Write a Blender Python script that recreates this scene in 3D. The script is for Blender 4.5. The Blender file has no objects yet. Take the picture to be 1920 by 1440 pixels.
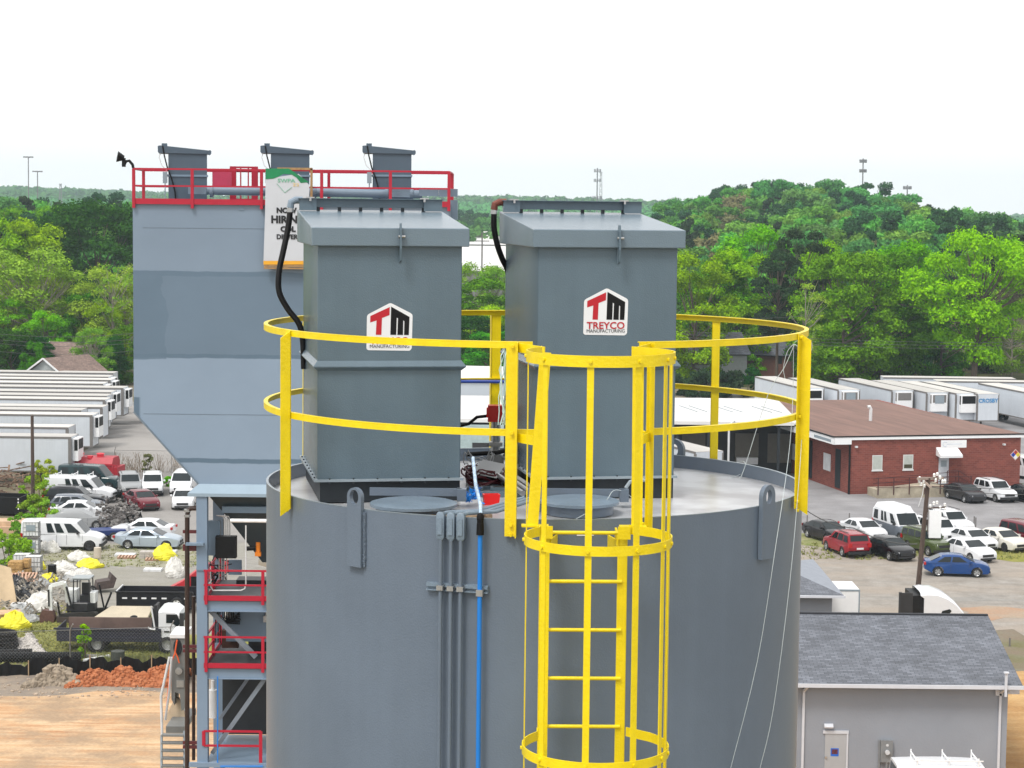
import bpy, bmesh, math, random
import numpy as np
from mathutils import Vector, Matrix
R_ = math.radians
sc = bpy.context.scene
col = sc.collection
# ------------------------------------------------------------------ camera
CZ = 24.5; FPX = 3850.0
TH = math.atan((720-385)/FPX); RO = R_(0.6)
fw = Vector((0, math.cos(TH), -math.sin(TH))); u0 = Vector((0, math.sin(TH), math.cos(TH))); r0 = Vector((1, 0, 0))
cr = math.cos(RO)*r0+math.sin(RO)*u0; cu = -math.sin(RO)*r0+math.cos(RO)*u0
cd = bpy.data.cameras.new('camera'); cam = bpy.data.objects.new('camera', cd); col.objects.link(cam)
cd.sensor_width = 36; cd.lens = 36*FPX/1920; cd.clip_start = 0.5; cd.clip_end = 20000
cam.matrix_world = Matrix(((cr.x, cu.x, -fw.x, 0), (cr.y, cu.y, -fw.y, 0), (cr.z, cu.z, -fw.z, CZ), (0, 0, 0, 1)))
sc.camera = cam
# ------------------------------------------------------------------ sky, sun, exposure
SUN_EL, SUN_AZ = 57, 214
w = bpy.data.worlds.new('World'); sc.world = w; w.use_nodes = True
nt = w.node_tree; nt.nodes.clear()
sky = nt.nodes.new('ShaderNodeTexSky'); sky.sky_type = 'NISHITA'; sky.sun_disc = False
sky.sun_elevation = R_(SUN_EL); sky.sun_rotation = R_(SUN_AZ); sky.dust_density = 6; sky.air_density = 1.0; sky.ozone_density = 1.0
hs = nt.nodes.new('ShaderNodeHueSaturation'); hs.inputs['Saturation'].default_value = 0.25
bg = nt.nodes.new('ShaderNodeBackground'); bg.inputs['Strength'].default_value = 0.115
ow = nt.nodes.new('ShaderNodeOutputWorld')
nt.links.new(sky.outputs[0], hs.inputs['Color']); veil = nt.nodes.new('ShaderNodeMix'); veil.data_type = 'RGBA'; veil.inputs[0].default_value = 0.78; veil.inputs[7].default_value = (10.8, 10.75, 10.7, 1)
nt.links.new(hs.outputs[0], veil.inputs[6]); nt.links.new(veil.outputs[2], bg.inputs[0]); nt.links.new(bg.outputs[0], ow.inputs[0])
sd = bpy.data.lights.new('sun', 'SUN'); sd.energy = 2.0; sd.angle = R_(16); sd.color = (1.0, 0.96, 0.9)
so = bpy.data.objects.new('sun', sd); col.objects.link(so)
az = R_(SUN_AZ); el = R_(SUN_EL)
sv = Vector((math.sin(az)*math.cos(el), math.cos(az)*math.cos(el), math.sin(el)))
so.rotation_euler = sv.to_track_quat('Z', 'Y').to_euler(); so.location = (0, 0, 200)
sc.view_settings.view_transform = 'Standard'; sc.view_settings.look = 'None'
sc.view_settings.exposure = 0.27; sc.view_settings.gamma = 1
sc.cycles.max_bounces = 6; sc.cycles.diffuse_bounces = 2; sc.cycles.glossy_bounces = 3; sc.cycles.transmission_bounces = 4
sc.cycles.transparent_max_bounces = 8; sc.cycles.volume_bounces = 2; sc.cycles.volume_step_rate = 4

# ------------------------------------------------------------------ helpers
def ray(px, py): return fw+cr*((px-960)/FPX)+cu*((720-py)/FPX)
def G(px, py, z=0.0):
    r = ray(px, py); return Vector((0, 0, CZ))+r*((z-CZ)/r.z)
def AT(px, py, Y):
    r = ray(px, py); return Vector((0, 0, CZ))+r*(Y/r.y)
def node_mat(name):
    m = bpy.data.materials.new(name); m.use_nodes = True
    n = m.node_tree; b = n.nodes['Principled BSDF']; return m, n, b
def setv(b, **k):
    for a, v in k.items():
        s = b.inputs.get(a.replace('_', ' '))
        if s is not None: s.default_value = v
_mc = {}
def M(name, c, rough=0.6, metal=0.0, var=0.12, scale=3.0, bump=0.0, bscale=60.0, spec=0.5, coat=0.0, det=6.0, c2=None, rand=0.0, stretch=None, rv=0.0, streak=0.0):
    """procedural paint / surface: base colour broken up by object-space noise, optional bump"""
    if name in _mc: return _mc[name]
    m, n, b = node_mat(name); L = n.links
    b.inputs['Roughness'].default_value = rough; b.inputs['Metallic'].default_value = metal
    setv(b, Specular_IOR_Level=spec, Coat_Weight=coat, Coat_Roughness=0.08)
    tc = n.nodes.new('ShaderNodeTexCoord'); vec = tc.outputs['Object']
    if stretch:
        mp = n.nodes.new('ShaderNodeMapping'); mp.inputs['Scale'].default_value = stretch; L.new(vec, mp.inputs[0]); vec = mp.outputs[0]
    no = n.nodes.new('ShaderNodeTexNoise'); no.inputs['Scale'].default_value = scale; no.inputs['Detail'].default_value = det
    no.inputs['Roughness'].default_value = 0.65
    L.new(vec, no.inputs['Vector'])
    ra = n.nodes.new('ShaderNodeValToRGB'); e = ra.color_ramp.elements
    e[0].position = 0.3; e[1].position = 0.7
    a = [max(0, x*(1-var)) for x in c]+[1]; d = ([min(1, x*(1+var)) for x in c] if c2 is None else list(c2))+[1]
    e[0].color = a; e[1].color = d
    L.new(no.outputs['Fac'], ra.inputs[0]); out = ra.outputs[0]
    if streak:
        m3 = n.nodes.new('ShaderNodeMapping'); m3.inputs['Scale'].default_value = (9, 9, .35); L.new(tc.outputs['Object'], m3.inputs[0]); n5 = n.nodes.new('ShaderNodeTexNoise'); n5.inputs['Scale'].default_value = 1.1; n5.inputs['Detail'].default_value = 6; L.new(m3.outputs[0], n5.inputs[0])
        q5 = n.nodes.new('ShaderNodeMapRange'); q5.inputs[1].default_value = .3; q5.inputs[2].default_value = .75; q5.inputs[3].default_value = 1+streak*.4; q5.inputs[4].default_value = 1-streak; L.new(n5.outputs['Fac'], q5.inputs[0]); h5 = n.nodes.new('ShaderNodeHueSaturation'); L.new(out, h5.inputs['Color']); L.new(q5.outputs[0], h5.inputs['Value']); out = h5.outputs[0]
    if rand:
        oi = n.nodes.new('ShaderNodeObjectInfo'); h = n.nodes.new('ShaderNodeHueSaturation')
        mr = n.nodes.new('ShaderNodeMapRange'); mr.inputs[3].default_value = 1-rand; mr.inputs[4].default_value = 1+rand
        L.new(oi.outputs['Random'], mr.inputs[0]); L.new(mr.outputs[0], h.inputs['Value']); L.new(out, h.inputs['Color']); out = h.outputs[0]
    L.new(out, b.inputs['Base Color'])
    if rv:
        mr = n.nodes.new('ShaderNodeMapRange'); mr.inputs[3].default_value = rough-rv; mr.inputs[4].default_value = rough+rv
        L.new(no.outputs['Fac'], mr.inputs[0]); L.new(mr.outputs[0], b.inputs['Roughness'])
    if bump:
        n2 = n.nodes.new('ShaderNodeTexNoise'); n2.inputs['Scale'].default_value = bscale; n2.inputs['Detail'].default_value = 3
        L.new(tc.outputs['Object'], n2.inputs['Vector'])
        bu = n.nodes.new('ShaderNodeBump'); bu.inputs['Strength'].default_value = bump; bu.inputs['Distance'].default_value = 0.02
        L.new(n2.outputs['Fac'], bu.inputs['Height']); L.new(bu.outputs[0], b.inputs['Normal'])
    _mc[name] = m; return m

class MB:
    def __init__(s): s.v = []; s.f = []; s.sm = []
    def add(s, vs, fs, smooth=False):
        o = len(s.v); s.v += [tuple(x) for x in vs]; s.f += [tuple(i+o for i in f) for f in fs]; s.sm += [smooth]*len(fs); return s
    def box(s, x0, x1, y0, y1, z0, z1, rz=0, c=None):
        vs = [Vector((x, y, z)) for z in (z0, z1) for y in (y0, y1) for x in (x0, x1)]
        if rz or c:
            cc = Vector(c) if c else Vector(((x0+x1)/2, (y0+y1)/2, 0)); m = Matrix.Rotation(rz, 3, 'Z')
            vs = [m @ (v-cc)+cc for v in vs]
        return s.add(vs, [(0, 2, 3, 1), (4, 5, 7, 6), (0, 1, 5, 4), (2, 6, 7, 3), (0, 4, 6, 2), (1, 3, 7, 5)])
    def bar(s, a, b, wd=0.05, ht=None, up=(0, 0, 1)):
        ht = wd if ht is None else ht
        a = Vector(a); b = Vector(b); d = (b-a)
        if d.length < 1e-6: return s
        d.normalize(); up = Vector(up)
        if abs(d.dot(up)) > 0.99: up = Vector((0, 1, 0))
        r = d.cross(up).normalized(); u = r.cross(d).normalized()
        vs = [p+r*(i*wd/2)+u*(j*ht/2) for p in (a, b) for j in (-1, 1) for i in (-1, 1)]
        return s.add(vs, [(0, 1, 3, 2), (4, 6, 7, 5), (0, 4, 5, 1), (2, 3, 7, 6), (0, 2, 6, 4), (1, 5, 7, 3)])
    def cyl(s, a, b, r, r2=None, n=12, cap=True, smooth=True):
        r2 = r if r2 is None else r2; a = Vector(a); b = Vector(b); d = (b-a).normalized()
        t = Vector((1, 0, 0)) if abs(d.x) < 0.9 else Vector((0, 1, 0)); p = d.cross(t).normalized(); q = d.cross(p)
        vs = []
        for (c, rr) in ((a, r), (b, r2)):
            for i in range(n):
                g = 2*math.pi*i/n; vs.append(c+p*(math.cos(g)*rr)+q*(math.sin(g)*rr))
        s.add(vs, [(i, (i+1) % n, n+(i+1) % n, n+i) for i in range(n)], smooth)
        if cap: s.add(vs, [tuple(range(n))[::-1], tuple(range(n, 2*n))])
        return s
    def tube(s, pts, r, n=8, closed=False, smooth=True, rads=None):
        pts = [Vector(p) for p in pts]; N = len(pts); vs = []; prev = None
        for i, p in enumerate(pts):
            a = pts[i-1] if i > 0 or closed else p; b = pts[(i+1) % N] if i < N-1 or closed else p
            d = (b-a).normalized() if (b-a).length > 1e-9 else Vector((0, 0, 1))
            if prev is None:
                t = Vector((0, 0, 1)) if abs(d.z) < 0.9 else Vector((1, 0, 0)); u = d.cross(t).normalized()
            else:
                u = prev-d*prev.dot(d); u = u.normalized() if u.length > 1e-6 else d.cross(Vector((0, 0, 1))).normalized()
            prev = u; q = d.cross(u); rr = rads[i] if rads else r
            for k in range(n):
                g = 2*math.pi*k/n; vs.append(p+u*(math.cos(g)*rr)+q*(math.sin(g)*rr))
        fs = []
        for i in range(N if closed else N-1):
            j = (i+1) % N
            for k in range(n): fs.append((i*n+k, i*n+(k+1) % n, j*n+(k+1) % n, j*n+k))
        s.add(vs, fs, smooth)
        if not closed: s.add(vs[:n], [tuple(range(n))[::-1]]); s.add(vs[-n:], [tuple(range(n))])
        return s
    def loft(s, rings, closed=True, cap=True, smooth=True):
        n = len(rings[0]); vs = [p for r in rings for p in r]; fs = []
        for i in range(len(rings)-1):
            for k in range(n if closed else n-1): fs.append((i*n+k, i*n+(k+1) % n, (i+1)*n+(k+1) % n, (i+1)*n+k))
        s.add(vs, fs, smooth)
        if cap: s.add(rings[0], [tuple(range(n))[::-1]]); s.add(rings[-1], [tuple(range(n))])
        return s
    def prism(s, poly, t, frame=None):
        """poly = [(a,b)...] in the frame plane (origin, ux, uy), extruded by t along ux x uy"""
        o, ux, uy = frame if frame else (Vector((0, 0, 0)), Vector((1, 0, 0)), Vector((0, 0, 1)))
        o = Vector(o); ux = Vector(ux); uy = Vector(uy); nn = ux.cross(uy).normalized()*t; n = len(poly)
        vs = [o+ux*a+uy*b for a, b in poly]+[o+ux*a+uy*b+nn for a, b in poly]
        return s.add(vs, [tuple(range(n))[::-1], tuple(range(n, 2*n))]+[(i, (i+1) % n, n+(i+1) % n, n+i) for i in range(n)])
    def quad(s, *p): return s.add(p, [tuple(range(len(p)))])
    def lathe(s, prof, n=32, cx=0, cy=0, smooth=True, a0=0, a1=2*math.pi):
        full = abs(a1-a0-2*math.pi) < 1e-6; k = n if full else n+1; rings = []
        for i in range(k):
            g = a0+(a1-a0)*i/n; rings.append([(cx+math.sin(g)*r, cy-math.cos(g)*r, z) for r, z in prof])
        m = len(prof); vs = [p for r in rings for p in r]; fs = []
        for i in range(n):
            j = (i+1) % k
            for q in range(m-1): fs.append((i*m+q, j*m+q, j*m+q+1, i*m+q+1))
        return s.add(vs, fs, smooth)
    def build(s, name, mat, parent=None, loc=None, sharp=30, label=None):
        me = bpy.data.meshes.new(name); me.from_pydata(s.v, [], s.f); me.update()
        if any(s.sm):
            me.polygons.foreach_set('use_smooth', s.sm)
            try: me.set_sharp_from_angle(angle=R_(sharp))
            except Exception: pass
        me.materials.append(mat); o = bpy.data.objects.new(name, me); col.objects.link(o)
        if parent: o.parent = parent
        if loc is not None: o.location = loc
        if label: o['label'] = label
        return o
def mb(): return MB()
def tag(o, label=None, cat=None, group=None, kind=None):
    for k, v in (('label', label), ('category', cat), ('group', group), ('kind', kind)):
        if v: o[k] = v
    return o
def empty(name, loc, rz=0.0, label=None, cat=None, group=None):
    o = bpy.data.objects.new(name, None); col.objects.link(o); o.location = loc; o.rotation_euler = (0, 0, rz)
    o.empty_display_size = 0.3
    return tag(o, label, cat, group)
def copy_tree(o, parent=None, loc=None, rz=None, label=None, group=None, scale=None):
    c = o.copy(); col.objects.link(c)
    if parent: c.parent = parent
    if loc is not None: c.location = loc
    if rz is not None: c.rotation_euler = (0, 0, rz)
    if scale is not None: c.scale = scale
    if label: c['label'] = label
    if group: c['group'] = group
    for ch in list(o.children): copy_tree(ch, c)
    return c
def text_mb(s, size, frame, bold=0.0, thick=0.002, sx=1.0, align='CENTER', font=None):
    """lettering as real geometry, laid in the plane (origin, ux, uy)"""
    cu_ = bpy.data.curves.new('t', 'FONT'); cu_.body = s; cu_.size = size; cu_.offset = bold; cu_.align_x = align; cu_.resolution_u = 3
    o = bpy.data.objects.new('t', cu_); col.objects.link(o); dg = bpy.context.evaluated_depsgraph_get()
    me = bpy.data.meshes.new_from_object(o.evaluated_get(dg)); m = MB()
    og, ux, uy = [Vector(q) for q in frame]; nn = ux.cross(uy).normalized()
    m.add([og+ux*(v.co.x*sx)+uy*v.co.y+nn*thick for v in me.vertices], [tuple(p.vertices) for p in me.polygons])
    bpy.data.objects.remove(o); bpy.data.curves.remove(cu_); bpy.data.meshes.remove(me); return m
rnd = random.Random(7)

# ------------------------------------------------------------------ shared materials
GREY = M('silo_grey_paint', (.130, .165, .213), .32, var=.09, scale=.9, bump=.10, bscale=90, rv=.06, streak=.045)
GREY2 = M('bin_grey_paint', (.100, .145, .180), .24, var=.07, scale=2.2, bump=.13, bscale=120, rv=.06, streak=.05)
GREYL = M('pale_grey_paint', (.25, .30, .34), .3, var=.08, scale=4, bump=.2, bscale=80)
DGREY = M('dark_primer', (.022, .028, .034), .5, var=.2, scale=6, spec=.3)
YEL = M('safety_yellow_paint', (.82, .63, .004), .38, var=.07, scale=9, bump=.15, bscale=60, streak=.08)
RED = M('handrail_red_paint', (.40, .006, .028), .45, var=.08, scale=3)
BLACK = M('black_rubber', (.007, .007, .008), .5, var=.3, scale=8, spec=.22)
CHROME = M('galvanised_steel', (.5, .5, .5), .35, .9, var=.15, scale=20)
WHITE = M('white_paint', (.78, .79, .80), .4, var=.04, scale=2)
WHITED = M('weathered_white', (.62, .63, .64), .55, var=.12, scale=1.2)
BROWN = M('brown_pipe_paint', (.035, .018, .014), .35, var=.2, scale=5)
GLASS = M('tinted_glass', (.012, .018, .021), .06, var=.2, scale=1, spec=.3)
# ================================================================== FOREGROUND SILO
SX, SY, SR = 0.16, 14.1, 1.84
ZR = CZ-1.887; ZD = ZR-0.095
silo = empty('cement_silo', (SX, SY, 0), 0, 'large round grey steel silo in the foreground under the yellow guard rail', 'silo')
m = mb(); N = 160
prof = [(SR-.02, 6.0), (SR, 6.0), (SR, ZR), (SR-.012, ZR), (SR-.012, ZD)]
m.lathe(prof, N); o = m.build('shell', GREY, silo, sharp=40)
# deck: brushed worn plate
DECK, n, b = node_mat('worn_deck_plate'); L = n.links
tc = n.nodes.new('ShaderNodeTexCoord')
mp = n.nodes.new('ShaderNodeMapping'); mp.inputs['Rotation'].default_value = (0, 0, R_(24)); mp.inputs['Scale'].default_value = (1, 16, 1)
L.new(tc.outputs['Object'], mp.inputs[0])
wv = n.nodes.new('ShaderNodeTexWave'); wv.inputs['Scale'].default_value = 0.75; wv.bands_direction = 'Y'; wv.inputs['Distortion'].default_value = 1.5; wv.inputs['Detail'].default_value = 3
L.new(mp.outputs[0], wv.inputs[0])
no = n.nodes.new('ShaderNodeTexNoise'); no.inputs['Scale'].default_value = 2.2; no.inputs['Detail'].default_value = 8; L.new(tc.outputs['Object'], no.inputs[0])
ra = n.nodes.new('ShaderNodeValToRGB'); e = ra.color_ramp.elements; e[0].color = (.42, .44, .48, 1); e[1].color = (.78, .79, .80, 1); b.inputs['Metallic'].default_value = .35; L.new(wv.outputs['Fac'], ra.inputs[0])
rb = n.nodes.new('ShaderNodeValToRGB'); e = rb.color_ramp.elements; e[0].position = .38; e[1].position = .6; e[0].color = (.62, .6, .6, 1); e[1].color = (1, 1, 1, 1); L.new(no.outputs['Fac'], rb.inputs[0])
mx = n.nodes.new('ShaderNodeMix'); mx.data_type = 'RGBA'; mx.blend_type = 'MULTIPLY'; mx.inputs[0].default_value = 1
L.new(ra.outputs[0], mx.inputs[6]); L.new(rb.outputs[0], mx.inputs[7]); L.new(mx.outputs[2], b.inputs['Base Color']); b.inputs['Roughness'].default_value = .3
bu = n.nodes.new('ShaderNodeBump'); bu.inputs['Strength'].default_value = .35; bu.inputs['Distance'].default_value = .01; L.new(wv.outputs['Fac'], bu.inputs['Height']); L.new(bu.outputs[0], b.inputs['Normal'])
m = mb(); m.lathe([(0.001, ZD+.03), (SR-.3, ZD+.012), (SR-.012, ZD)], N); m.build('deck', DECK, silo)
m = mb(); m.lathe([(SR, ZR-.002), (SR+.002, ZR+.003), (SR-.014, ZR+.003), (SR-.014, ZR-.002)], N); m.build('rim_edge', GREYL, silo)
def ringp(phi, r, z, local=True):
    a = R_(phi); x = r*math.sin(a); y = -r*math.cos(a)
    return Vector((x, y, z)) if local else Vector((SX+x, SY+y, z))
# lifting lugs
def lug(phi, ztop, zbot, wd=.125):
    fr = ringp(phi, SR+.002, 0); ux = Vector((math.cos(R_(phi)), math.sin(R_(phi)), 0)); nn = Vector((math.sin(R_(phi)), -math.cos(R_(phi)), 0))
    zc = ztop-wd/2; outer = [(-wd/2, zbot), (wd/2, zbot-.003)]+[(wd/2*math.cos(g), zc+wd/2*math.sin(g)) for g in [math.pi*i/14 for i in range(15)]]
    # plate with a round eye
    hole = [(.036*math.cos(2*math.pi*i/20), zc+.046*math.sin(2*math.pi*i/20)) for i in range(20)]
    bm = bmesh.new(); T = .03
    def P3(a, bb, d): return fr+ux*a+Vector((0, 0, bb))+nn*d
    for d in (0, T):
        ov = [bm.verts.new(P3(a, c, d)) for a, c in outer]; hv = [bm.verts.new(P3(a, c, d)) for a, c in hole]
        ed = [bm.edges.new((ov[i], ov[(i+1) % len(ov)])) for i in range(len(ov))]+[bm.edges.new((hv[i], hv[(i+1) % 20])) for i in range(20)]
        bmesh.ops.triangle_fill(bm, edges=ed, use_beauty=True)
        if d == 0: o0, h0 = ov, hv
        else:
            for A, B in ((o0, ov), (h0, hv)):
                k = len(A)
                for i in range(k): bm.faces.new((A[i], A[(i+1) % k], B[(i+1) % k], B[i]))
    bmesh.ops.recalc_face_normals(bm, faces=bm.faces); me = bpy.data.meshes.new('lifting_lug'); bm.to_mesh(me); bm.free(); me.materials.append(GREY)
    o = bpy.data.objects.new('lifting_lug', me); col.objects.link(o); o.parent = silo
    w = mb()  # bead of weld beside the plate
    for s in (1,):
        for i in range(60):
            z = zbot+(ZR-zbot-.02)*i/60; p = fr+ux*(s*(wd/2+.008+rnd.uniform(-.002, .002)))+Vector((0, 0, z))+nn*.006
            w.box(p.x-.006, p.x+.006, p.y-.008, p.y+.008, p.z, p.z+.011, rz=rnd.uniform(0, 1))
    w.build('weld_bead', GREY, o)
lug(-37.2, CZ-1.752, CZ-2.245, .115); lug(52.5, CZ-1.755, CZ-2.23, .155)
lug(144, CZ-1.765, CZ-2.0, .17)
# small white sticker
m = mb(); p = G(1076, 1003, CZ-2.0); a = ringp(4.2, SR+.003, 0)
for i in range(6):
    A = ringp(7.5+i*.55, SR+.003, 0); B = ringp(7.5+(i+1)*.55, SR+.003, 0); z0, z1 = CZ-1.985, CZ-1.96
    m.quad((A.x, A.y, z0), (B.x, B.y, z0), (B.x, B.y, z1), (A.x, A.y, z1))
m.build('sticker', WHITE, silo)
# manway collars and lids on the deck
def manway(cx, cy, r, h, name_lab):
    e0 = empty('manway_hatch', (cx, cy, ZD+.02), 0, name_lab, 'hatch', 'round hatches on the silo top')
    m = mb(); m.lathe([(r*.86, 0), (r*.86, h)], 48); m.build('collar', GREY, e0)
    m = mb(); m.lathe([(r*.86+.003, -.01), (r*1.0, -.012)], 48)
    m = mb(); m.lathe([(.001, h+.03), (r*.9, h+.026), (r, h+.018), (r, h), (r*.84, h-.004)], 48); m.build('lid', GREYL2, e0)
    return e0
GREYL2 = M('lid_grey_paint', (.175, .23, .29), .3, var=.1, scale=5, bump=.2, bscale=80)
h1 = manway(-.62, 13.0, .28, .045, 'round grey hatch lid in front of the left dust collector')
h2 = manway(.44, 13.05, .255, .065, 'round grey hatch lid in front of the right dust collector')
for e0, cx in ((h1, 0), (h2, 0)):   # hinge bar behind each lid with end ears
    m = mb(); m.box(-.30, .30, .26, .285, .07, .12); m.box(.27, .33, .23, .31, .04, .12); m.build('hinge_bar', GREY, e0)
m = mb(); m.prism([(0, 0), (.03, -.07), (.075, -.09), (.1, -.05), (.1, .09), (.0, .09)], .015, ((-.33, .05, .07), (1, 0, 0), (0, 0, 1))); m.build('hinge_ear', GREY, h2)
m = mb(); m.tube([(.30, .1, .15), (.33, .12, .19), (.38, .12, .21), (.43, .1, .2)], .012, 8); m.build('latch_handle', GREYL, h2)
# vertical conduits on the silo face
BLUE = M('blue_hose', (.012, .19, .62), .35, var=.06, scale=4)
def conduit(px, name, mat, r, lab, zt, zb=8.0, off=.05, cap=None):
    X = (px-960)/3850*12.38; phi = math.degrees(math.asin((X-SX)/(SR+off)))
    t = empty(name, ringp(phi, SR+off, 0, False), R_(phi), lab, 'conduit', 'conduits down the silo face' if mat is GREY else None)
    m = mb(); m.cyl((0, 0, zb), (0, 0, zt), r, n=14); m.build('pipe', mat, t); return t, phi
for px, lab in ((829, 'leftmost grey conduit running down the silo'), (848.5, 'middle grey conduit of the three on the silo'), (867, 'grey conduit next to the blue hose on the silo')):
    t, phi = conduit(px, 'conduit_pipe', GREY, .0125, lab, ZR-.12, off=.045)
    m = mb(); m.loft([[(x*s, y*s*.9, z) for x, y in ((-.024, -.02), (.024, -.02), (.024, .02), (-.024, .02))] for z, s in ((ZR-.135, .55), (ZR-.12, 1), (ZR+.02, 1), (ZR+.035, .7))]); m.build('pull_elbow', GREYL2, t)
    m = mb(); m.box(-.014, .014, -.024, -.02, ZR-.1, ZR+.0); m.build('cover_plate', GREYL2, t)
    m = mb(); m.tube([(0, 0, ZR+.02), (.02, .06, ZR+.025), (.16, .22, ZR+.02), (.34+.02, .52, ZR+.07)], .0125, 10); m.build('deck_run', GREYL2, t)
    m = mb(); m.box(-.02, .02, -.02, .03, CZ-2.33, CZ-2.30); m.build('clamp', CHROME, t)
t, phi = conduit(903.5, 'blue_hose', BLUE, .0142, 'bright blue hose running down the silo from a black fitting', ZR-.085, off=.06)
m = mb(); m.cyl((0, 0, ZR-.09), (0, 0, ZR-.02), .024, .022, n=16); m.cyl((0, 0, ZR-.02), (0, 0, ZR+.0), .02, n=12); m.lathe([(.001, ZR+.045), (.016, ZR+.04), (.024, ZR+.02), (.022, ZR+.0), (.001, ZR-.01)], 16); m.build('black_coupling', BLACK, t)
m = mb(); m.tube([(0, .01, ZR+.03), (-.03, .15, ZR+.07), (-.1, .35, ZR+.16), (-.2, .75, ZR+.28)], .011, 10); m.build('upper_hose', M('white_blue_hose', (.45, .58, .75), .35, scale=30, var=.4), t)
m = mb(); m.box(-.02, .02, -.018, .04, CZ-2.35, CZ-2.31); m.build('clamp', CHROME, t)
# strut channel bracket the conduits are clamped to
pa = ringp(-19.5, SR+.012, CZ-2.31, False)
br = empty('strut_bracket', pa, R_(-15.5), 'short grey channel bracket clamping the pipes to the silo', 'bracket')
m = mb(); m.box(-.05, .34, -.015, .012, -.005, .018); m.box(-.05, .34, -.017, .012, -.03, -.022); m.box(-.05, .34, .004, .012, -.022, -.005); m.build('channel', GREYL2, br)
# ================================================================== DUST COLLECTORS ON THE SILO
YAW = R_(10)
LOGO_W = M('sticker_white', (.74, .75, .77), .35, var=.03); LOGO_R = M('sticker_red', (.45, .006, .018), .4, var=.04); LOGO_K = M('sticker_black', (.008, .008, .009), .6, spec=.2, var=.2)
def dust_collector(FLx, FLy, lab, px_logo, hose_mat):
    Wd, Dp = .95, 1.28
    c_, s_ = math.cos(YAW), math.sin(YAW)
    cx = FLx+Wd/2*c_-Dp/2*s_; cy = FLy+Wd/2*s_+Dp/2*c_
    z0 = ZD+.02; t = empty('dust_collector', (cx, cy, z0), YAW, lab, 'dust collector', 'grey dust collector boxes on the silo')
    hw, hd = Wd/2, Dp/2; zf = CZ-1.81-z0; zt = CZ-.27-z0; zfl = CZ-.155-z0; zbk = CZ-.045-z0
    m = mb(); m.box(-hw+.02, hw-.0, -hd+.02, hd-.02, 0, zf-.012); m.build('base_skirt', DGREY, t)
    # flange with bolts
    m = mb(); m.box(-hw-.022, hw+.02, -hd-.018, hd+.02, zf-.012, zf+.004); fl = m.build('flange', GREYL, t)
    m = mb()
    for i in range(6):
        x = -hw+.08+i*(Wd-.16)/5; m.cyl((x, -hd-.012, zf-.026), (x, -hd-.012, zf+.012), .006, n=6)
    for i in range(8):
        y = -hd+.08+i*(Dp-.16)/7; m.cyl((-hw-.012, y, zf-.02), (-hw-.012, y, zf+.012), .007, n=6)
    m.build('bolts', DGREY, t)
    # body: four walls meeting on a slight bend radius
    m = mb(); rr = .012; pts = []
    for (sx, sy, a0) in ((1, -1, -90), (1, 1, 0), (-1, 1, 90), (-1, -1, 180)):
        for k in range(4):
            g = R_(a0+k*30); pts.append((sx*(hw-rr)+rr*math.cos(g), sy*(hd-rr)+rr*math.sin(g)))
    m.loft([[(x, y, z) for x, y in pts] for z in (zf+.004, zt)]); m.build('body', GREY2, t, sharp=20)
    # stiffener band: folded V all round
    zb = CZ-1.06-z0; e_ = .028
    ring = lambda o_, z: [(-hw-o_, -hd-o_, z), (hw+o_, -hd-o_, z), (hw+o_, hd+o_, z), (-hw-o_, hd+o_, z)]
    m = mb(); m.loft([ring(.001, zb+.035), ring(e_, zb), ring(e_, zb-.006), ring(.001, zb-.03)], smooth=False); m.build('stiffener_band', GREY2, t)
    # lid: sloped top, deep fascia
    a = .042; ab = .03
    fz = zt-.005
    P = {'flb': (-hw-a, -hd-a, fz), 'frb': (hw+a, -hd-a, fz), 'brb': (hw+a, hd+ab, fz), 'blb': (-hw-a, hd+ab, fz), 'flt': (-hw-a, -hd-a, zfl), 'frt': (hw+a, -hd-a, zfl), 'brt': (hw+a, hd+ab, zbk), 'blt': (-hw-a, hd+ab, zbk)}
    k = ['flb', 'frb', 'brb', 'blb', 'flt', 'frt', 'brt', 'blt']
    m = mb(); m.add([P[q] for q in k], [(0, 1, 5, 4), (1, 2, 6, 5), (2, 3, 7, 6), (3, 0, 4, 7), (4, 5, 6, 7), (3, 2, 1, 0)])
    lid = m.build('lid', GREYL3, t)
    bv = lid.modifiers.new('b', 'BEVEL'); bv.width = .006; bv.segments = 2
    # header channel on six feet along the back
    zc = CZ+.036-z0; y0 = hd-.09
    m = mb(); m.box(-hw-.035, hw+.03, y0+.02, y0+.026, zc-.065, zc-.004); m.box(-hw-.045, hw+.04, y0-.03, y0+.05, zc-.004, zc)
    m.box(-hw-.035, -hw+.085, y0-.015, y0+.02, zc-.085, zc-.004); m.box(hw-.1, hw+.03, y0-.015, y0+.02, zc-.085, zc-.004)
    hc = m.build('header_channel', GREY2, t)
    for i in range(6): m = mb(); x = -hw+.1+i*(Wd-.2)/5; m.box(x-.012, x+.012, y0+.016, y0+.032, zc-.09, zc-.062); m.build('foot', DGREY, hc)
    for x in (-hw+.04, hw-.1): m = mb(); m.box(x-.03, x+.03, y0-.035, y0-.005, zc, zc+.009); m.cyl((x, y0-.034, zc-.02), (x, y0-.034, zc), .008, n=6); m.build('hinge_tab', CHROME, hc)
    # hanging latch plate
    m = mb(); hk = [(-.0, .03), (.02, .045), (.035, .04), (.045, 0), (.05, -.12), (.04, -.2), (.02, -.215), (.012, -.2), (.015, -.1), (.0, -.03)]
    m.prism(hk, .012, ((.065, -hd-a+.004, zfl-.01), (0, -1, 0), (0, 0, 1))); m.box(.055, .07, -hd-.006, -hd-.0, zt-.11, zt)
    la = m.build('latch_plate', GREY2, t)
    m = mb(); m.cyl((.045, -hd-a-.018, zfl-.055), (.09, -hd-a-.018, zfl-.055), .009, n=8); m.build('latch_bolt', CHROME, la)
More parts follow.
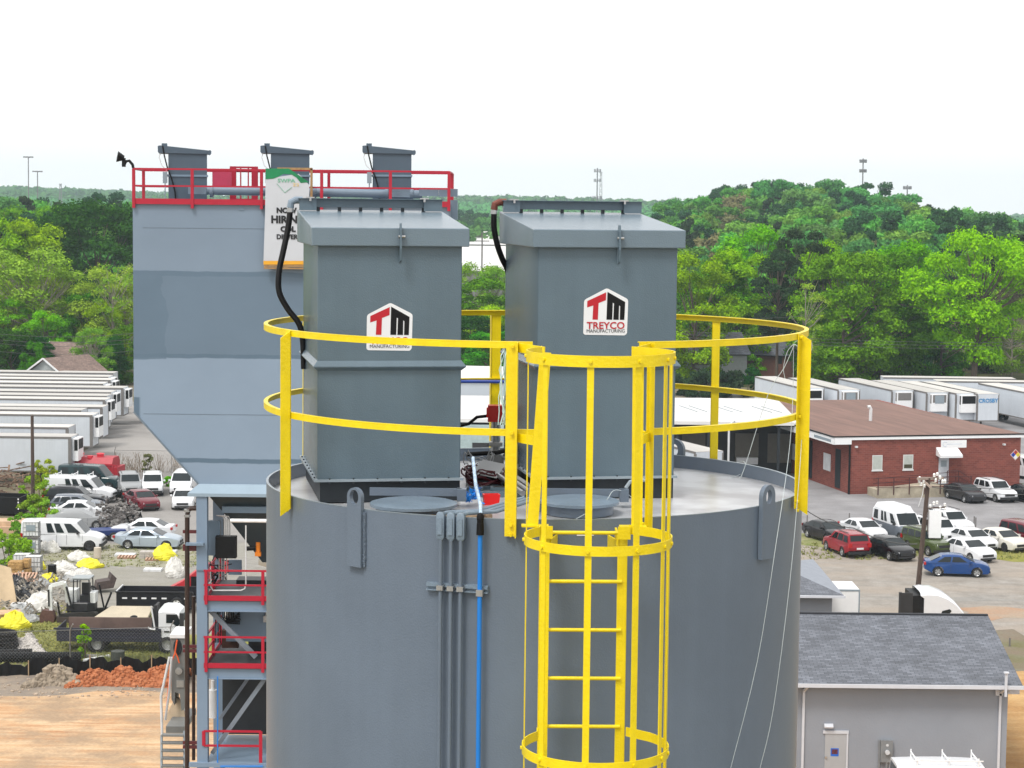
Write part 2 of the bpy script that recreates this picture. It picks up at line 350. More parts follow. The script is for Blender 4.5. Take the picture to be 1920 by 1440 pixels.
    # maker's sticker
    lw, lh = .305, .31; ox = px_logo; oz = CZ-.99-z0 if FLx < 0 else CZ-.88-z0
    oz = (CZ-.957-z0) if FLx < 0 else (CZ-.855-z0)
    O = Vector((ox, -hd-.002, oz)); UX = Vector((lw, 0, 0)); UY = Vector((0, 0, lh))
    def Q(poly, d, mat, nm, par):
        q = mb(); q.quad(*[O+UX*(x/1050)+UY*(1-y/1050)+Vector((0, -d, 0)) for x, y in poly]); return q.build(nm, mat, par)
    outl = [(0, 1000), (10, 300), (25, 262), (60, 235), (500, 10), (540, 0), (580, 10), (1000, 220), (1035, 250), (1045, 290), (1030, 1000), (1010, 1035), (970, 1060), (50, 1045), (15, 1030)]
    st = Q(outl, 0, LOGO_W, 'maker_sticker', t)
    Q([(86, 285), (525, 85), (520, 265), (350, 330), (338, 705), (212, 702), (226, 385), (82, 430)], .0012, LOGO_R, 'red_letter_mark', st)
    for i, poly in enumerate([[(555, 75), (975, 305), (960, 710), (852, 708), (858, 400), (832, 385), (828, 708), (700, 706), (712, 335), (684, 322), (675, 706), (540, 704)]]):
        Q(poly, .0012, LOGO_K, 'black_letter_mark', st)
    tm = text_mb('TREYCO', .064, (O+Vector((lw*.5, -.0012, lh*.135)), (1, 0, 0), (0, 0, 1)), bold=.0012, sx=1.06); tm.build('red_lettering', LOGO_R, st)
    tm = text_mb('MANUFACTURING', .0315, (O+Vector((lw*.5, -.0012, lh*.052)), (1, 0, 0), (0, 0, 1)), bold=0, sx=.99); tm.build('black_lettering', LOGO_K, st)
    # air hose with elbow at the left back of the lid
    hx, hy = -hw-.05, hd-.06
    m = mb(); m.tube([(hx+.04, hy, zc-.015), (hx-.01, hy, zc-.015), (hx-.04, hy, zc-.03), (hx-.047, hy, zc-.07)], .026, 12); el_ = m.build('hose_elbow', hose_mat, t)
    m = mb(); m.cyl((hx-.047, hy, zc-.07), (hx-.047, hy, zc-.1), .024, n=12); m.build('hose_clamp', CHROME, el_)
    if FLx < 0: path = [(hx-.047, hy, zc-.09), (hx-.065, hy-.02, zc-.22), (hx-.10, hy-.05, zc-.38), (hx-.13, hy-.08, zc-.52), (hx-.13, hy-.1, zc-.66), (hx-.07, hy-.12, zc-.78), (hx+.005, hy-.14, zc-.88), (hx+.032, hy-.15, zc-1.0), (hx+.04, hy-.15, zc-1.2)]
    else: path = [(hx-.047, hy, zc-.09), (hx-.045, hy, zc-.2), (hx-.02, hy, zc-.32), (hx+.02, hy+.02, zc-.42), (hx+.07, hy+.06, zc-.52), (hx+.09, hy+.12, zc-.7)]
    # smooth the path
    pp = [Vector(p) for p in path]; sm = []
    for i in range(len(pp)-1):
        p0 = pp[max(i-1, 0)]; p1 = pp[i]; p2 = pp[i+1]; p3 = pp[min(i+2, len(pp)-1)]
        for k_ in range(5):
            q = k_/5; sm.append(.5*((2*p1)+(-p0+p2)*q+(2*p0-5*p1+4*p2-p3)*q*q+(-p0+3*p1-3*p2+p3)*q**3))
    sm.append(pp[-1]); m = mb(); m.tube(sm, .021, 12); m.build('air_hose', BLACK, t)
    return t
GREYL3 = M('lid_paint', (.14, .19, .23), .27, var=.06, scale=3, bump=.15, bscale=110)
RUST = M('rusty_brown_iron', (.13, .03, .015), .5, var=.35, scale=20)
dc1 = dust_collector(-1.272, 13.37, 'left grey dust collector box on the silo with a sticker crossed by the rail', -.155, GREYL2)
dc2 = dust_collector(.165, 13.60, 'right grey dust collector box on the silo behind the ladder cage', -.165, RUST)
# ================================================================== YELLOW GUARD RAIL, GATE, CAGE LADDER
rail = empty('guard_rail', (SX, SY, ZR), 0, 'round yellow guard rail standing on the silo rim', 'railing')
def arc_band(m, a0, a1, r, z0, z1, t0, n=None, seg=3.0):
    n = max(6, int(abs(a1-a0)/seg)); rings = []
    for i in range(n+1):
        a = a0+(a1-a0)*i/n; rings.append([ringp(a, rr, z) for rr, z in ((r, z0), (r+t0, z0), (r+t0, z1), (r, z1))])
    m.loft([[tuple(p) for p in q] for q in rings])
RR = SR+.012
for zt, gapl, gapr in ((CZ-.812-ZR, -1.2, 19), (CZ-1.34-ZR, 1.5, 21)):
    m = mb(); arc_band(m, gapr, 360+gapl, RR, zt-.04, zt, .006); arc_band(m, gapr, 360+gapl, RR-.022, zt-.005, zt+.001, .0285)
    m.build('rail_ring', YEL, rail, sharp=50)
for phi in (-58, -118.5, 190, 134, 68, 21.2, -3.8):
    m = mb(); n_ = Vector((math.sin(R_(phi)), -math.cos(R_(phi)), 0)); u_ = Vector((math.cos(R_(phi)), math.sin(R_(phi)), 0))
    top = CZ-.820-ZR+.006; bot = -.12; W_ = .073; c0 = ringp(phi, RR+.007, 0)
    for (o_, ux) in ((c0, u_), (c0, n_)):
        gate = phi in (21.2, -3.8); b1_ = bot+.02 if gate else bot+.045; b2_ = b1_ if gate else bot; wt_ = .02 if phi == 21.2 else W_
        poly = [(0, b1_), (W_, b2_), (W_, top-(0 if gate else .045)), (0, top)] if ux is n_ else [(0, b1_), (-wt_, b1_), (-wt_, top), (0, top)]
        m.prism(poly, .007, (o_, ux, (0, 0, 1)))
    for zz in (CZ-.84-ZR, CZ-1.36-ZR, -.03, -.09):
        q = c0+n_*.004-u_*.035; m.cyl(Vector((q.x, q.y, zz)), Vector((q.x, q.y, zz))+n_*.02, .011, n=6, smooth=False)
    m.build('post', YEL, rail)
lad = empty('cage_ladder', (0.43, 12.05, 0), 0, 'yellow caged ladder climbing the front of the silo', 'ladder')
def LL(x, y, z): return Vector((x-.43, y-12.05, z))
ZB = 9.0
for s, x, y in ((-1, .205, 12.03), (1, .665, 12.07)):
    m = mb(); 
    m.box(x-.43-.028, x-.43+.028, y-12.05-.004, y-12.05+.004, ZB, CZ-1.93); m.box(x-.43+s*.028-.004, x-.43+s*.028+.004, y-12.05+.004, y-12.05+.055, ZB, CZ-1.93)
    m.build('side_rail', YEL, lad)
    m = mb()  # walk-through extension, wider, bolted on the outside
    A = LL(.132 if s < 0 else .748, y+.01, CZ-1.90); B = LL(.197 if s < 0 else .742, y+.02, CZ-.86)
    m.bar(A, B, .062, .010, up=(0, 1, 0)); m.bar(A+Vector((s*.031, .02, 0)), B+Vector((s*.031, .02, 0)), .008, .05, up=(0, 1, 0)); ex = m.build('walk_through_rail', YEL, lad)
    m = mb(); m.box(min(x, x+s*.12)-.43-.02, max(x, x+s*.12)-.43+.02, -.03, .04, CZ-1.895, CZ-1.885); m.box(x-.43-.03, x-.43+.045, -.045, -.035, CZ-1.96, CZ-1.885); m.build('splice_plate', YEL, lad)
    m = mb(); m.box(x-.43-s*.03-.006, x-.43-s*.03+.006, 0, .22, CZ-2.0, CZ-1.93); m.bar((x-.43-s*.028, 0, CZ-2.01), (x-.43-s*.075, .2, CZ-2.01), .01, .075); m.build('standoff', YEL, lad)
zs = [CZ-1.93-.2925*i for i in range(0, 14)]
for z in zs:
    m = mb(); m.cyl((-.225, 0, z), (.235, .01, z), .0115, n=10); m.build('rung', YEL, lad)
HCX, HCY, HR = .503, 11.65, .418
def hoop(zc, h=.052):
    pts = []
    pts.append((.175, 12.0)); 
    for a in np.linspace(-128, 128, 49): pts.append((HCX+HR*math.sin(R_(a)), HCY-HR*math.cos(R_(a))))
    pts.append((.70, 12.03)); m = mb(); rings = []
    for i, (x, y) in enumerate(pts):
        x0, y0 = pts[max(0, i-1)]; x1, y1 = pts[min(len(pts)-1, i+1)]; d = Vector((x1-x0, y1-y0, 0)).normalized(); nn = Vector((d.y, -d.x, 0))*.007
        a = LL(x, y, 0); rings.append([a+Vector((0, 0, zc-h)), a+nn+Vector((0, 0, zc-h)), a+nn+Vector((0, 0, zc)), a+Vector((0, 0, zc))])
    m.loft(rings); m.build('cage_hoop', YEL, lad, sharp=50)
for z, h in ((CZ-.818, .064), (CZ-1.875, .055), (CZ-3.095, .055), (CZ-4.3, .055), (CZ-5.5, .055)): hoop(z, h)
for a in (-88, -50, -10, 28.5, 60, 76, 100):
    x = HCX+(HR-.006)*math.sin(R_(a)); y = HCY-(HR-.006)*math.cos(R_(a)); t = Vector((math.cos(R_(a)), math.sin(R_(a)), 0)); nn = Vector((math.sin(R_(a)), -math.cos(R_(a)), 0))
    m = mb(); c = LL(x, y, 0); wd = .019 if abs(a) != 10 else .019
    vs = [c+t*(i*wd)+nn*(j*.003)+Vector((0, 0, z)) for z in (ZB, CZ-.82) for j in (-1, 1) for i in (-1, 1)]
    m.add(vs, [(0, 1, 3, 2), (4, 6, 7, 5), (0, 4, 5, 1), (2, 3, 7, 6), (0, 2, 6, 4), (1, 5, 7, 3)])
    for z in (CZ-.85, CZ-1.905, CZ-3.12): q = c+nn*.006; m.cyl((q.x, q.y, z), (q.x+nn.x*.016, q.y+nn.y*.016, z), .011, n=6, smooth=False)
    m.build('cage_strip', YEL, lad)
# gate arms between the posts and the hoop
for z in (CZ-.825, CZ-1.365):
    m = mb(); m.bar(LL(.01, 12.26, z-.02), LL(.19, 12.06, z-.03), .008, .055); m.build('gate_arm', YEL, lad)
    m = mb(); m.bar(LL(.74, 12.08, z-.025), LL(.83, 12.33, z-.02), .008, .055); m.build('gate_arm', YEL, lad)
# ================================================================== CLUTTER ON THE SILO TOP
def gold(px, py, z): return G(px, py, z)
rb = empty('red_box', G(921, 946, ZD+.02), R_(8), 'small open red box on the silo deck between the collectors', 'box')
m = mb(); hh = .07
for s in (0,):
    o_ = [(-.055, -.035), (.055, -.035), (.055, .035), (-.055, .035)]; i_ = [(x*.84, y*.78) for x, y in o_]
    m.loft([[(x, y, z*1) for x, y in q] for q, z in (([(x*.88, y*.85) for x, y in o_], 0), (o_, hh), (i_, hh), (i_, .02))])
RB = M('red_enamel', (.72, .008, .008), .35, var=.06); m.build('shell', RB, rb)
# level indicator: red head on an aluminium post
li = empty('level_indicator', (-.115, 15.0, ZD), 0, 'red capped level indicator standing behind the yellow rail', 'sensor')
m = mb(); m.box(-.05, .05, -.05, .05, .22, .25); m.cyl((0, 0, .15), (0, 0, .4), .035, n=14); m.box(-.06, .06, -.04, .04, 0, .16); m.build('stand', CHROME, li)
m = mb(); m.box(-.06, .06, -.05, .05, .40, .52); m.box(-.07, -.055, -.03, .03, .43, .5); m.build('red_head', RB, li)
m = mb(); m.tube([(-.06, 0, .44), (-.14, 0, .43), (-.2, 0, .38), (-.28, 0, .36)], .012, 8); m.build('cable', BLACK, li)
# pipes, blocks and cables on deck
pr = empty('pipe_rack', (-.12, 13.85, ZD+.03), 0, 'galvanised pipes and blocks lying between the two collectors', 'pipes')
m = mb()
for k in range(3): m.cyl((-.07+.05*k, .72-.02*k, .1), (.2+.06*k, -.35, .05), .019, n=10)
m.build('galvanised_pipe', CHROME, pr)
m = mb()
for x, y in ((-.13, -.02), (.04, .0)): m.box(x-.06, x+.06, y-.045, y+.045, -.02, .045)
m.box(-.2, .28, -.16, -.12, -.03, .03); m.build('steel_block', GREY2, pr)
m = mb()
for x, y in ((-.13, -.02), (.04, .0)): m.box(x-.04, x+.04, y-.03, y+.03, .045, .047)
m.build('block_hollow', BLACK, pr)
m = mb(); m.box(-.2, .1, .55, .6, 0, .1); m.build('dark_frame', GREY2, pr)
m = mb(); m.box(-.1, .05, .2, .35, -.03, .02, rz=.3); m.build('dark_block', GREY2, pr)
def cable_heap(name, cx, cy, z, rx, ry, n, r, mat, lab, hz=.06):
    m = mb()
    for i in range(n):
        a = rnd.uniform(.6, 1); b_ = rnd.uniform(.6, 1); ph = rnd.uniform(0, 6.28); t1 = rnd.uniform(-.5, .5); ox = rnd.uniform(-.02, .02)
        pts = [(cx+ox+rx*a*math.cos(g+ph), cy+ry*b_*math.sin(g+ph+.3*math.sin(2*g)), z+hz*(.5+.5*math.sin(g*1+t1*3))*rnd.uniform(.7, 1)+i*.002) for g in np.linspace(0, 5.6, 22)]
        m.tube(pts, r, 5)
    return tag(m.build(name, mat), lab, 'cable')
MAROON = M('maroon_cable', (.10, .012, .02), .4, var=.3, scale=10)
cable_heap('cable_coil', -.19, 14.25, ZD+.04, .15, .17, 10, .006, MAROON, 'tangled maroon cables piled on the silo deck', .12)
cable_heap('cable_coil', -.22, 14.42, ZD+.06, .12, .10, 4, .004, WHITED, 'loops of thin white cable above the maroon ones', .2)
m = mb(); m.tube([(-.32, 14.45, ZD+.22), (-.1, 14.5, ZD+.23), (.06, 14.5, ZD+.27), (.2, 14.45, ZD+.35)], .016, 8); m.tube([(.03, 14.3, ZD+.1), (.0, 14.35, ZD+.24), (.07, 14.4, ZD+.40), (.2, 14.4, ZD+.5)], .018, 8)
tag(m.build('black_hose', BLACK), 'black hoses crossing between the two collectors', 'hose')
m = mb(); m.quad((-.28, 14.2, ZD+.12), (-.1, 14.1, ZD+.10), (-.04, 14.25, ZD+.18), (-.2, 14.33, ZD+.2)); sh = m.build('paper_sheet', WHITED); sh.modifiers.new('s', 'SOLIDIFY').thickness = .002; tag(sh, 'white paper tag lying on the maroon cables', 'paper')
# blue tarp scrap
m = mb()
for i in range(60):
    c = Vector((-.255+rnd.gauss(0, .03), 13.35+rnd.gauss(0, .05), ZD+.06+abs(rnd.gauss(0, .035)))); t = [Vector([rnd.uniform(-.03, .03) for _ in range(3)]) for _ in range(3)]
    m.quad(c+t[0], c+t[1], c+t[2])
tag(m.build('blue_wrap', M('blue_plastic', (.02, .22, .7), .3, var=.4, scale=20)), 'crumpled bright blue plastic wrap on the silo deck', 'plastic')
# gravelly grit caught behind the rim below the left hatch
m = mb()
for i in range(520):
    a = R_(rnd.uniform(-34, -13)); rr_ = rnd.uniform(1.30, 1.80); x = SX+rr_*math.sin(a); y = SY-rr_*math.cos(a); s_ = rnd.uniform(.006, .02)
    m.box(x-s_, x+s_, y-s_, y+s_, ZD+.0, ZD+.02+s_*1.2, rz=rnd.uniform(0, 3))
tag(m.build('grit', M('tan_grit', (.28, .2, .13), .9, var=.5, scale=30)), 'tan grit and debris scattered under the left hatch', 'debris', kind='stuff')
# flange bolt and thin cords on the rim
CORD = M('pale_cord', (.5, .56, .57), .5, var=.1)
def cord(pts, r, lab, name='cord'):
    pp = [Vector(p) for p in pts]; s_ = []
    for i in range(len(pp)-1):
        p0 = pp[max(i-1, 0)]; p1 = pp[i]; p2 = pp[i+1]; p3 = pp[min(i+2, len(pp)-1)]
        for k_ in range(4):
            q = k_/4; s_.append(.5*((2*p1)+(-p0+p2)*q+(2*p0-5*p1+4*p2-p3)*q*q+(-p0+3*p1-3*p2+p3)*q**3))
    s_.append(pp[-1]); m = mb(); m.tube(s_, r*.62, 5); return tag(m.build(name, CORD), lab, 'cord')
Yc = 13.55
cord([AT(1490, 645, Yc), AT(1470, 690, Yc), AT(1440, 740, Yc), AT(1395, 880, 13.6), AT(1385, 895, 13.6)], .0035, 'white cord hanging from the rail to the silo deck on the right')
cord([AT(1488, 645, Yc), AT(1486, 760, Yc), AT(1478, 860, 13.1), AT(1455, 1020, 12.75), AT(1420, 1240, 12.72), AT(1370, 1440, 12.70)], .003, 'thin white cord drooping down the silo face, left of the pair')
cord([AT(1508, 650, Yc), AT(1506, 760, Yc), AT(1498, 900, 13.2), AT(1480, 1100, 12.95), AT(1450, 1330, 12.9), AT(1425, 1440, 12.9)], .003, 'thin white cord drooping down the silo face, right of the pair')
cord([AT(1490, 642, Yc-.02), AT(1502, 636, Yc-.1), AT(1520, 640, Yc-.12), AT(1522, 655, Yc-.12), AT(1514, 661, Yc-.12), AT(1500, 652, Yc-.1), AT(1489, 645, Yc-.02)], .003, 'small loop of white cord around the right post top')
cord([AT(1488, 645, Yc), AT(1476, 660, Yc), AT(1469, 690, Yc), AT(1472, 710, Yc)], .003, 'short loop of white cord under the right rail')
cord([AT(1366, 898, 14.9), AT(1390, 888, 15.1), AT(1398, 876, 15.2), AT(1394, 865, 15.3), AT(1376, 870, 15.4), AT(1362, 866, 15.5)], .004, 'white cord curling over the far silo rim')
cord([AT(1074, 976, 12.6), AT(1100, 962, 12.8), AT(1135, 940, 13.0), AT(1150, 920, 13.2), AT(1170, 922, 13.3), AT(1186, 934, 13.3)], .0035, 'white cord lying over the right hatch lid')
m = mb()
for i in range(7):
    x = 946+rnd.uniform(-6, 8); pts = [AT(954+rnd.uniform(-3, 3), 641, 12.3)]+[AT(x+rnd.uniform(-5, 5)-4*math.sin(k/3), 641+k*26, 12.3-.01*i) for k in range(1, 7)]; m.tube(pts, .0032, 5)
tag(m.build('cord_bundle', M('aqua_cord', (.5, .68, .68), .5, var=.2)), 'bundle of pale green cords hanging beside the gate post', 'cord')
m = mb(); m.cyl(AT(820, 715, 15.85), AT(975, 716, 15.85), .013, n=10); tag(m.build('blue_conduit', M('dark_blue_pipe', (.01, .05, .3), .3)), 'dark blue pipe along the rail behind the collectors', 'pipe')
# ================================================================== BATCH PLANT TOWER (behind, left)
TY = 63.0; TD = 3.3
def T(px, py, Y=TY): return AT(px, py, Y)
TG = M('tower_grey_paint', (.17, .235, .31), .42, var=.045, scale=.25, rv=.05, bump=.12, bscale=14)
TGD = M('tower_grey_patch', (.165, .21, .255), .4, var=.08, scale=.6)
tow = empty('batch_plant_tower', (-7, TY, 0), 0, 'tall grey aggregate bin tower with red guard rails behind the silo', 'tower')
def TL(p): return Vector((p.x+7, p.y-TY, p.z))
xl = T(250, 600).x+7; xr = T(843, 600).x+7; zt = T(250, 381).z; zc = T(250, 772).z; zb = T(370, 907).z
xa = T(372, 907).x+7; xb = xr-(xa-xl)
# face material with painted-over patches of darker grey
FM, n, b = node_mat('tower_face'); L = n.links
tc = n.nodes.new('ShaderNodeTexCoord'); sp = n.nodes.new('ShaderNodeSeparateXYZ'); L.new(tc.outputs['Object'], sp.inputs[0])
no = n.nodes.new('ShaderNodeTexNoise'); no.inputs['Scale'].default_value = .9; no.inputs['Detail'].default_value = 5; L.new(tc.outputs['Object'], no.inputs[0])
def math_(op, a, bb=None, clamp=False):
    q = n.nodes.new('ShaderNodeMath'); q.operation = op; q.use_clamp = clamp
    for i, v in enumerate((a, bb)):
        if v is None: continue
        if isinstance(v, (int, float)): q.inputs[i].default_value = v
        else: L.new(v, q.inputs[i])
    return q.outputs[0]
zz = math_('ADD', sp.outputs[2], math_('MULTIPLY', math_('SUBTRACT', no.outputs['Fac'], .5), .16))
def band(lo, hi, v=None):
    v = zz if v is None else v
    return math_('MULTIPLY', math_('MULTIPLY', math_('SUBTRACT', v, lo), 40, True), math_('MULTIPLY', math_('SUBTRACT', hi, v), 40, True), True)
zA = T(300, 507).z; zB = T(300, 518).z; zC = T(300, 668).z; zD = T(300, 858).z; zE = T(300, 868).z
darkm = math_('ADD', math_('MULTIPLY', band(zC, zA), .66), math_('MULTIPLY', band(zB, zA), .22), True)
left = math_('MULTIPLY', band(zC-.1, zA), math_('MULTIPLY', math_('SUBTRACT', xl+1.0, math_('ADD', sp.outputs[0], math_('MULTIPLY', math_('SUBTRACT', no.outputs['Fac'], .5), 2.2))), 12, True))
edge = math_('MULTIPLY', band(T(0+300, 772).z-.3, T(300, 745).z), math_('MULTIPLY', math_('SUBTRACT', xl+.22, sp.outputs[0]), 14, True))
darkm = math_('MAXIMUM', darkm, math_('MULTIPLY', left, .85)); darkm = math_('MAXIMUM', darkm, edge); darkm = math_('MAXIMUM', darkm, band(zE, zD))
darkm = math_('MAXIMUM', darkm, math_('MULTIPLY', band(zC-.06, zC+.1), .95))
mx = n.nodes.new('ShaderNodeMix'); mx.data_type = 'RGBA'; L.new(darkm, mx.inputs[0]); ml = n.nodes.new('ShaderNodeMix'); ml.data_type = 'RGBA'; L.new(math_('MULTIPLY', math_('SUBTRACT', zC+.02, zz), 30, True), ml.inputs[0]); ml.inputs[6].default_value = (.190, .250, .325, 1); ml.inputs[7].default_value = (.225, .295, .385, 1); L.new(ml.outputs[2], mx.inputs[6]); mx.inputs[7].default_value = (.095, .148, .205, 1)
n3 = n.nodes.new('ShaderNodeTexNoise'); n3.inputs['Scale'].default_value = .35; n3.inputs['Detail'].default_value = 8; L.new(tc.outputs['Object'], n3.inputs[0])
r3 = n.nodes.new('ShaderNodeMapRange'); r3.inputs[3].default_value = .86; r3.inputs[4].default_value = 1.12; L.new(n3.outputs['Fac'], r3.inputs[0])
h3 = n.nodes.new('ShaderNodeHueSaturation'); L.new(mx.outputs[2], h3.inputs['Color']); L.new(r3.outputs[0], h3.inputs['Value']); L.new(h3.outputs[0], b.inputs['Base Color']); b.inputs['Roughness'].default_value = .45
n4 = n.nodes.new('ShaderNodeTexNoise'); n4.inputs['Scale'].default_value = 1.2; L.new(tc.outputs['Object'], n4.inputs[0]); bu = n.nodes.new('ShaderNodeBump'); bu.inputs['Strength'].default_value = .25; bu.inputs['Distance'].default_value = .05
L.new(n4.outputs['Fac'], bu.inputs['Height']); L.new(bu.outputs[0], b.inputs['Normal'])
m = mb(); D_ = TD; yb = D_/2-.7
m.add([(xl, 0, zt), (xr, 0, zt), (xr, D_, zt), (xl, D_, zt), (xl, 0, zc), (xr, 0, zc), (xr, D_, zc), (xl, D_, zc), (xa, 0, zb), (xb, 0, zb), (xb, D_, zb), (xa, D_, zb)],
      [(3, 2, 1, 0), (0, 1, 5, 4), (1, 2, 6, 5), (2, 3, 7, 6), (3, 0, 4, 7), (4, 5, 9, 8), (5, 6, 10, 9), (6, 7, 11, 10), (7, 4, 8, 11), (8, 9, 10, 11)])
hop = m.build('hopper_bin', FM, tow)
m = mb()   # plate seams and side edge bead
for py in (427, 776): z = T(300, py).z; m.box(xl+.3, xr-.3, -.006, -.001, z-.008, z+.008)
m.bar((xl, -.01, zc), (xa, -.01, zb), .05, .05)
m.build('weld_seam', M('seam_grey', (.14, .18, .22), .5), hop)
m = mb(); z = T(437, 388).z; m.box(T(447, 0).x+7, T(457, 0).x+7, -.02, -.001, z-.1, z+.12); m.build('patch_plate', TG, hop)
# red top rail
def rail_side(a, b_, zb_, posts, nm='guard_rail', par=None, hgt=1.07, kick=.17, pw=.09, mid=True):
    e0 = bpy.data.objects.new(nm, None); col.objects.link(e0); e0.parent = par; a = Vector(a); b_ = Vector(b_)
    def at(f, z): p = a.lerp(b_, f); return Vector((p.x, p.y, z))
    m = mb(); m.bar(at(0, zb_+hgt), at(1, zb_+hgt), .055); m.build('top_rail', RED, e0)
    if mid: m = mb(); m.bar(at(0, zb_+hgt*.52), at(1, zb_+hgt*.52), .05); m.build('mid_rail', RED, e0)
    if kick: m = mb(); m.bar(at(0, zb_+kick/2), at(1, zb_+kick/2), .02, kick); m.build('kick_plate', RED, e0)
    for f in posts: m = mb(); p = at(f, 0); m.box(p.x-pw/2, p.x+pw/2, p.y-.04, p.y+.04, zb_-.12, zb_+hgt); m.build('post', RED, e0)
    return e0
zp = zt-.02
xs = [T(x, 600).x+7 for x in (253, 362, 491, 603, 731, 840)]; f_ = [(x-xs[0])/(xs[-1]-xs[0]) for x in xs]
rail_side((xs[0], -.08, 0), (xs[-1], -.08, 0), zp, f_, par=tow)
rail_side((xs[0]-.32, D_+.08, 0), (xs[-1], D_+.08, 0), zp, [0, .2, .4, .6, .8, 1], par=tow)
rail_side((xs[0]-.02, 0, 0), (xs[0]-.32, D_, 0), zp, [], par=tow); rail_side((xs[-1], 0, 0), (xs[-1], D_, 0), zp, [.5, 1], par=tow)
# gate frame and red panel at the back
gx0 = T(437, 0, TY+D_).x+7; gx1 = T(478, 0, TY+D_).x+7; zg = T(450, 312, TY+D_).z
m = mb(); m.box(gx0-.1, gx0+.1, D_-.1, D_, zp, zg); m.box(gx1-.1, gx1+.1, D_-.1, D_, zp, zg); m.box(gx0+.1, gx1-.1, D_-.08, D_-.02, zg-.06, zg); m.box(gx0+.1, gx1-.1, D_-.08, D_-.02, zp+.1, zp+.2)
for x in (.35, .7): q = gx0+(gx1-gx0)*x; m.box(q-.02, q+.02, D_-.06, D_-.03, zp+.1, zg-.06)
m.build('gate_frame', RED, tow)
m = mb(); a = T(398, 322, TY+1.2); c = T(434, 350, TY+1.2); m.box(a.x+7, c.x+7, 1.2, 1.23, c.z-.05, a.z); m.build('red_panel', M('faded_red_panel', (.42, .03, .08), .5), tow)
TOPG = M('collector_slate_paint', (.065, .095, .13), .45, var=.08, scale=2)
def top_collector(px0, px1, lab):
    a = T(px0, 286, TY+1.0); c = T(px1, 372, TY+1.0); wd = c.x-a.x; z0 = zt; cx = (a.x+c.x)/2
    t = empty('dust_collector', (cx, TY+1.0, z0), math.atan2(-cx, TY+1)*1.0, lab, 'dust collector', 'small dust collectors on top of the tower')
    h = a.z-z0; hw = wd/2
    m = mb(); m.box(-hw, hw, 0, 1.3, 0, h); m.build('body', TOPG, t)
    m = mb(); zb_ = T(px0, 329, TY+1).z-z0; m.box(-hw-.03, hw+.03, -.03, 1.33, zb_-.03, zb_+.03); m.build('stiffener_band', TG, t)
    m = mb(); o = .0
    m.prism([(-hw-.32, h+.02), (-hw-.28, h-.02), (hw+.03, h-.03), (hw+.03, h+.08), (-hw-.24, h+.215), (-hw-.32, h+.20)], 1.4, ((0, 1.35, 0), (1, 0, 0), (0, 0, 1))); m.build('lid', TOPG, t)
    m = mb(); m.prism([(-.05, -.09), (.03, -.1), (.07, -.05), (.07, .03), (.03, .06), (-.03, .04)], .03, ((hw+.06, -.1, h+.03), (1, 0, 0), (0, 0, 1))); m.build('lid_lug', TOPG, t); m = mb(); m.box(-hw-.2, -hw-.03, .0, .12, h+.2, h+.28); m.build('lid_hinge', TOPG, t)
    m = mb(); m.tube([(-hw-.17, -.05, h+.2), (-hw-.12, -.08, h-.1), (-hw-.02, -.1, h-.5), (-hw+.1, -.1, h-.8), (-hw+.2, -.08, h-1.2), (-hw+.22, -.05, .1)], .025, 6)
    m.build('air_hose', BLACK, t)
    m = mb(); m.tube([(-hw-.2, 0, h+.1), (-hw-.28, 0, h-.15), (-hw-.2, 0, h-.4), (-hw-.05, 0, h-.55)], .014, 5); m.build('cable', WHITED, t)
    m = mb(); m.box(-hw-.17, -hw-.03, -.08, .02, h-.95, h-.6); m.cyl((-hw-.1, -.03, .1), (-hw-.1, -.03, h-.95), .02, n=6); m.build('filter_regulator', GREYL, t)
    return t
top_collector(316, 388, 'leftmost small dust collector on the tower top, clear of the banner')
top_collector(508, 580, 'small dust collector on the tower top, partly hidden by the hiring banner')
top_collector(699, 771, 'rightmost small dust collector on the tower top')
# pipe with boxes along the front of the top
bp = empty('blow_pipe', T(354, 360, TY+.4), 0, 'long grey pipe with boxes running along the tower top', 'pipe')
o = T(354, 360, TY+.4); m = mb(); z = 0
x1 = T(853, 360, TY+.4).x-o.x; m.cyl((.5, 0, z+.05), (x1-1.0, 0, z-.0), .13, n=14)
for px in (397, 505, 590, 725, 772): q = T(px, 360, TY+.4).x-o.x; m.cyl((q-.05, 0, .02), (q+.05, 0, .02), .18, n=14)
m.build('pipe', TG, bp)
for p0, p1, ya, yb_ in ((354, 388, 350, 364), (735, 770, 355, 370), (786, 822, 355, 368), (823, 858, 354, 369)):
    m = mb(); a = T(p0, ya, TY+.4)-o; c = T(p1, yb_, TY+.4)-o; m.box(a.x, c.x, -.15, .15, c.z, a.z); m.build('junction_box', TG, bp)
m = mb(); a = T(843, 375, TY+.4)-o; m.box(a.x, a.x+.25, -.1, .1, a.z-.6, a.z); m.build('support_bracket', TG, bp)
# flood lamp on the left corner
fl = empty('flood_lamp', T(250, 315), 0, 'black flood lamp on the left corner of the tower rail', 'lamp')
m = mb(); m.tube([(0, 0, 0), (-.02, 0, .1), (-.12, 0, .22), (-.22, 0, .2), (-.26, 0, .12)], .045, 7); m.build('arm', BLACK, fl)
m = mb(); m.cyl((-.28, 0, .3), (-.48, -.05, .34), .07, .17, n=10); m.box(-.34, -.24, -.06, .06, .03, .3); m.build('head', BLACK, fl)
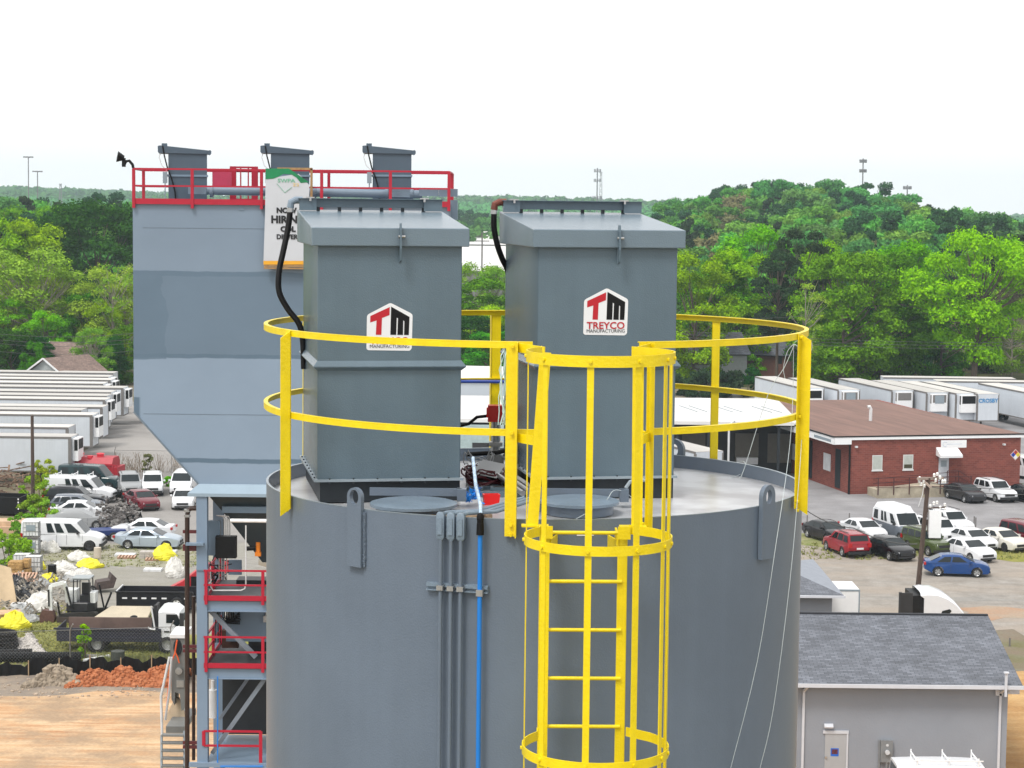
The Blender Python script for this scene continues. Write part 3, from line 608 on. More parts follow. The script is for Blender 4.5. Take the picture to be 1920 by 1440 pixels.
# banner hung on pallets
bn = empty('hiring_banner', (T(536, 400, TY-.25).x, TY-.25, zt-2.2), 0, 'white hiring banner with a green torn top hung on wooden pallets', 'banner')
O = bn.location.copy()
def BQ(pts, d, mat, nm, par=None):
    m = mb(); m.add([(p-O)+Vector((0, -d, 0)) for p in [T(x, y, TY-.25) for x, y in pts]], [tuple(range(len(pts)))]); return m.build(nm, mat, par or bn)
BW = M('banner_vinyl', (.52, .54, .58), .45, var=.05, scale=.7, bump=.3, bscale=2); BG = M('banner_green', (.004, .20, .07), .4, var=.25, scale=1.5); WOOD = M('pallet_wood', (.33, .2, .09), .8, var=.3, scale=8)
ORG = M('banner_orange', (.75, .36, .02), .5, var=.08)
BQ([(498, 335), (560, 326), (580, 347), (579, 490), (494, 489), (497, 400)], 0, BW, 'banner_sheet')
BQ([(498, 316), (542, 316), (580, 342), (574, 342), (564, 343), (556, 333), (546, 327), (532, 326), (520, 332), (512, 335), (498, 336)], .01, BG, 'green_top')
BQ([(494, 489), (580, 489), (580, 496), (494, 496)], .01, ORG, 'orange_bottom')
K = M('letter_black', (.01, .01, .012), .4); bx = 530
def btext(s, py, hpx, mat, sx=1.0, bold=.03, cx=537, slab=True):
    p = T(cx, py, TY-.25)-O; m = text_mb(s, hpx/60.5/.72, (p+Vector((0, -.014, 0)), (1, 0, 0), (0, 0, 1)), bold=bold*hpx/16, sx=sx)
    o = m.build('lettering', mat, bn); return o
btext('NOW', 399, 9.5, K, 1.05, .02, 537); btext('HIRING', 418, 13.5, K, 1.0, .016, 540); btext('CDL', 434, 9.5, K, 1.08, .02, 540); btext('DRIVERS', 448, 8.5, K, 1.0, .015, 541)
for cx, cy, ww in ((537, 399, 33), (540, 418, 75), (540, 434, 30), (541, 448, 58)):   # slab serifs as thin foot bars
    pass
GT = M('logo_green', (.12, .42, .25), .5); YT = M('logo_gold', (.72, .52, .18), .5)
btext('SWPA', 342, 7, GT, 1.25, .004, 537); btext('22', 349, 5.5, YT, 1.6, .004, 555)
m = mb()
for a, c in (((519, 344), (534, 361)), ((534, 361), (547, 351))): m.bar(T(*a, TY-.25)-O+Vector((0, -.012, 0)), T(*c, TY-.25)-O+Vector((0, -.012, 0)), .01)
m.build('logo_outline', GT, bn)
m = mb(); p0 = T(582, 316, TY-.2)-O; p1 = T(586, 372, TY-.2)-O; m.box(p0.x, p1.x, .02, .1, p1.z, p0.z+.0); m.build('wooden_upright', WOOD, bn); m = mb(); q0 = T(520, 314, TY-.2)-O; q1 = T(586, 319, TY-.2)-O; m.box(q0.x, q1.x, .02, .06, q1.z, q0.z); m.build('wooden_crossbar', WOOD, bn); m = mb()
a = T(495, 496, TY-.2)-O; c = T(580, 505, TY-.2)-O
m.box(a.x, c.x, -.0, .04, a.z-.06, a.z); m.box(a.x, c.x, .0, .04, c.z, c.z+.05)
for px in (499, 537, 575): q = T(px, 500, TY-.2)-O; m.box(q.x-.05, q.x+.05, .005, .1, c.z+.05, a.z-.06)
m.build('pallet_frame', WOOD, bn)
# ---- ledge beam under the hopper
zl0 = T(360, 928).z; zl1 = T(360, 907).z
m = mb(); x0 = T(355, 0+920).x+7; x1 = xb+.3
m.add([(x0+.3, -.02, zl1), (x1, -.02, zl1), (x1, -.35, zl0+.1), (x0, -.35, zl0+.1), (x1, -.35, zl0), (x0, -.35, zl0), (x0+.3, D_, zl1), (x1, D_, zl1), (x1, D_+.3, zl0), (x0, D_+.3, zl0)],
      [(3, 2, 1, 0), (5, 4, 2, 3), (0, 1, 7, 6), (6, 7, 8, 9), (9, 8, 4, 5), (3, 0, 6, 9), (3, 9, 5), (1, 2, 4, 8, 7)]); m.build('ledge_beam', M('ledge_grey', (.27, .35, .42), .4, var=.06, scale=.8), tow)
# legs
LEG = M('leg_grey', (.18, .245, .33), .42, var=.08, scale=.5)
lx0 = T(371, 1000).x+7; lx1 = T(391, 1000).x+7
for y in (-.3, D_-.1):
    for (a, c) in ((lx0, lx1), (xb-.6, xb-.27)):
        m = mb(); m.box(a, c, y, y+.02, 0, zl0); m.box((a+c)/2-.02, (a+c)/2+.02, y+.02, y+.28, 0, zl0); m.box(a, c, y+.28, y+.30, 0, zl0); m.build('leg', LEG, tow)
m = mb(); a = T(391, 1040, TY+.6).x+7; c = T(413, 1040, TY+.6).x+7; m.box(a, c, .6, .8, T(0+400, 1048).z, zl0-.9); m.build('inner_plate', TG, tow)
m = mb(); m.box(T(371, 0).x+7-.35, T(383, 0).x+7, -.5, -.3, T(370, 1017).z-.02, T(370, 1015).z+.02); m.box(lx0, lx1+.02, -.34, -.305, T(380, 1066).z, T(380, 1062).z); m.build('ledge_tab', TG, tow)
# lower hopper: dark underside tapering to the discharge
m = mb(); h0 = zl0; h1 = T(400, 1010, TY).z; hx0 = T(393, 0+950).x+7; hx1 = xb-.7
m.loft([[(hx0-.1, .2, h0), (hx1, .2, h0), (hx1, D_-.3, h0), (hx0-.1, D_-.3, h0)], [(hx0+.38, .5, T(0+400, 967).z), (hx1-.4, .5, T(400, 967).z), (hx1-.4, D_-.6, T(400, 967).z), (hx0+.38, D_-.6, T(400, 967).z)],
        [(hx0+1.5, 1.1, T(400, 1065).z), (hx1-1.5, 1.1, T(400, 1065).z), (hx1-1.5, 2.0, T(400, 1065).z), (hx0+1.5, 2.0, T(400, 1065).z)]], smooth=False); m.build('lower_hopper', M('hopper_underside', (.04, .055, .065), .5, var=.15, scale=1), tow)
m = mb(); z = T(430, 958).z; m.box(hx0+.35, hx1, .25, .5, z-.1, z+.1); m.build('cross_beam', TG, tow)
# platforms
GRAT = M('grating_dark', (.05, .055, .06), .6, var=.3, scale=5)
px0, px1 = 385, 530
for i, (ytop, yk, zb2) in enumerate(((1065, 1121, 1142), (1189, 1247, 1268), (1366, 1425, 1430))):
    z = T(385, yk).z; a = T(px0, yk).x+7; c = T(px1, yk).x+7
    m = mb(); m.box(a+.05, c, -.25, D_-.2, z-.05, z); m.build('platform_deck', GRAT if i < 2 else TG, tow)
    if i < 2:
        rail_side((a, -.32, 0), (c, -.32, 0), z-.02, [0.03, 0.76, 1], par=tow, hgt=T(385, ytop).z-z, kick=.16, pw=.09)
        rail_side((a+.05, -.3, 0), (a+.05, D_-.3, 0), z-.02, [.5, 1], par=tow, hgt=T(385, ytop).z-z, kick=.14)
        m = mb(); z2 = T(385, zb2).z; m.box(a+.1, c, -.24, -.2, z2, z-.052); m.box(a+.1, c, -.30, -.12, z2-.02, z2); m.build('deck_beam', LEG, tow)
    else:
        m = mb(); zt_ = T(385, 1366).z; zm = T(385, 1393).z; m.bar((a, -.3, zt_), (a+1.78, -.3, zt_), .06); m.bar((a, -.3, zm), (a+1.78, -.3, zm), .06); m.box(a-.05, a+.05, -.34, -.28, zm, zt_); m.box(a+1.72, a+1.82, -.34, -.28, z, zt_); m.build('gate_rail', RED, tow)
        m = mb(); m.box(a-.45, c, -.42, -.3, z-.12, z+.02); m.build('deck_beam', LEG, tow)
# braces
m = mb()
def tb(a, c, Y, wd, mm=None): (mm or m).bar(TL(T(*a, Y)), TL(T(*c, Y)), wd, wd, up=(0, 1, 0))
for a_ in (((392, 1142), (480, 1232), TY, .14), ((428, 1142), (450, 1165), TY+1.2, .12), ((497, 1272), (398, 1412), TY, .13), ((468, 1268), (412, 1348), TY+1.5, .10)): m = mb(); tb(*a_); m.build('diagonal_brace', M('brace_grey', (.18, .21, .25), .4), tow)
# grey chute block under the first deck
cb = empty('discharge_chute', TL(T(468, 1198, TY+1.6))+Vector((-7, TY, 0)), 0, 'grey square chute between the tower decks', 'chute')
a = T(447, 1160, TY+1.6); c = T(489, 1205, TY+1.6); o = cb.location
m = mb(); m.loft([[(-.7, -.4, 0), (.7, -.4, 0), (.7, .8, 0), (-.7, .8, 0)], [(-.68, -.4, 1.0), (.68, -.4, 1.0), (.68, .8, 1.0), (-.68, .8, 1.0)]], smooth=False); m.box(-.55, .6, -.2, .6, 1.0, 1.35); m.build('body', TG, cb)
for x in (-.6, .6): m = mb(); m.cyl((x, -.45, .75), (x, -.45, 1.5), .05, n=8); m.box(x-.1, x+.1, -.52, -.4, .65, .85); m.build('hanger_rod', CHROME, cb)
# black cabinet, motor, tube light
kb = empty('control_cabinet', T(423, 1047, TY+.1), 0, 'black electrical cabinet hanging inside the tower frame', 'cabinet')
m = mb(); m.box(-.32, .32, 0, .3, 0, .68); m.build('box', BLACK, kb)
m = mb()
for k in range(4): m.tube([(-.3+.06*k, .1, 1.33-.0*k), (-.1+.06*k, .1, 1.30), (-.06+.06*k, .1, 1.2), (-.06+.06*k, .1, .68)], .018, 6)
m.build('conduit', CHROME, kb)
m = mb()
for k in range(4): m.cyl((-.22+.08*k, .1, -.7), (-.22+.08*k, .1, 0), .018, n=6)
m.build('lower_conduit', CHROME, kb)
tl = empty('tube_light', T(432, 976, TY-.1), 0, 'long white tube light under the tower hopper', 'light')
m = mb(); m.cyl((0, 0, 0), (2.4, 0, 0), .06, n=10); m.build('tube', M('white_tube', (.85, .85, .85), .3), tl)
mo = empty('orange_motor', T(484, 1035, TY+.4), 0, 'small orange gear motor in the tower', 'motor')
m = mb(); m.cyl((0, 0, 0), (0, 0, .3), .07, n=12); m.box(-.09, .09, -.1, .1, -.12, 0); m.build('housing', M('motor_orange', (.7, .2, .01), .4), mo)
m = mb(); m.cyl((-.4, 0, .1), (-.1, 0, .12), .07, n=10); m.build('shaft_block', BLACK, mo)
pl = empty('conduit_loop', T(448, 1100, TY-.1), 0, 'pale bent conduit standing behind the upper red rail', 'conduit')
o = pl.location; m = mb(); m.tube([T(x, y, TY-.1)-o for x, y in ((461, 985), (461, 1020), (461, 1060), (461, 1095), (459, 1104), (452, 1107), (420, 1107), (399, 1107), (395, 1100), (394, 1062))], .022, 8); m.build('pipe', WHITED, pl)
# bundled black conduits in the lower bay
m = mb()
for k in range(9): m.tube([TL(T(404+k*4.2, 1140, TY+1.0)), TL(T(404+k*4.2, 1152+k*1.5, TY+1.0)), TL(T(410+k*4.2, 1161-k*1.1+6, TY+1.0)), TL(T(450, 1141+(8-k)*3.6, TY+1.0))], .022, 6)
for k in range(4): m.cyl(TL(T(404+k*3, 1140, TY+1)), TL(T(404+k*3, 1205, TY+1)), .018, n=6)
m.build('cable_bundle', BLACK, tow)
m = mb()
for k in range(26): a = T(rnd.uniform(392, 420), rnd.uniform(1048, 1085), TY+.5); c = a+Vector((rnd.uniform(-.4, .4), 0, rnd.uniform(-.5, .3))); m.bar(TL(a), TL(c), .035)
m.build('pipework', DGREY, tow)
m = mb(); a = T(428, 1050, TY+2); c = T(453, 1078, TY+2); aa, cc_ = TL(a), TL(c); m.box(aa.x, cc_.x, 2, 2.1, cc_.z, aa.z); m.build('vent_grille', TG, tow)
# dark mixer body behind the decks
m = mb(); a = TL(T(395, 1040, TY+2.4)); c = TL(T(560, 1110, TY+2.4)); m.box(c.x-2.0, c.x, 2.3, 3.0, c.z-1.2, a.z-.8); m.box(a.x+.4, c.x, 2.2, 3.1, T(400, 1410).z, T(400, 1300).z+.6); m.cyl((a.x+1.3, 2.2, T(400, 1230).z), (c.x, 2.2, T(400, 1230).z), .5, n=14); m.build('mixer_body', M('mixer_dark', (.02, .022, .025), .5, var=.3, scale=1), tow)
m = mb(); m.box(TL(T(416, 1180, TY+1.8)).x, TL(T(447, 1180, TY+1.8)).x, 1.8, 2.0, T(420, 1215, TY+1.8).z, T(420, 1182, TY+1.8).z); m.build('rusty_plate', M('rusty_plate', (.06, .022, .012), .7, var=.3, scale=3), tow)
m = mb(); m.cyl(T(408, 1268, TY-.35), T(408, 1440, TY-.35), .02, n=8); m.cyl(T(413, 1437, TY-.45), T(493, 1437, TY-.45), .025, n=8); tag(m.build('blue_air_line', BLUE), 'thin blue air line down the front of the tower', 'hose')
wt = empty('white_tank', T(399, 1345, TY+1.5), 0, 'white cylinder with a fitting inside the tower bottom bay', 'cylinder')
m = mb(); m.cyl((0, 0, .0), (0, 0, .9), .14, n=12); m.cyl((0, 0, .9), (0, 0, 1.2), .06, n=10); m.build('shell', WHITED, wt)
# ---- brown down pipes on brackets
bp2 = empty('brown_pipe', T(351, 1200, TY-.2), 0, 'tall dark brown pipe bending into the tower on red brackets', 'pipe')
o = bp2.location; pts = [T(351, 1500, TY-.2)-o, T(351, 1200, TY-.2)-o, T(351, 966, TY-.2)-o, T(353, 957, TY-.2)-o, T(358, 953, TY-.2)-o, T(372, 953, TY-.2)-o]
m = mb(); m.tube(pts, .075, 12); m.build('pipe', BROWN, bp2)
m = mb()
for py in (957, 967): q = T(351, py, TY-.2)-o; m.cyl(q-Vector((0, 0, .04)), q+Vector((0, 0, .04)), .1, n=12)
m.build('coupling', CHROME, bp2)
for py in (995, 1022, 1028, 1210, 1218, 1390, 1398): m = mb(); a = T(344, py, TY-.1)-o; c = T(372, py, TY-.1)-o; m.box(a.x, c.x, -.04, .04, a.z-.06, a.z+.04); m.build('bracket', M('bracket_maroon', (.09, .012, .015), .5), bp2)
bp3 = empty('thin_brown_pipe', T(363, 1250, TY+.3), 0, 'thinner brown pipe just right of the tall brown pipe', 'pipe')
o = bp3.location; m = mb(); m.cyl(T(363, 1425, TY+.3)-o, T(363, 1118, TY+.3)-o, .055, n=10); m.build('pipe', BROWN, bp3)
# ---- grey housing with stairs (left of the tower)
YH = 68.0
gh = empty('grey_housing', T(334, 1330, YH), 0, 'tall grey steel housing with a white lid and an orange hose', 'housing')
o = gh.location; HG = M('housing_grey', (.17, .175, .17), .5, var=.12, scale=2)
a = T(321, 1196, YH)-o; c = T(347, 1328, YH)-o
m = mb(); m.prism([(a.x, c.z+.3), (a.x, a.z), (c.x, a.z), (c.x, c.z), (c.x-.12, c.z-.1), (.05, c.z+.5), (-.1, c.z+.55), (a.x+.1, c.z+.1)], -.9, ((0, 0, 0), (1, 0, 0), (0, 0, 1))); m.build('body', HG, gh)
m = mb(); m.box(a.x-.04, c.x+.04, -.05, 1.3, a.z, a.z+.12); m.build('lid', WHITE, gh)
m = mb(); q = T(333, 1214, YH)-o; m.loft([[(q.x+rx*math.cos(g), y, q.z+rz_*math.sin(g)) for g in np.linspace(0, 5.9, 14)] for y, rx, rz_ in ((-.001, .15, .28), (-.06, .13, .25))]); m.build('oval_cover', DGREY, gh)
m = mb(); q = T(336, 1257, YH)-o; m.cyl((q.x, -.12, q.z), (q.x, 0, q.z), .12, n=14); m.box(q.x-.05, q.x+.05, -.14, -.12, q.z-.08, q.z+.08); q = T(338, 1282, YH)-o; m.box(q.x-.12, q.x+.12, -.03, 0, q.z-.12, q.z+.12); m.build('gauge', CHROME, gh)
m = mb(); m.tube([T(332, 1200, YH-.15)-o, T(328, 1225, YH-.15)-o, T(322, 1240, YH-.15)-o, T(319, 1262, YH-.15)-o, T(310, 1345, YH-.15)-o], .028, 6); m.tube([T(328, 1222, YH-.15)-o, T(333, 1232, YH-.15)-o, T(336, 1243, YH-.15)-o], .022, 6); m.build('orange_hose', M('orange_hose', (.75, .12, .03), .4), gh)
st = empty('metal_stairs', T(325, 1440, YH-2), 0, 'grey metal steps with a pale handrail beside the housing', 'stairs')
o = st.location; m = mb(); m.bar(T(303, 1378, YH-2)-o, T(303, 1520, YH-2.6)-o, .06, .14, up=(0, 1, 0)); m.bar(T(346, 1370, YH-2)-o, T(346, 1520, YH-2.6)-o, .06, .14, up=(0, 1, 0)); m.build('stringer', GREYL, st)
for k in range(8):
    m = mb(); py = 1376+k*14.5; a = T(304, py, YH-2-.07*k)-o; c = T(345, py, YH-2-.07*k)-o; m.box(a.x, c.x, a.y-.16, a.y+.1, a.z-.05, a.z); m.build('tread', HG, st)
m = mb(); pts = [T(x, y, YH-1.8)-o for x, y in ((304, 1378), (302, 1305), (318, 1232))]; m.tube(pts, .045, 7); m.tube([T(x, y, YH-1.6)-o for x, y in ((310, 1350), (318, 1290), (322, 1232))], .04, 7); m.build('handrail', WHITED, st)
m = mb(); z = T(325, 1371, YH-1).z; a = T(311, 1362, YH-1)-o; c = T(346, 1362, YH-1)-o; m.box(a.x, c.x, a.y, a.y+2.5, a.z-.22, a.z); m.build('landing', HG, st)
m = mb(); q = T(330, 1331, YH+.3)-T(325, 1440, YH-2); m.loft([[(q.x-.4, q.y, q.z-.35), (q.x+.35, q.y, q.z-.35), (q.x+.3, q.y+.4, q.z-.35)], [(q.x-.05, q.y+.05, q.z+.4), (q.x+.12, q.y+.05, q.z+.35), (q.x+.08, q.y+.2, q.z+.4)]], smooth=False); m.build('sandbag', M('sand_bag', (.5, .4, .28), .9), st)
# ================================================================== TERRAIN AND SURFACES
def hterr(x, y):
    """gentle relief beyond the site"""
    r = 0.0
    def bump(cx, cy, sx, sy, h): return h*math.exp(-((x-cx)/sx)**2-((y-cy)/sy)**2)
    if y > 290:
        r += bump(81, 655, 37, 140, 10.5)+bump(114, 690, 40, 170, 6)+bump(170, 700, 90, 200, 1.0)
        r += bump(-150, 520, 120, 170, 5.5)+bump(-60, 600, 60, 120, 3)
        r *= min(1, (y-290)/90)
    far = max(0, min(1, (y-1300)/1500)); far = far*far*(3-2*far)
    r += far*(8+9*math.sin(x/420+2.6)+5*math.sin(x/170+1)+(8 if x < -300 else 0)*min(1, max(0, (-x-300)/300)))
    return r
xs_ = sorted(set([round(v, 1) for v in list(np.linspace(-420, 420, 85))+list(np.linspace(-2400, 2400, 41))])); ys_ = sorted(set(list(np.linspace(-400, 280, 12))+list(np.linspace(280, 1200, 62))+list(np.linspace(1250, 4000, 40))))
m = mb(); vs = [(x, y, hterr(x, y)) for y in ys_ for x in xs_]; nx = len(xs_)
js = [j for j in range(len(ys_)-1)]; Jn = [j for j in js if ys_[j+1] <= 290]; Jf = [j for j in js if ys_[j+1] > 290]
m.add(vs, [(j*nx+i, j*nx+i+1, (j+1)*nx+i+1, (j+1)*nx+i) for j in Jn for i in range(nx-1)], True)
mh = mb(); mh.add(vs, [(j*nx+i, j*nx+i+1, (j+1)*nx+i+1, (j+1)*nx+i) for j in Jf for i in range(nx-1)], True)
def gmat(name, cols, scales, rough=.95, bump=.4, bs=1.5, stretch=None, rot=0, pos=(.35, .65)):
    m_, n, b = node_mat(name); L = n.links; tc = n.nodes.new('ShaderNodeTexCoord')
    mp = n.nodes.new('ShaderNodeMapping'); mp.inputs['Rotation'].default_value = (0, 0, rot); mp.inputs['Scale'].default_value = stretch or (1, 1, 1); L.new(tc.outputs['Object'], mp.inputs[0])
    out = None
    for i, (c, s) in enumerate(zip(cols[1:], scales)):
        no = n.nodes.new('ShaderNodeTexNoise'); no.inputs['Scale'].default_value = s; no.inputs['Detail'].default_value = 7; no.inputs['Roughness'].default_value = .62
        L.new(mp.outputs[0] if i % 2 == 0 else tc.outputs['Object'], no.inputs['Vector'])
        ra = n.nodes.new('ShaderNodeValToRGB'); e = ra.color_ramp.elements; e[0].position, e[1].position = pos; e[0].color = (0, 0, 0, 1); e[1].color = (1, 1, 1, 1); L.new(no.outputs['Fac'], ra.inputs[0])
        mx = n.nodes.new('ShaderNodeMix'); mx.data_type = 'RGBA'; L.new(ra.outputs[0], mx.inputs[0])
        if out is None: mx.inputs[6].default_value = list(cols[0])+[1]
        else: L.new(out, mx.inputs[6])
        mx.inputs[7].default_value = list(c)+[1]; out = mx.outputs[2]
    n2 = n.nodes.new('ShaderNodeTexNoise'); n2.inputs['Scale'].default_value = bs*6; n2.inputs['Detail'].default_value = 6; L.new(tc.outputs['Object'], n2.inputs[0])
    mr = n.nodes.new('ShaderNodeMapRange'); mr.inputs[3].default_value = .72; mr.inputs[4].default_value = 1.25; L.new(n2.outputs['Fac'], mr.inputs[0])
    h = n.nodes.new('ShaderNodeHueSaturation'); L.new(out, h.inputs['Color']); L.new(mr.outputs[0], h.inputs['Value']); L.new(h.outputs[0], b.inputs['Base Color'])
    b.inputs['Roughness'].default_value = rough; setv(b, Specular_IOR_Level=.2)
    n3 = n.nodes.new('ShaderNodeTexNoise'); n3.inputs['Scale'].default_value = bs; n3.inputs['Detail'].default_value = 8; L.new(tc.outputs['Object'], n3.inputs[0])
    bu = n.nodes.new('ShaderNodeBump'); bu.inputs['Strength'].default_value = bump; bu.inputs['Distance'].default_value = .15; L.new(n3.outputs['Fac'], bu.inputs['Height']); L.new(bu.outputs[0], b.inputs['Normal'])
    return m_
GG = gmat('yard_ground', [(.20, .18, .15), (.26, .24, .21), (.12, .125, .035), (.19, .15, .11)], [.09, .16, .5], bs=1.2)
WG = gmat('woodland_floor', [(.035, .05, .015), (.06, .085, .02), (.09, .08, .03)], [.05, .2], bs=.4)
go = m.build('ground', GG); tag(go, kind='structure'); go2 = mh.build('hills', WG); tag(go2, kind='structure')
def sheet(name, pts, z, mat, jag=0.0, seg=2.0):
    """pts are pixel corners of the patch on the ground"""
    P = [G(x, y, 0) for x, y in pts]; out = []
    for i, p in enumerate(P):
        q = P[(i+1) % len(P)]; k = max(1, int((q-p).length/seg)) if jag else 1; d = (q-p); nn = Vector((-d.y, d.x, 0)).normalized() if d.length else Vector((0, 0, 0))
        for j in range(k): o = rnd.gauss(0, jag) if j else 0; out.append(p+d*(j/k)+nn*o)
    bm = bmesh.new(); vv = [bm.verts.new((p.x, p.y, z)) for p in out]; ed = [bm.edges.new((vv[i], vv[(i+1) % len(vv)])) for i in range(len(vv))]
    bmesh.ops.triangle_fill(bm, edges=ed, use_beauty=True)
    for f in bm.faces:
        f.normal_update()
        if f.normal.z < 0: f.normal_flip()
    me = bpy.data.meshes.new(name); bm.to_mesh(me); bm.free(); me.materials.append(mat); o = bpy.data.objects.new(name, me); col.objects.link(o); return tag(o, kind='structure')
DIRT = gmat('tan_clay', [(.45, .27, .145), (.53, .36, .21), (.41, .21, .10), (.56, .40, .25), (.34, .24, .155)], [.5, .16, .9, .3], stretch=(.22, 2.2, 1), rot=R_(-6), bs=1.0, bump=.8, pos=(.44, .6))
ASPH = gmat('old_asphalt', [(.235, .225, .215), (.28, .27, .255), (.165, .155, .15), (.31, .295, .28)], [.07, .25, .04], bs=2, bump=.15)
ASPR = gmat('lilac_grey_asphalt', [(.255, .25, .26), (.30, .295, .30), (.20, .195, .20)], [.05, .3], bs=2, bump=.1)
GRAV = gmat('gravel_dirt', [(.27, .258, .238), (.185, .176, .16), (.32, .305, .282), (.25, .24, .205)], [.3, .9, .2], stretch=(.5, 1.4, 1), bs=1.5, bump=.5)
GRAS = gmat('patchy_grass', [(.19, .21, .03), (.14, .17, .022), (.30, .26, .12), (.24, .23, .05)], [.25, .5, .9], bs=2, bump=.7)
MUD = gmat('grey_mud', [(.26, .215, .17), (.34, .27, .2), (.2, .17, .145)], [.3, .8], bs=1.6, bump=.6, stretch=(.5, 1.5, 1))
sheet('woodland_floor', [(-900, 690), (250, 690), (900, 700), (1300, 730), (1450, 705), (1920, 700), (3000, 690), (2600, 560), (-600, 560)], .004, WG)
sheet('dirt_yard', [(-900, 1310), (60, 1306), (180, 1296), (330, 1300), (520, 1296), (520, 2200), (-900, 2200)], .008, DIRT, .25, 1.5)
sheet('mud_strip', [(-900, 1238), (200, 1240), (340, 1240), (500, 1240), (500, 1312), (300, 1318), (170, 1308), (60, 1322), (-900, 1324)], .004, MUD, .2, 1.5)
sheet('grass', [(-900, 1120), (60, 1120), (140, 1150), (330, 1190), (520, 1190), (520, 1242), (-900, 1242)], .012, GRAS, .3, 1.5)
sheet('gravel_yard', [(-900, 1012), (500, 1012), (520, 1192), (330, 1192), (215, 1160), (120, 1128), (-900, 1120)], .008, GRAV, .4, 2)
sheet('grass_strip', [(60, 1022), (420, 1022), (400, 1052), (280, 1066), (200, 1060), (60, 1052)], .016, gmat('thin_grass', [(.28, .265, .22), (.22, .235, .09), (.32, .30, .25)], [.7, 1.4], bs=2), .35, 1.2)
sheet('asphalt_lot', [(86, 1018), (86, 900), (120, 870), (165, 842), (185, 800), (205, 770), (300, 735), (900, 735), (900, 1016)], .012, ASPH, .12, 2)
sheet('parking_lot', [(900, 1005), (900, 800), (1500, 720), (1760, 742), (2600, 760), (2600, 1003), (1800, 1006), (1510, 1000)], .012, ASPR, .12, 3)
sheet('road_dirt', [(1450, 1170), (1450, 1003), (1800, 1004), (2600, 1002), (2600, 1500), (1900, 1180), (1700, 1180)], .008, gmat('tan_lot', [(.285, .272, .252), (.34, .325, .302), (.20, .188, .172), (.32, .272, .225)], [.3, .8, .12], stretch=(.4, 1.6, 1), bs=1.5, bump=.3), .4, 2)
sheet('grass_strip', [(1840, 1026), (1900, 1022), (2200, 1026), (2200, 1052), (1900, 1054), (1850, 1046)], .016, GRAS, .3, 1.5)
sheet('grass_strip', [(1500, 1000), (1540, 1002), (1600, 1024), (1560, 1030), (1500, 1022)], .016, gmat('thin_grass_b', [(.25, .24, .10), (.32, .29, .20), (.16, .19, .05)], [.4, .8], bs=2), .2, 1.2)
sheet('orange_clay_patch', [(1790, 1140), (1850, 1136), (1920, 1142), (1925, 1160), (1860, 1164), (1800, 1156)], .016, gmat('orange_clay', [(.36, .22, .14), (.33, .28, .22)], [.3], bs=1), .3, 1)
sheet('dirt_yard', [(1700, 1262), (2300, 1262), (2600, 2200), (1300, 2200), (1300, 1420)], .016, gmat('brown_clay', [(.48, .29, .12), (.42, .23, .09), (.54, .37, .18), (.3, .16, .06)], [.3, .5, .15], stretch=(.4, 1.5, 1), rot=R_(20), bs=1, bump=.6), .3, 1.5)
# ------------------------------------------------------------------ spoil heaps
def heap(name, pxs, mat, lab, cat='mound', rough=.22, n=3000, lump=.18):
    """pxs: list of (px, base_py, height) along the ridge"""
    pts = [(G(x, y, 0), h) for x, y, h in pxs]; m = mb(); NX, NY = 110, 26; vs = []
    rg = random.Random(len(name)+len(pxs)); 
    def nz(x, y):
        return (math.sin(x*3.1+y*1.7)+math.sin(x*5.3-y*4.1+1)+math.sin(x*9.7+y*7.9+2)*.7+math.sin(x*17+y*13)*.45)/3
    for i in range(NX):
        f = i/(NX-1)*(len(pts)-1); k = min(int(f), len(pts)-2); q = f-k; p = pts[k][0].lerp(pts[k+1][0], q); h = pts[k][1]*(1-q)+pts[k+1][1]*q
        for j in range(NY):
            t = j/(NY-1)*2-1; wd = max(.3, h*1.6); y = p.y+wd+t*wd; x = p.x
            z = h*max(0, (1-abs(t)**1.5))*(.82+.35*nz(x, y))+rough*.5*max(0, 1-abs(t)**3)*(nz(x*2.3, y*2.1))*min(1, h)+rg.uniform(-.03, .03)*min(1, h*2)
            vs.append((x+rg.uniform(-.05, .05), y, max(-.03, z-.02)))
    m.add(vs, [(i*NY+j, (i+1)*NY+j, (i+1)*NY+j+1, i*NY+j+1) for i in range(NX-1) for j in range(NY-1)], False)
    # clods
    for _ in range(int(n*.12)):
        v = rg.choice(vs); s_ = rg.uniform(.03, lump)*(1 if rg.random() < .8 else 1.6)
        if v[2] < .03 and rg.random() < .7: continue
        c = Vector(v); ico = [Vector((math.cos(a)*math.cos(e), math.sin(a)*math.cos(e), math.sin(e)))*s_*rg.uniform(.7, 1.15)+c for e in (-.4, .5) for a in (0, 1.25, 2.5, 3.77, 5.02)]+[c+Vector((0, 0, s_))]
        m.add(ico, [(k, (k+1) % 5, 5+(k+1) % 5, 5+k) for k in range(5)]+[(5+k, 5+(k+1) % 5, 10) for k in range(5)], False)
    return tag(m.build(name, mat), lab, cat)
GREYC = M('grey_brown_spoil', (.27, .22, .165), .95, var=.35, scale=3); REDC = M('orange_clay_spoil', (.36, .105, .04), .95, var=.22, scale=2.2, c2=(.46, .19, .095), spec=.1)
heap('soil_mound', [(44, 1291, .05), (66, 1289, .45), (92, 1287, .95), (115, 1287, .75), (145, 1288, .15)], GREYC, 'grey brown soil mound at the left end of the orange clay heap')
heap('clay_mound', [(122, 1291, .1), (140, 1289, .5), (172, 1287, .82), (195, 1287, .5), (215, 1287, .8), (235, 1288, .62), (262, 1289, .6), (300, 1290, .9), (345, 1289, .8)], REDC, 'lumpy orange clay heap along the black silt fence', n=9000, lump=.13)
heap('gravel_pile', [(2, 1228, .1), (25, 1226, .7), (45, 1226, .9), (62, 1226, .5), (85, 1228, .1)], M('pale_gravel', (.5, .47, .44), .95, var=.2, scale=6), 'pale gravel pile beside the coiled black pipe', 'gravel pile', n=1500, lump=.07)
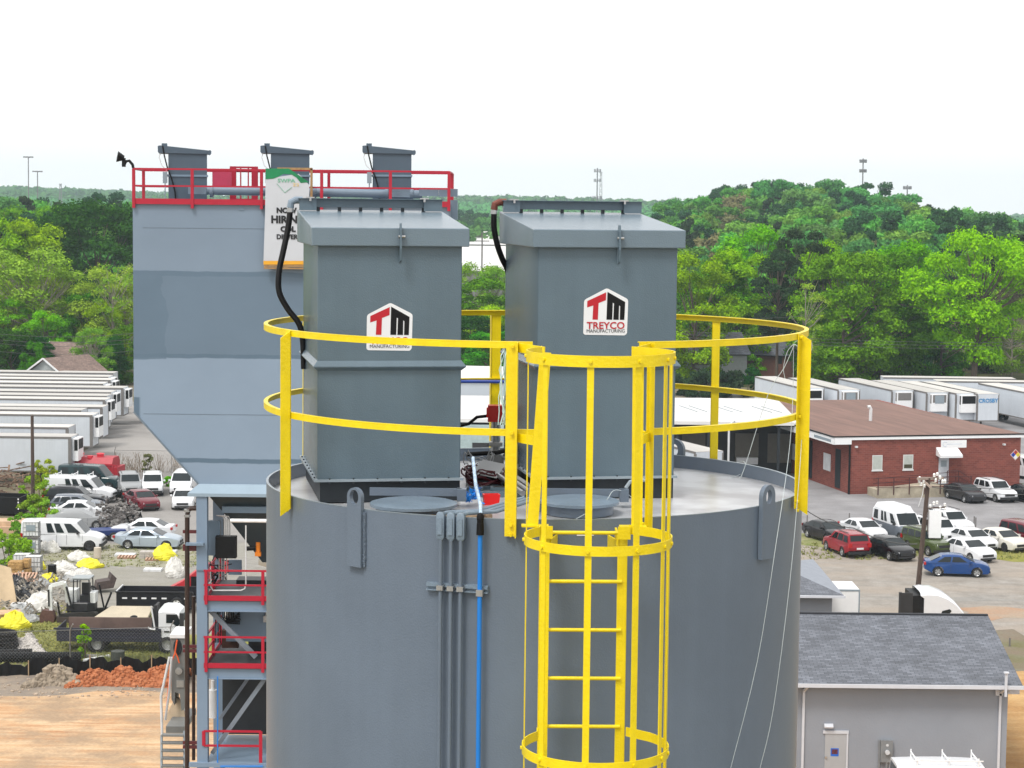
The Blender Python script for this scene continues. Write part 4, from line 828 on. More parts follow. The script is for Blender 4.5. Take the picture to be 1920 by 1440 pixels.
# loose stones strewn on the dirt
m = mb()
for _ in range(420):
    p = G(rnd.uniform(-20, 345), rnd.uniform(1240, 1460), 0); s_ = rnd.uniform(.008, .022)
    if rnd.random() < .5: p = G(rnd.uniform(0, 330), rnd.uniform(1268, 1310), 0); s_ = rnd.uniform(.015, .07)
    m.box(p.x-s_, p.x+s_, p.y-s_*.7, p.y+s_*.7, 0, s_*1.1, rz=rnd.uniform(0, 3))
tag(m.build('loose_stones', M('stone_mix', (.42, .33, .25), .9, var=.5, scale=2)), kind='stuff')
# grass tufts in the yard strips
def tufts(name, px0, px1, py0, py1, n, mat, h=(.12, .4)):
    m = mb()
    for _ in range(n):
        p = G(rnd.uniform(px0, px1), rnd.uniform(py0, py1), 0)
        for k in range(5):
            a = rnd.uniform(0, 6.28); hh = rnd.uniform(*h); dx, dy = math.cos(a)*.05, math.sin(a)*.05; ox, oy = rnd.gauss(0, .1), rnd.gauss(0, .1); lx, ly = rnd.gauss(0, .12), rnd.gauss(0, .12)
            m.add([(p.x+ox-dx, p.y+oy-dy, 0), (p.x+ox+dx, p.y+oy+dy, 0), (p.x+ox+lx, p.y+oy+ly, hh)], [(0, 1, 2)])
    return tag(m.build(name, mat), kind='stuff')
GB = M('grass_blade', (.17, .21, .03), .8, var=.4, scale=.4, c2=(.36, .36, .12)); GB2 = M('dry_weed_blade', (.30, .27, .13), .85, var=.3, scale=.4, c2=(.2, .24, .06))
tufts('grass', -10, 340, 1150, 1262, 3600, GB, (.05, .17)); tufts('weeds', 60, 400, 1024, 1064, 380, GB2, (.05, .16)); tufts('weeds', 1500, 1930, 1018, 1050, 500, GB, (.08, .25)); tufts('weeds', 180, 345, 1240, 1262, 500, GB2, (.2, .6))
# ================================================================== TREES
def leaf_mat(name, c, c2, rand=.25, trans=.16):
    m, n, b = node_mat(name); L = n.links; n.nodes.remove(b)
    out = n.nodes['Material Output']; tc = n.nodes.new('ShaderNodeTexCoord'); no = n.nodes.new('ShaderNodeTexNoise'); no.inputs['Scale'].default_value = .9; no.inputs['Detail'].default_value = 9; no.inputs['Roughness'].default_value = .75
    L.new(tc.outputs['Object'], no.inputs[0]); ra = n.nodes.new('ShaderNodeValToRGB'); e = ra.color_ramp.elements; e[0].position = .38; e[1].position = .62; e[0].color = list(c)+[1]; e[1].color = list(c2)+[1]; L.new(no.outputs['Fac'], ra.inputs[0])
    oi = n.nodes.new('ShaderNodeObjectInfo'); h = n.nodes.new('ShaderNodeHueSaturation'); mr = n.nodes.new('ShaderNodeMapRange'); mr.inputs[3].default_value = 1-rand; mr.inputs[4].default_value = 1+rand; L.new(oi.outputs['Random'], mr.inputs[0]); L.new(mr.outputs[0], h.inputs['Value'])
    m2 = n.nodes.new('ShaderNodeMath'); m2.operation = 'MULTIPLY_ADD'; m2.inputs[1].default_value = .05; m2.inputs[2].default_value = .475; q = n.nodes.new('ShaderNodeMath'); q.operation = 'FRACT'; q2 = n.nodes.new('ShaderNodeMath'); q2.operation = 'MULTIPLY'; q2.inputs[1].default_value = 7.31
    L.new(oi.outputs['Random'], q2.inputs[0]); L.new(q2.outputs[0], q.inputs[0]); L.new(q.outputs[0], m2.inputs[0]); L.new(m2.outputs[0], h.inputs['Hue']); L.new(ra.outputs[0], h.inputs['Color'])
    d = n.nodes.new('ShaderNodeBsdfDiffuse'); t = n.nodes.new('ShaderNodeBsdfTranslucent'); mx = n.nodes.new('ShaderNodeMixShader'); mx.inputs[0].default_value = trans
    L.new(h.outputs[0], d.inputs[0]); L.new(h.outputs[0], t.inputs[0]); L.new(d.outputs[0], mx.inputs[1]); L.new(t.outputs[0], mx.inputs[2]); L.new(mx.outputs[0], out.inputs[0]); return m
LF = {'bright': leaf_mat('spring_leaf', (.10, .29, .002), (.30, .60, .004), .15), 'mid': leaf_mat('mid_leaf', (.028, .135, .006), (.13, .36, .010)), 'dark': leaf_mat('dark_leaf', (.008, .05, .010), (.035, .14, .012), .2, .25),
      'olive': leaf_mat('olive_leaf', (.12, .25, .015), (.30, .50, .05), .2), 'pine': leaf_mat('pine_needle', (.014, .036, .016), (.05, .085, .035), .2, .15), 'blue': leaf_mat('blue_green_leaf', (.055, .18, .045), (.13, .33, .075), .25), 'hillmid': leaf_mat('hill_leaf', (.07, .24, .03), (.19, .42, .06), .25), 'hilldark': leaf_mat('hill_dark_leaf', (.02, .075, .03), (.045, .12, .04), .25), 'hillolive': leaf_mat('hill_olive_leaf', (.10, .23, .03), (.19, .35, .06), .2), 'lime': leaf_mat('lime_leaf', (.20, .33, .015), (.38, .50, .04), .1), 'tan': leaf_mat('budding_leaf', (.17, .17, .07), (.24, .25, .11), .15)}
BARK = M('bark', (.11, .085, .065), .95, var=.4, scale=6, stretch=(1, 1, .2)); BARKL = M('pale_bark', (.26, .23, .19), .95, var=.35, scale=6, stretch=(1, 1, .2))
def crown_np(rs, H, Rr, base, ncl, nl, size, kind):
    """leaf cards spread over clumps, clumps hung on limbs"""
    cl = []
    for i in range(ncl):
        for _ in range(60):
            u = rs.uniform(-1, 1); a = rs.uniform(0, 2*math.pi); rr = rs.uniform(.25, 1)**.5
            if kind == 'round': z = .5+.5*u; prof = math.sqrt(max(0, 1-u*u))*.95+.05
            elif kind == 'vase': z = rs.uniform(0, 1); prof = min(1, .25+1.3*z)*math.sqrt(max(0, 1-(max(0, z-.55)/.47)**2))
            elif kind == 'cone': z = rs.uniform(0, 1); prof = (1-z)**.7*.95+.08
            else: z = rs.uniform(0, 1); prof = math.sqrt(max(0, 1-(2*z-1)**2))*.8+.2
            r = prof*Rr*rr
            c = np.array([r*math.cos(a), r*math.sin(a), base+(H-base)*z*.94])
            if all(np.linalg.norm((c-d[0])*[1, 1, .8]) > .36*(d[1]) for d in cl): break
        rc = Rr*rs.uniform(.17, .31)*(1.0 if kind != 'cone' else .8); cl.append((c, rc))
    P = []; Nn = []
    for (c, rc) in cl:
        k = int(nl/ncl*(rc/(Rr*.24))**2)
        v = rs.normal(size=(k, 3)); v /= np.linalg.norm(v, axis=1)[:, None]; v[:, 2] = np.where(v[:, 2] < -.35, -v[:, 2]*.6, v[:, 2])
        rad = rc*(rs.uniform(.55, 1.06, size=(k, 1)))*(1+.18*np.sin(v[:, :1]*7+c[0])*np.cos(v[:, 1:2]*6+c[1]))
        p = c+v*rad*[1, 1, .88]; P.append(p); Nn.append(v)
    P = np.concatenate(P); Nn = np.concatenate(Nn); k = len(P)
    nrm = Nn+rs.normal(scale=.55, size=(k, 3)); nrm /= np.linalg.norm(nrm, axis=1)[:, None]
    t = np.cross(nrm, rs.normal(size=(k, 3))); t /= np.linalg.norm(t, axis=1)[:, None]; b = np.cross(nrm, t)
    s = size*rs.uniform(.55, 1.25, size=(k, 1))
    q = np.stack([P-t*s-b*s*.25, P+b*s*.6-t*s*.1, P+t*s, P-b*s*.55+t*s*.15], 1).reshape(-1, 3)
    return q, cl
def np_mesh(name, q, mat):
    k = len(q)//4; me = bpy.data.meshes.new(name); me.vertices.add(len(q)); me.vertices.foreach_set('co', q.astype(np.float32).ravel()); me.loops.add(len(q)); me.loops.foreach_set('vertex_index', np.arange(len(q), dtype=np.int32))
    me.polygons.add(k); me.polygons.foreach_set('loop_start', np.arange(0, 4*k, 4, dtype=np.int32)); me.polygons.foreach_set('loop_total', np.full(k, 4, dtype=np.int32)); me.update(calc_edges=True); me.validate(); me.materials.append(mat); return me
def make_tree(name, seed, H, Rr, base, ncl, nl, size, kind, leaf, bark=None, tr=.28, limb=1.0, visible_limbs=True, forks=1):
    rs = np.random.RandomState(seed); q, cl = crown_np(rs, H, Rr, base, ncl, nl, size, kind)
    t = empty(name, (0, 0, -900)); me = np_mesh('crown', q, LF[leaf]); c = bpy.data.objects.new('crown', me); col.objects.link(c); c.parent = t
    m = mb(); top = np.array([rs.normal(0, .05*Rr), rs.normal(0, .05*Rr), base+(H-base)*.62]); axis = [np.array([0, 0, -.3]), np.array([rs.normal(0, .1), rs.normal(0, .1), base*.5]), np.array([top[0]*.4, top[1]*.4, base+.12*(H-base)]), top]
    m.tube([tuple(p) for p in axis], tr, 8, rads=[tr*1.25, tr, tr*.8, tr*.22])
    if visible_limbs:
        for (cc, rc) in cl[:int(len(cl)*limb)]:
            f = min(.92, max(.0, (cc[2]-base)/(H-base)*.75)); s = axis[2]*(1-f)+axis[3]*f if f > .0 else axis[2]; s = axis[1]*(.35)+s*.65 if cc[2] < base+.35*(H-base) else s
            mid = s*.45+cc*.55; mid[2] -= .10*np.linalg.norm((cc-s)[:2]); r0_ = tr*.36
            m.tube([tuple(s), tuple(mid), tuple(cc)], r0_, 5, rads=[r0_, r0_*.6, r0_*.18])
            for _ in range(2):
                e = cc+rs.normal(scale=rc*.6, size=3); m.tube([tuple(mid), tuple(e)], .03, 4, rads=[r0_*.4, .02])
    tk = m.build('trunk', bark or BARK, t)
    return t
PROTO = {
 'bright_vase': make_tree('broadleaf_tree', 1, 20, 8.2, 4.5, 56, 26000, .22, 'vase', 'bright', BARK, .38),
 'bright_round': make_tree('broadleaf_tree', 2, 19, 6.2, 1.0, 70, 30000, .21, 'egg', 'bright', BARK, .3, limb=.5),
 'mid_round': make_tree('broadleaf_tree', 3, 20, 6.8, .6, 80, 34000, .22, 'egg', 'mid', BARK, .3, limb=.4),
 'mid_round2': make_tree('broadleaf_tree', 14, 18, 6.0, .6, 66, 28000, .22, 'egg', 'mid', BARK, .3, limb=.4),
 'dark_round': make_tree('broadleaf_tree', 4, 22, 8.6, .6, 100, 46000, .24, 'egg', 'dark', BARK, .4, limb=.3),
 'olive_open': make_tree('broadleaf_tree', 5, 17, 5.6, 1.0, 80, 20000, .17, 'egg', 'olive', BARKL, .2, forks=2),
 'pine': make_tree('pine_tree', 6, 22, 4.6, 8.0, 46, 20000, .19, 'egg', 'pine', BARK, .26),
 'pine_cone': make_tree('pine_tree', 7, 18, 4.5, 1.0, 40, 16000, .22, 'cone', 'pine', BARK, .24),
 'bare': make_tree('bare_tree', 8, 18, 3.4, 7, 26, 1200, .15, 'vase', 'olive', BARKL, .15),
}
# lighter crowns for the far slopes
FARP = [make_tree('broadleaf_tree', 21+i, h, r, .3, 34, 11000, .34, k, lf, BARK, .25, visible_limbs=False) for i, (h, r, k, lf) in enumerate([(17, 6.5, 'egg', 'blue'), (16, 6.0, 'egg', 'hillmid'), (18, 6.5, 'egg', 'hilldark'), (15, 6.6, 'egg', 'blue'), (17, 4.6, 'cone', 'pine'), (15, 6.0, 'egg', 'hillolive'), (14, 6.6, 'egg', 'tan'), (16, 6.2, 'egg', 'hillmid')])]
FARK = ['blue green', 'mid green', 'dark green', 'rounded blue green', 'dark pine like', 'olive', 'tan budding', 'bright green']
trees = []
used_proto = set()
def put_tree(proto, px, Y, top_py, lab, grp=None, wscale=1.0, rz=None):
    t = PROTO[proto]; x = AT(px, 600, Y).x; zt_ = AT(px, top_py, Y).z; z0 = hterr(x, Y); hh = {'bright_vase': 20, 'bright_round': 19, 'mid_round': 20, 'mid_round2': 18, 'dark_round': 22, 'olive_open': 17, 'pine': 22, 'pine_cone': 18, 'bare': 18}[proto]
    s = max(.3, (zt_-z0)/(hh*1.0)); args = dict(loc=(x, Y, z0), rz=rnd.uniform(0, 6.28) if rz is None else rz, scale=(s*wscale, s*wscale, s))
    if proto in used_proto: o = copy_tree(t, **args)
    else:
        used_proto.add(proto); o = t; o.location = args['loc']; o.rotation_euler = (0, 0, args['rz']); o.scale = args['scale']
    tag(o, lab, 'tree', grp); trees.append(o); return o
GN = 'trees around the yard'

# right hand side, near row
for a in [
 ('bright_round', 1300, 285, 478, 'yellow green tree peeking out just right of the right collector'),
 ('mid_round', 1345, 300, 486, 'mid green tree behind the right rail post'),
 ('bright_round', 1415, 320, 428, 'tall light green tree behind the left pine of the dark pair'),
 ('bright_round', 1378, 300, 470, 'light green tree left of the dark pines', None, 1.15),
 ('pine', 1458, 285, 470, 'smaller dark pine left of the tall pine'),
 ('pine', 1498, 290, 428, 'tall dark pine rising among the light green trees'),
 ('bare', 1514, 268, 525, 'pale bare trunked tree in front of the tall pine'),
 ('bright_round', 1545, 305, 456, 'light green tree right of the tall dark pine'),
 ('mid_round', 1585, 275, 470, 'broad dense green tree behind the grey pole', None, 1.15),
 ('mid_round', 1655, 285, 470, 'dense green tree left of the yellow topped tree', None, 1.05),
 ('bright_round', 1690, 300, 456, 'green tree with yellow green top in the middle of the right row', None, 1.1),
 ('dark_round', 1640, 300, 530, 'dark green tree low in the middle of the right row', None, .9),
 ('bright_vase', 1828, 272, 436, 'tall bright yellow green spreading tree with a forked grey trunk', None, 1.0, .6),
 ('mid_round2', 1765, 290, 520, 'green tree filling the gap left of the spreading tree'),
 ('olive_open', 1900, 300, 530, 'olive tree right of the spreading tree'),
 ('pine', 1925, 330, 440, 'dark pine at the right edge of the photo', None, 1.5),
 ('mid_round2', 1860, 310, 560, 'green tree behind the forked trunk'),
 ('dark_round', 1720, 320, 560, 'dark tree behind the right row'),
 ('dark_round', 1480, 315, 560, 'dark tree under the two pines'),
 ('mid_round2', 1320, 320, 540, 'green tree behind the rail near the collector'),
 ('dark_round', 1400, 325, 560, 'dark tree behind the left rail post on the right side'),
 ('mid_round', 1530, 290, 560, 'green tree below the tall pine'),
]: put_tree(a[0], a[1], a[2], a[3], a[4], GN, *a[6:] if len(a) > 6 else [])
# left hand side
for a in [
 ('dark_round', 178, 345, 378, 'very large dark green tree against the tower', None, 1.15, 0),
 ('bright_round', 55, 330, 415, 'bright yellow green tree top on the left', None, 1.2),
 ('olive_open', 52, 290, 462, 'feathery pale olive tree at the left', None, 1.5),
 ('olive_open', 92, 296, 505, 'second feathery olive tree, right of the first', None, 1.1),
 ('bright_round', 20, 285, 560, 'bright green tree at the left edge', None, 1.1),
 ('bright_round', 85, 280, 585, 'lower bright green tree above the house', None, 1.0),
 ('olive_open', 225, 288, 495, 'light olive tree beside the tower with bare twigs', None, 1.3),
 ('bright_round', 195, 282, 565, 'yellow green tree above the second house', None, .9),
 ('mid_round2', 160, 286, 548, 'mid green tree in front of the large dark tree', None, 1.0),
 ('mid_round2', 235, 275, 610, 'green tree low beside the tower edge', None, 1.1),
 ('bare', 212, 281, 490, 'bare twiggy tree beside the tower'),
 ('dark_round', 20, 262, 618, 'dark shrubby tree behind the white trailers at the left edge', None, 1.3),
 ('dark_round', 64, 264, 630, 'dark shrubby tree left of the brown roofed house', None, 1.0),
 ('dark_round', 130, 300, 590, 'dark tree behind the houses'),
 ('bright_round', 240, 330, 520, 'light green tree against the tower edge', None, 1.2),
 ('dark_round', 205, 272, 640, 'dark low tree right of the houses', None, .9),
 ('olive_open', 172, 262, 612, 'feathery tree in front of the farther brown roof', None, 1.0),
 ('mid_round2', 62, 255, 640, 'green tree left of the nearer gabled house', None, .8),
 ('mid_round2', 22, 400, 388, 'mid green tree rising to the ridge under the high mast lights', None, 1.2),
 ('mid_round', 95, 410, 386, 'mid green tree rising to the ridge right of the high mast lights', None, 1.1),
 ('mid_round', 5, 420, 440, 'mid green tree behind at the left edge'),
 ('bright_round', -5, 330, 412, 'bright green crown cut by the left edge', None, 1.2),
 ('olive_open', 5, 300, 520, 'olive tree cut by the left edge', None, 1.3),
]: put_tree(a[0], a[1], a[2], a[3], a[4], GN, *a[6:] if len(a) > 6 else [])
# between the collectors
for a in [
 ('mid_round2', 905, 300, 520, 'dense green tree seen between the two collectors', None, 1.5),
 ('olive_open', 895, 330, 492, 'thin olive tree between the collectors in front of the white roof', None, 1.3),
 ('bright_round', 935, 285, 575, 'light green bush between the collectors', None, 1.5),
 ('olive_open', 940, 325, 500, 'thin olive tree next to the right collector', None, 1.2),
 ('dark_round', 880, 275, 590, 'dark green tree low between the collectors', None, 1.4),
 ('mid_round2', 925, 262, 620, 'green bush above the white roof between the collectors', None, 1.5),
]: put_tree(a[0], a[1], a[2], a[3], a[4], GN, *a[6:] if len(a) > 6 else [])
# wooded hill on the right, woods at left and centre: individual crowns, biggest first
used_far = [0]*len(FARP)
def far_tree(x, y, s, k, grp, lab=None):
    t = FARP[k]; z = hterr(x, y)-.5; args = dict(loc=(x, y, z), rz=rnd.uniform(0, 6.28), scale=(s*rnd.uniform(.9, 1.15), s*rnd.uniform(.9, 1.15), s))
    if used_far[k]: o = copy_tree(t, **args)
    else: o = t; o.location = args['loc']; o.scale = args['scale']
    used_far[k] = 1; tag(o, lab or '%s tree crown %s' % (FARK[k], grp[0]), 'tree', '%s %s trees' % (FARK[k], grp[1])); return o
hill_rng = random.Random(11)
COLS = [(25, 'at the far left edge'), (75, 'under the high mast lights'), (130, 'right of the high mast lights'), (185, 'under the small lattice tower'), (260, 'beside the red rail tower'), (890, 'beside the left collector lid'), (930, 'between the two collector lids'), (1000, 'left of the right collector hose'), (1270, 'just right of the right collector lid'), (1310, 'in the dip left of the hill'), (1350, 'on the left foot of the hill'), (1390, 'on the left shoulder of the hill'), (1430, 'left of the hill top'), (1480, 'at the hill top'), (1525, 'just right of the hill top'), (1575, 'left of the tallest cell tower'), (1630, 'under the tallest cell tower'), (1675, 'between the two hill cell towers'), (1725, 'under the short cell tower'), (1775, 'right of the short cell tower'), (1830, 'above the spreading yellow green tree'), (1880, 'near the right edge'), (9999, 'at the right edge')]
def scatter(px0, px1, Y0, Y1, n, ks, grp, smin=.85, smax=1.2):
    pts = []; tries = 0
    while len(pts) < n and tries < n*40:
        tries += 1; Y = hill_rng.uniform(Y0, Y1); px = hill_rng.uniform(px0, px1); x = (px-960)/FPX*Y
        if all((x-a)**2+((Y-b)*.6)**2 > 7.6**2 for a, b in pts): pts.append((x, Y))
    seen = {}
    items = sorted([((x/y*FPX+960), y, x, hill_rng.choice(ks), hill_rng.uniform(smin, smax)) for x, y in pts], key=lambda q: (q[0], q[1]))
    for px, y, x, k, s_ in items:
        c_ = [w for lim, w in COLS if px < lim][0]; f = (y-Y0)/(Y1-Y0); r_ = 'lowest' if f < .2 else 'lower' if f < .4 else 'middle' if f < .6 else 'upper' if f < .8 else 'farthest'
        base = '%s crown, %s rows, %s' % (FARK[k], r_, c_); n_ = seen.get(base, 0); seen[base] = n_+1
        far_tree(x, y, s_, k, grp, base+['', ', right twin', ', third along', ', last along'][min(n_, 3)])
scatter(1235, 1960, 430, 760, 190, [0, 1, 2, 3, 0, 5, 4, 2, 6, 7, 1], ('on the wooded hill behind the right row', 'on the right hill'), 1.0, 1.3)
scatter(-30, 255, 370, 620, 44, [1, 2, 0, 1, 7, 4, 2], ('in the wood left of the tower', 'in the left wood'), .9, 1.25)
scatter(840, 970, 700, 1150, 26, [0, 3, 0, 2], ('in the wood beyond the white warehouses', 'beyond the warehouses'), 1, 1.3)
scatter(1205, 1330, 360, 520, 8, [0, 3, 1], ('just right of the right collector lid', 'right of the collector'), .8, 1)
# distant woods as one mass per belt
def wood_belt(name, Y0, Y1, n, hcl, sz, lf, xr_=1.05):
    rs = np.random.RandomState(5+n); Y = rs.uniform(Y0, Y1, n); X = rs.uniform(-1050, 1050, n)/FPX*Y*xr_; qs = []
    for x, y in zip(X, Y):
        if Y0 < 1250 and (x > .075*y and x < .26*y and y < 900): continue
        z = hterr(x, y); k = 26; rc = rs.uniform(4.5, 8); h = rs.uniform(*hcl); v = rs.normal(size=(k, 3)); v /= np.linalg.norm(v, axis=1)[:, None]; v[:, 2] = abs(v[:, 2])
        p = np.array([x, y, z+h-rc*.6])+v*rc*rs.uniform(.8, 1.05, (k, 1)); nr = v+rs.normal(scale=.4, size=(k, 3)); nr /= np.linalg.norm(nr, axis=1)[:, None]; t = np.cross(nr, rs.normal(size=(k, 3))); t /= np.linalg.norm(t, axis=1)[:, None]; b = np.cross(nr, t); s = sz*rs.uniform(.7, 1.3, (k, 1))
        qs.append(np.stack([p-t*s, p+b*s*.8, p+t*s, p-b*s*.8], 1).reshape(-1, 3))
    o = bpy.data.objects.new(name, np_mesh(name, np.concatenate(qs), LF[lf])); col.objects.link(o); return tag(o, kind='stuff')
wood_belt('distant_wood', 1300, 2200, 2600, (11, 16), 2.2, 'blue'); wood_belt('distant_wood', 2200, 3600, 3000, (12, 18), 3.5, 'blue'); wood_belt('far_wood', 720, 1300, 900, (9, 14), 1.7, 'blue')
# shrubs and hedges
def bush(name, px, py, h, r, lf, lab, n=1500, grp=None, Y=None, size=.09, cat='bush'):
    rs = np.random.RandomState(int(px*7+py)); p = G(px, py, 0); q, cl = crown_np(rs, h, r, .02, 22, n*3, size, 'egg'); o = empty(name, (p.x, p.y, 0), 0, lab, cat, grp)
    c = bpy.data.objects.new('foliage', np_mesh('foliage', q, LF[lf])); col.objects.link(c); c.parent = o; m = mb()
    for k in range(4): m.tube([(0, 0, 0), tuple(cl[k][0]*.5), tuple(cl[k][0])], .03, 4)
    m.build('stem', BARK, o); return o
bush('leafy_tree', 92, 872, 3.2, 1.9, 'mid', 'small leafy tree beside the left wooden pole', 3500, size=.11, cat='tree')
for px, py, h, r, lf, lab in [(80, 912, 2.4, 1.3, 'lime', 'bright shrub at the foot of the left pole'), (74, 950, 2.6, 1.5, 'lime', 'bright yellow green shrub left of the parked vans'), (62, 985, 2.2, 1.3, 'olive', 'yellowish shrub behind the timber pile'), (40, 1010, 1.8, 1.2, 'olive', 'olive shrub left of the white cargo van'), (78, 988, 2.0, 1.3, 'olive', 'small bright shrub by the wrecked car'),
    (12, 1062, 2.6, 1.6, 'lime', 'bright green shrub at the left edge above the pallets'), (30, 1042, 1.4, .9, 'olive', 'dull shrub beside the tote tanks'), (35, 885, 1.6, .9, 'mid', 'round dark shrub in front of the nearest trailer'), (55, 902, 1.6, .9, 'dark', 'dark shrub between the trailer and the pole'),
    (112, 878, 1.4, .8, 'tan', 'reddish shrub by the red tank'), (160, 1236, 2.0, .42, 'bright', 'small green sapling in front of the dump truck'), 
    (318, 912, .8, .6, 'bright', 'tuft of tall grass between the two white cars'), (277, 887, 1.8, .5, 'tan', 'twiggy shrub by the thin pole in the left lot')]:
    bush('shrub', px, py, h, r, lf, lab, 1400)
for i, (px, py, h, r, lf, lab) in enumerate([(1290, 742, 3.2, 2.4, 'pine', 'dark brushy hedge part right of the collector'), (1318, 745, 3.4, 2.6, 'pine', 'dark brushy hedge part left of the rail post'), (1372, 745, 3.2, 2.5, 'pine', 'dark brushy hedge part right of the rail post'), (1400, 742, 3.5, 2.5, 'dark', 'dark hedge end by the first white trailer'),
    (1300, 715, 3.4, 2.4, 'bright', 'yellow green shrub above the dark hedge'), (1370, 705, 4.5, 3, 'mid', 'rounded green bush above the dark hedge'), (1395, 712, 3.5, 3, 'bright', 'yellow green bush next to the first white trailer'), (1345, 745, 3.3, 2.5, 'pine', 'dark hedge part behind the rail post'),
    (1560, 712, 3.4, 3.2, 'bright', 'ivy covered mound under the grey pole'), (1600, 712, 3.4, 3.2, 'mid', 'ivy covered mound under the lamp pole'), (1530, 712, 3.2, 3, 'bright', 'ivy mound behind the second trailer'), (1640, 710, 3.2, 3, 'dark', 'dark shrub behind the third trailer'), (1690, 705, 3, 3, 'dark', 'dark shrub behind the fourth trailer'), (1760, 700, 3, 3.4, 'dark', 'dark shrub behind the long trailer'), (1830, 698, 3, 3.4, 'pine', 'dark shrub left of the right edge, behind trailers'), (1890, 696, 3, 3.4, 'dark', 'dark shrub at the right edge, behind trailers')]):
    bush('hedge_shrub', px, py, h, r, lf, lab, 2200, size=.14)
# ================================================================== BUILDINGS
def shingle_mat(name, c):
    m, n, b = node_mat(name); L = n.links; tc = n.nodes.new('ShaderNodeTexCoord'); br = n.nodes.new('ShaderNodeTexBrick'); br.inputs['Scale'].default_value = 1.0
    br.inputs['Brick Width'].default_value = .34; br.inputs['Row Height'].default_value = .145; br.inputs['Mortar Size'].default_value = .012; br.inputs['Mortar Smooth'].default_value = .3; br.inputs['Bias'].default_value = -.1
    br.inputs['Color1'].default_value = [x*.72 for x in c]+[1]; br.inputs['Color2'].default_value = [x*1.22 for x in c]+[1]; br.inputs['Mortar'].default_value = [x*.35 for x in c]+[1]
    L.new(tc.outputs['UV'], br.inputs[0]); no = n.nodes.new('ShaderNodeTexNoise'); no.inputs['Scale'].default_value = .6; no.inputs['Detail'].default_value = 8; L.new(tc.outputs['UV'], no.inputs[0]); mr = n.nodes.new('ShaderNodeMapRange'); mr.inputs[1].default_value = .3; mr.inputs[2].default_value = .7; mr.inputs[3].default_value = .8; mr.inputs[4].default_value = 1.25; L.new(no.outputs['Fac'], mr.inputs[0])
    h = n.nodes.new('ShaderNodeHueSaturation'); L.new(br.outputs['Color'], h.inputs['Color']); L.new(mr.outputs[0], h.inputs['Value']); L.new(h.outputs[0], b.inputs['Base Color']); b.inputs['Roughness'].default_value = .9
    bu = n.nodes.new('ShaderNodeBump'); bu.inputs['Strength'].default_value = .5; bu.inputs['Distance'].default_value = .02; L.new(br.outputs['Fac'], bu.inputs['Height']); bu.invert = True; L.new(bu.outputs[0], b.inputs['Normal']); return m
def uv_quad(name, p, mat, par, thick=.05):
    """roof plane p = 4 corners (eave left, eave right, ridge right, ridge left), UV in metres"""
    p = [Vector(q) for q in p]; ux = (p[1]-p[0]).normalized(); nn = ux.cross(p[3]-p[0]).normalized(); uy = nn.cross(ux)
    me = bpy.data.meshes.new(name); vs = p+[q-nn*thick for q in p]; me.from_pydata([tuple(v) for v in vs], [], [(0, 1, 2, 3), (7, 6, 5, 4), (0, 4, 5, 1), (1, 5, 6, 2), (2, 6, 7, 3), (3, 7, 4, 0)]); uv = me.uv_layers.new(name='UVMap')
    for l in me.loops: q = vs[l.vertex_index]-p[0]; uv.data[l.index].uv = (q.dot(ux), q.dot(uy))
    me.materials.append(mat); o = bpy.data.objects.new(name, me); col.objects.link(o); o.parent = par; return o
SH = shingle_mat('blue_grey_shingle', (.14, .151, .177)); SHB = shingle_mat('brown_shingle', (.22, .155, .13))
STU = M('grey_stucco', (.255, .275, .315), .85, var=.07, scale=.35, bump=.3, bscale=12); TRIM = M('pale_trim', (.55, .57, .62), .5, var=.05, scale=2)
# --- grey stucco building with shingle roof, lower right
WY = 86.6; wl = AT(1450, 1300, WY).x; wr = AT(1890, 1300, WY).x
gb = empty('grey_building', (wl, WY, 0), 0, 'grey stucco building with a blue grey shingle roof at the lower right', 'building')
Wd = wr-wl; ev = AT(1700, 1283, WY-.5).z; dep = 12.0; rd = 6.2; zr_ = AT(1700, 1152, WY+rd).z
m = mb(); m.box(0, Wd, 0, dep, 0, ev-.02); m.add([(Wd, 0, ev-.02), (Wd, dep, ev-.02), (Wd, rd, zr_-.15), (0, 0, ev-.02), (0, dep, ev-.02), (0, rd, zr_-.15)], [(0, 1, 2), (3, 5, 4)]); m.build('wall', STU, gb)
rr = AT(1918, 1283, WY-.5).x-wl; uv_quad('roof', [(-1.0, -.5, ev), (rr, -.5, ev), (rr, rd, zr_), (-1.0, rd, zr_)], SH, gb, .12); uv_quad('roof', [(rr, dep+.5, ev), (-1.0, dep+.5, ev), (-1.0, rd, zr_), (rr, rd, zr_)], SH, gb, .12)
m = mb(); m.bar((-1, rd-.02, zr_+.03), (rr-.02, rd-.02, zr_+.03), .16, .06); m.build('ridge_cap', M('ridge_dark', (.03, .032, .04), .8), gb)
m = mb(); m.box(-1, rr+.0, -.66, -.51, ev-.14, ev-.01); m.box(-1.0, rr+.02, -.67, -.64, ev-.15, ev+.01); m.build('gutter', TRIM, gb)
m = mb(); m.box(0, Wd, -.5, 0, ev-.16, ev-.14); m.build('soffit', TRIM, gb)
dx = lambda px: AT(px, 1340, WY).x-wl
dz = lambda py: AT(1700, py, WY).z
for px in (1506, 1874):
    m = mb(); x = dx(px); m.box(x-.05, x+.05, -.1, -.0, 0, ev-.45); m.bar((x, -.05, ev-.45), (x+.1, -.55, ev-.12), .1, .08); m.build('downspout', TRIM, gb)
m = mb(); x = dx(1890); m.box(x-.35, x-.25, -.75, -.66, dz(1295)-.05, dz(1258)+.1); m.box(x-.4, x-.2, -.8, -.62, dz(1258)+.1, dz(1258)+.16); m.build('vent_post', TRIM, gb)
m = mb(); m.box(Wd-.02, Wd+.5, .0, .1, ev-.5, ev-.15); m.box(Wd-.55, Wd-.25, -.1, 0, ev-.55, ev-.3); m.build('eave_return', TRIM, gb)
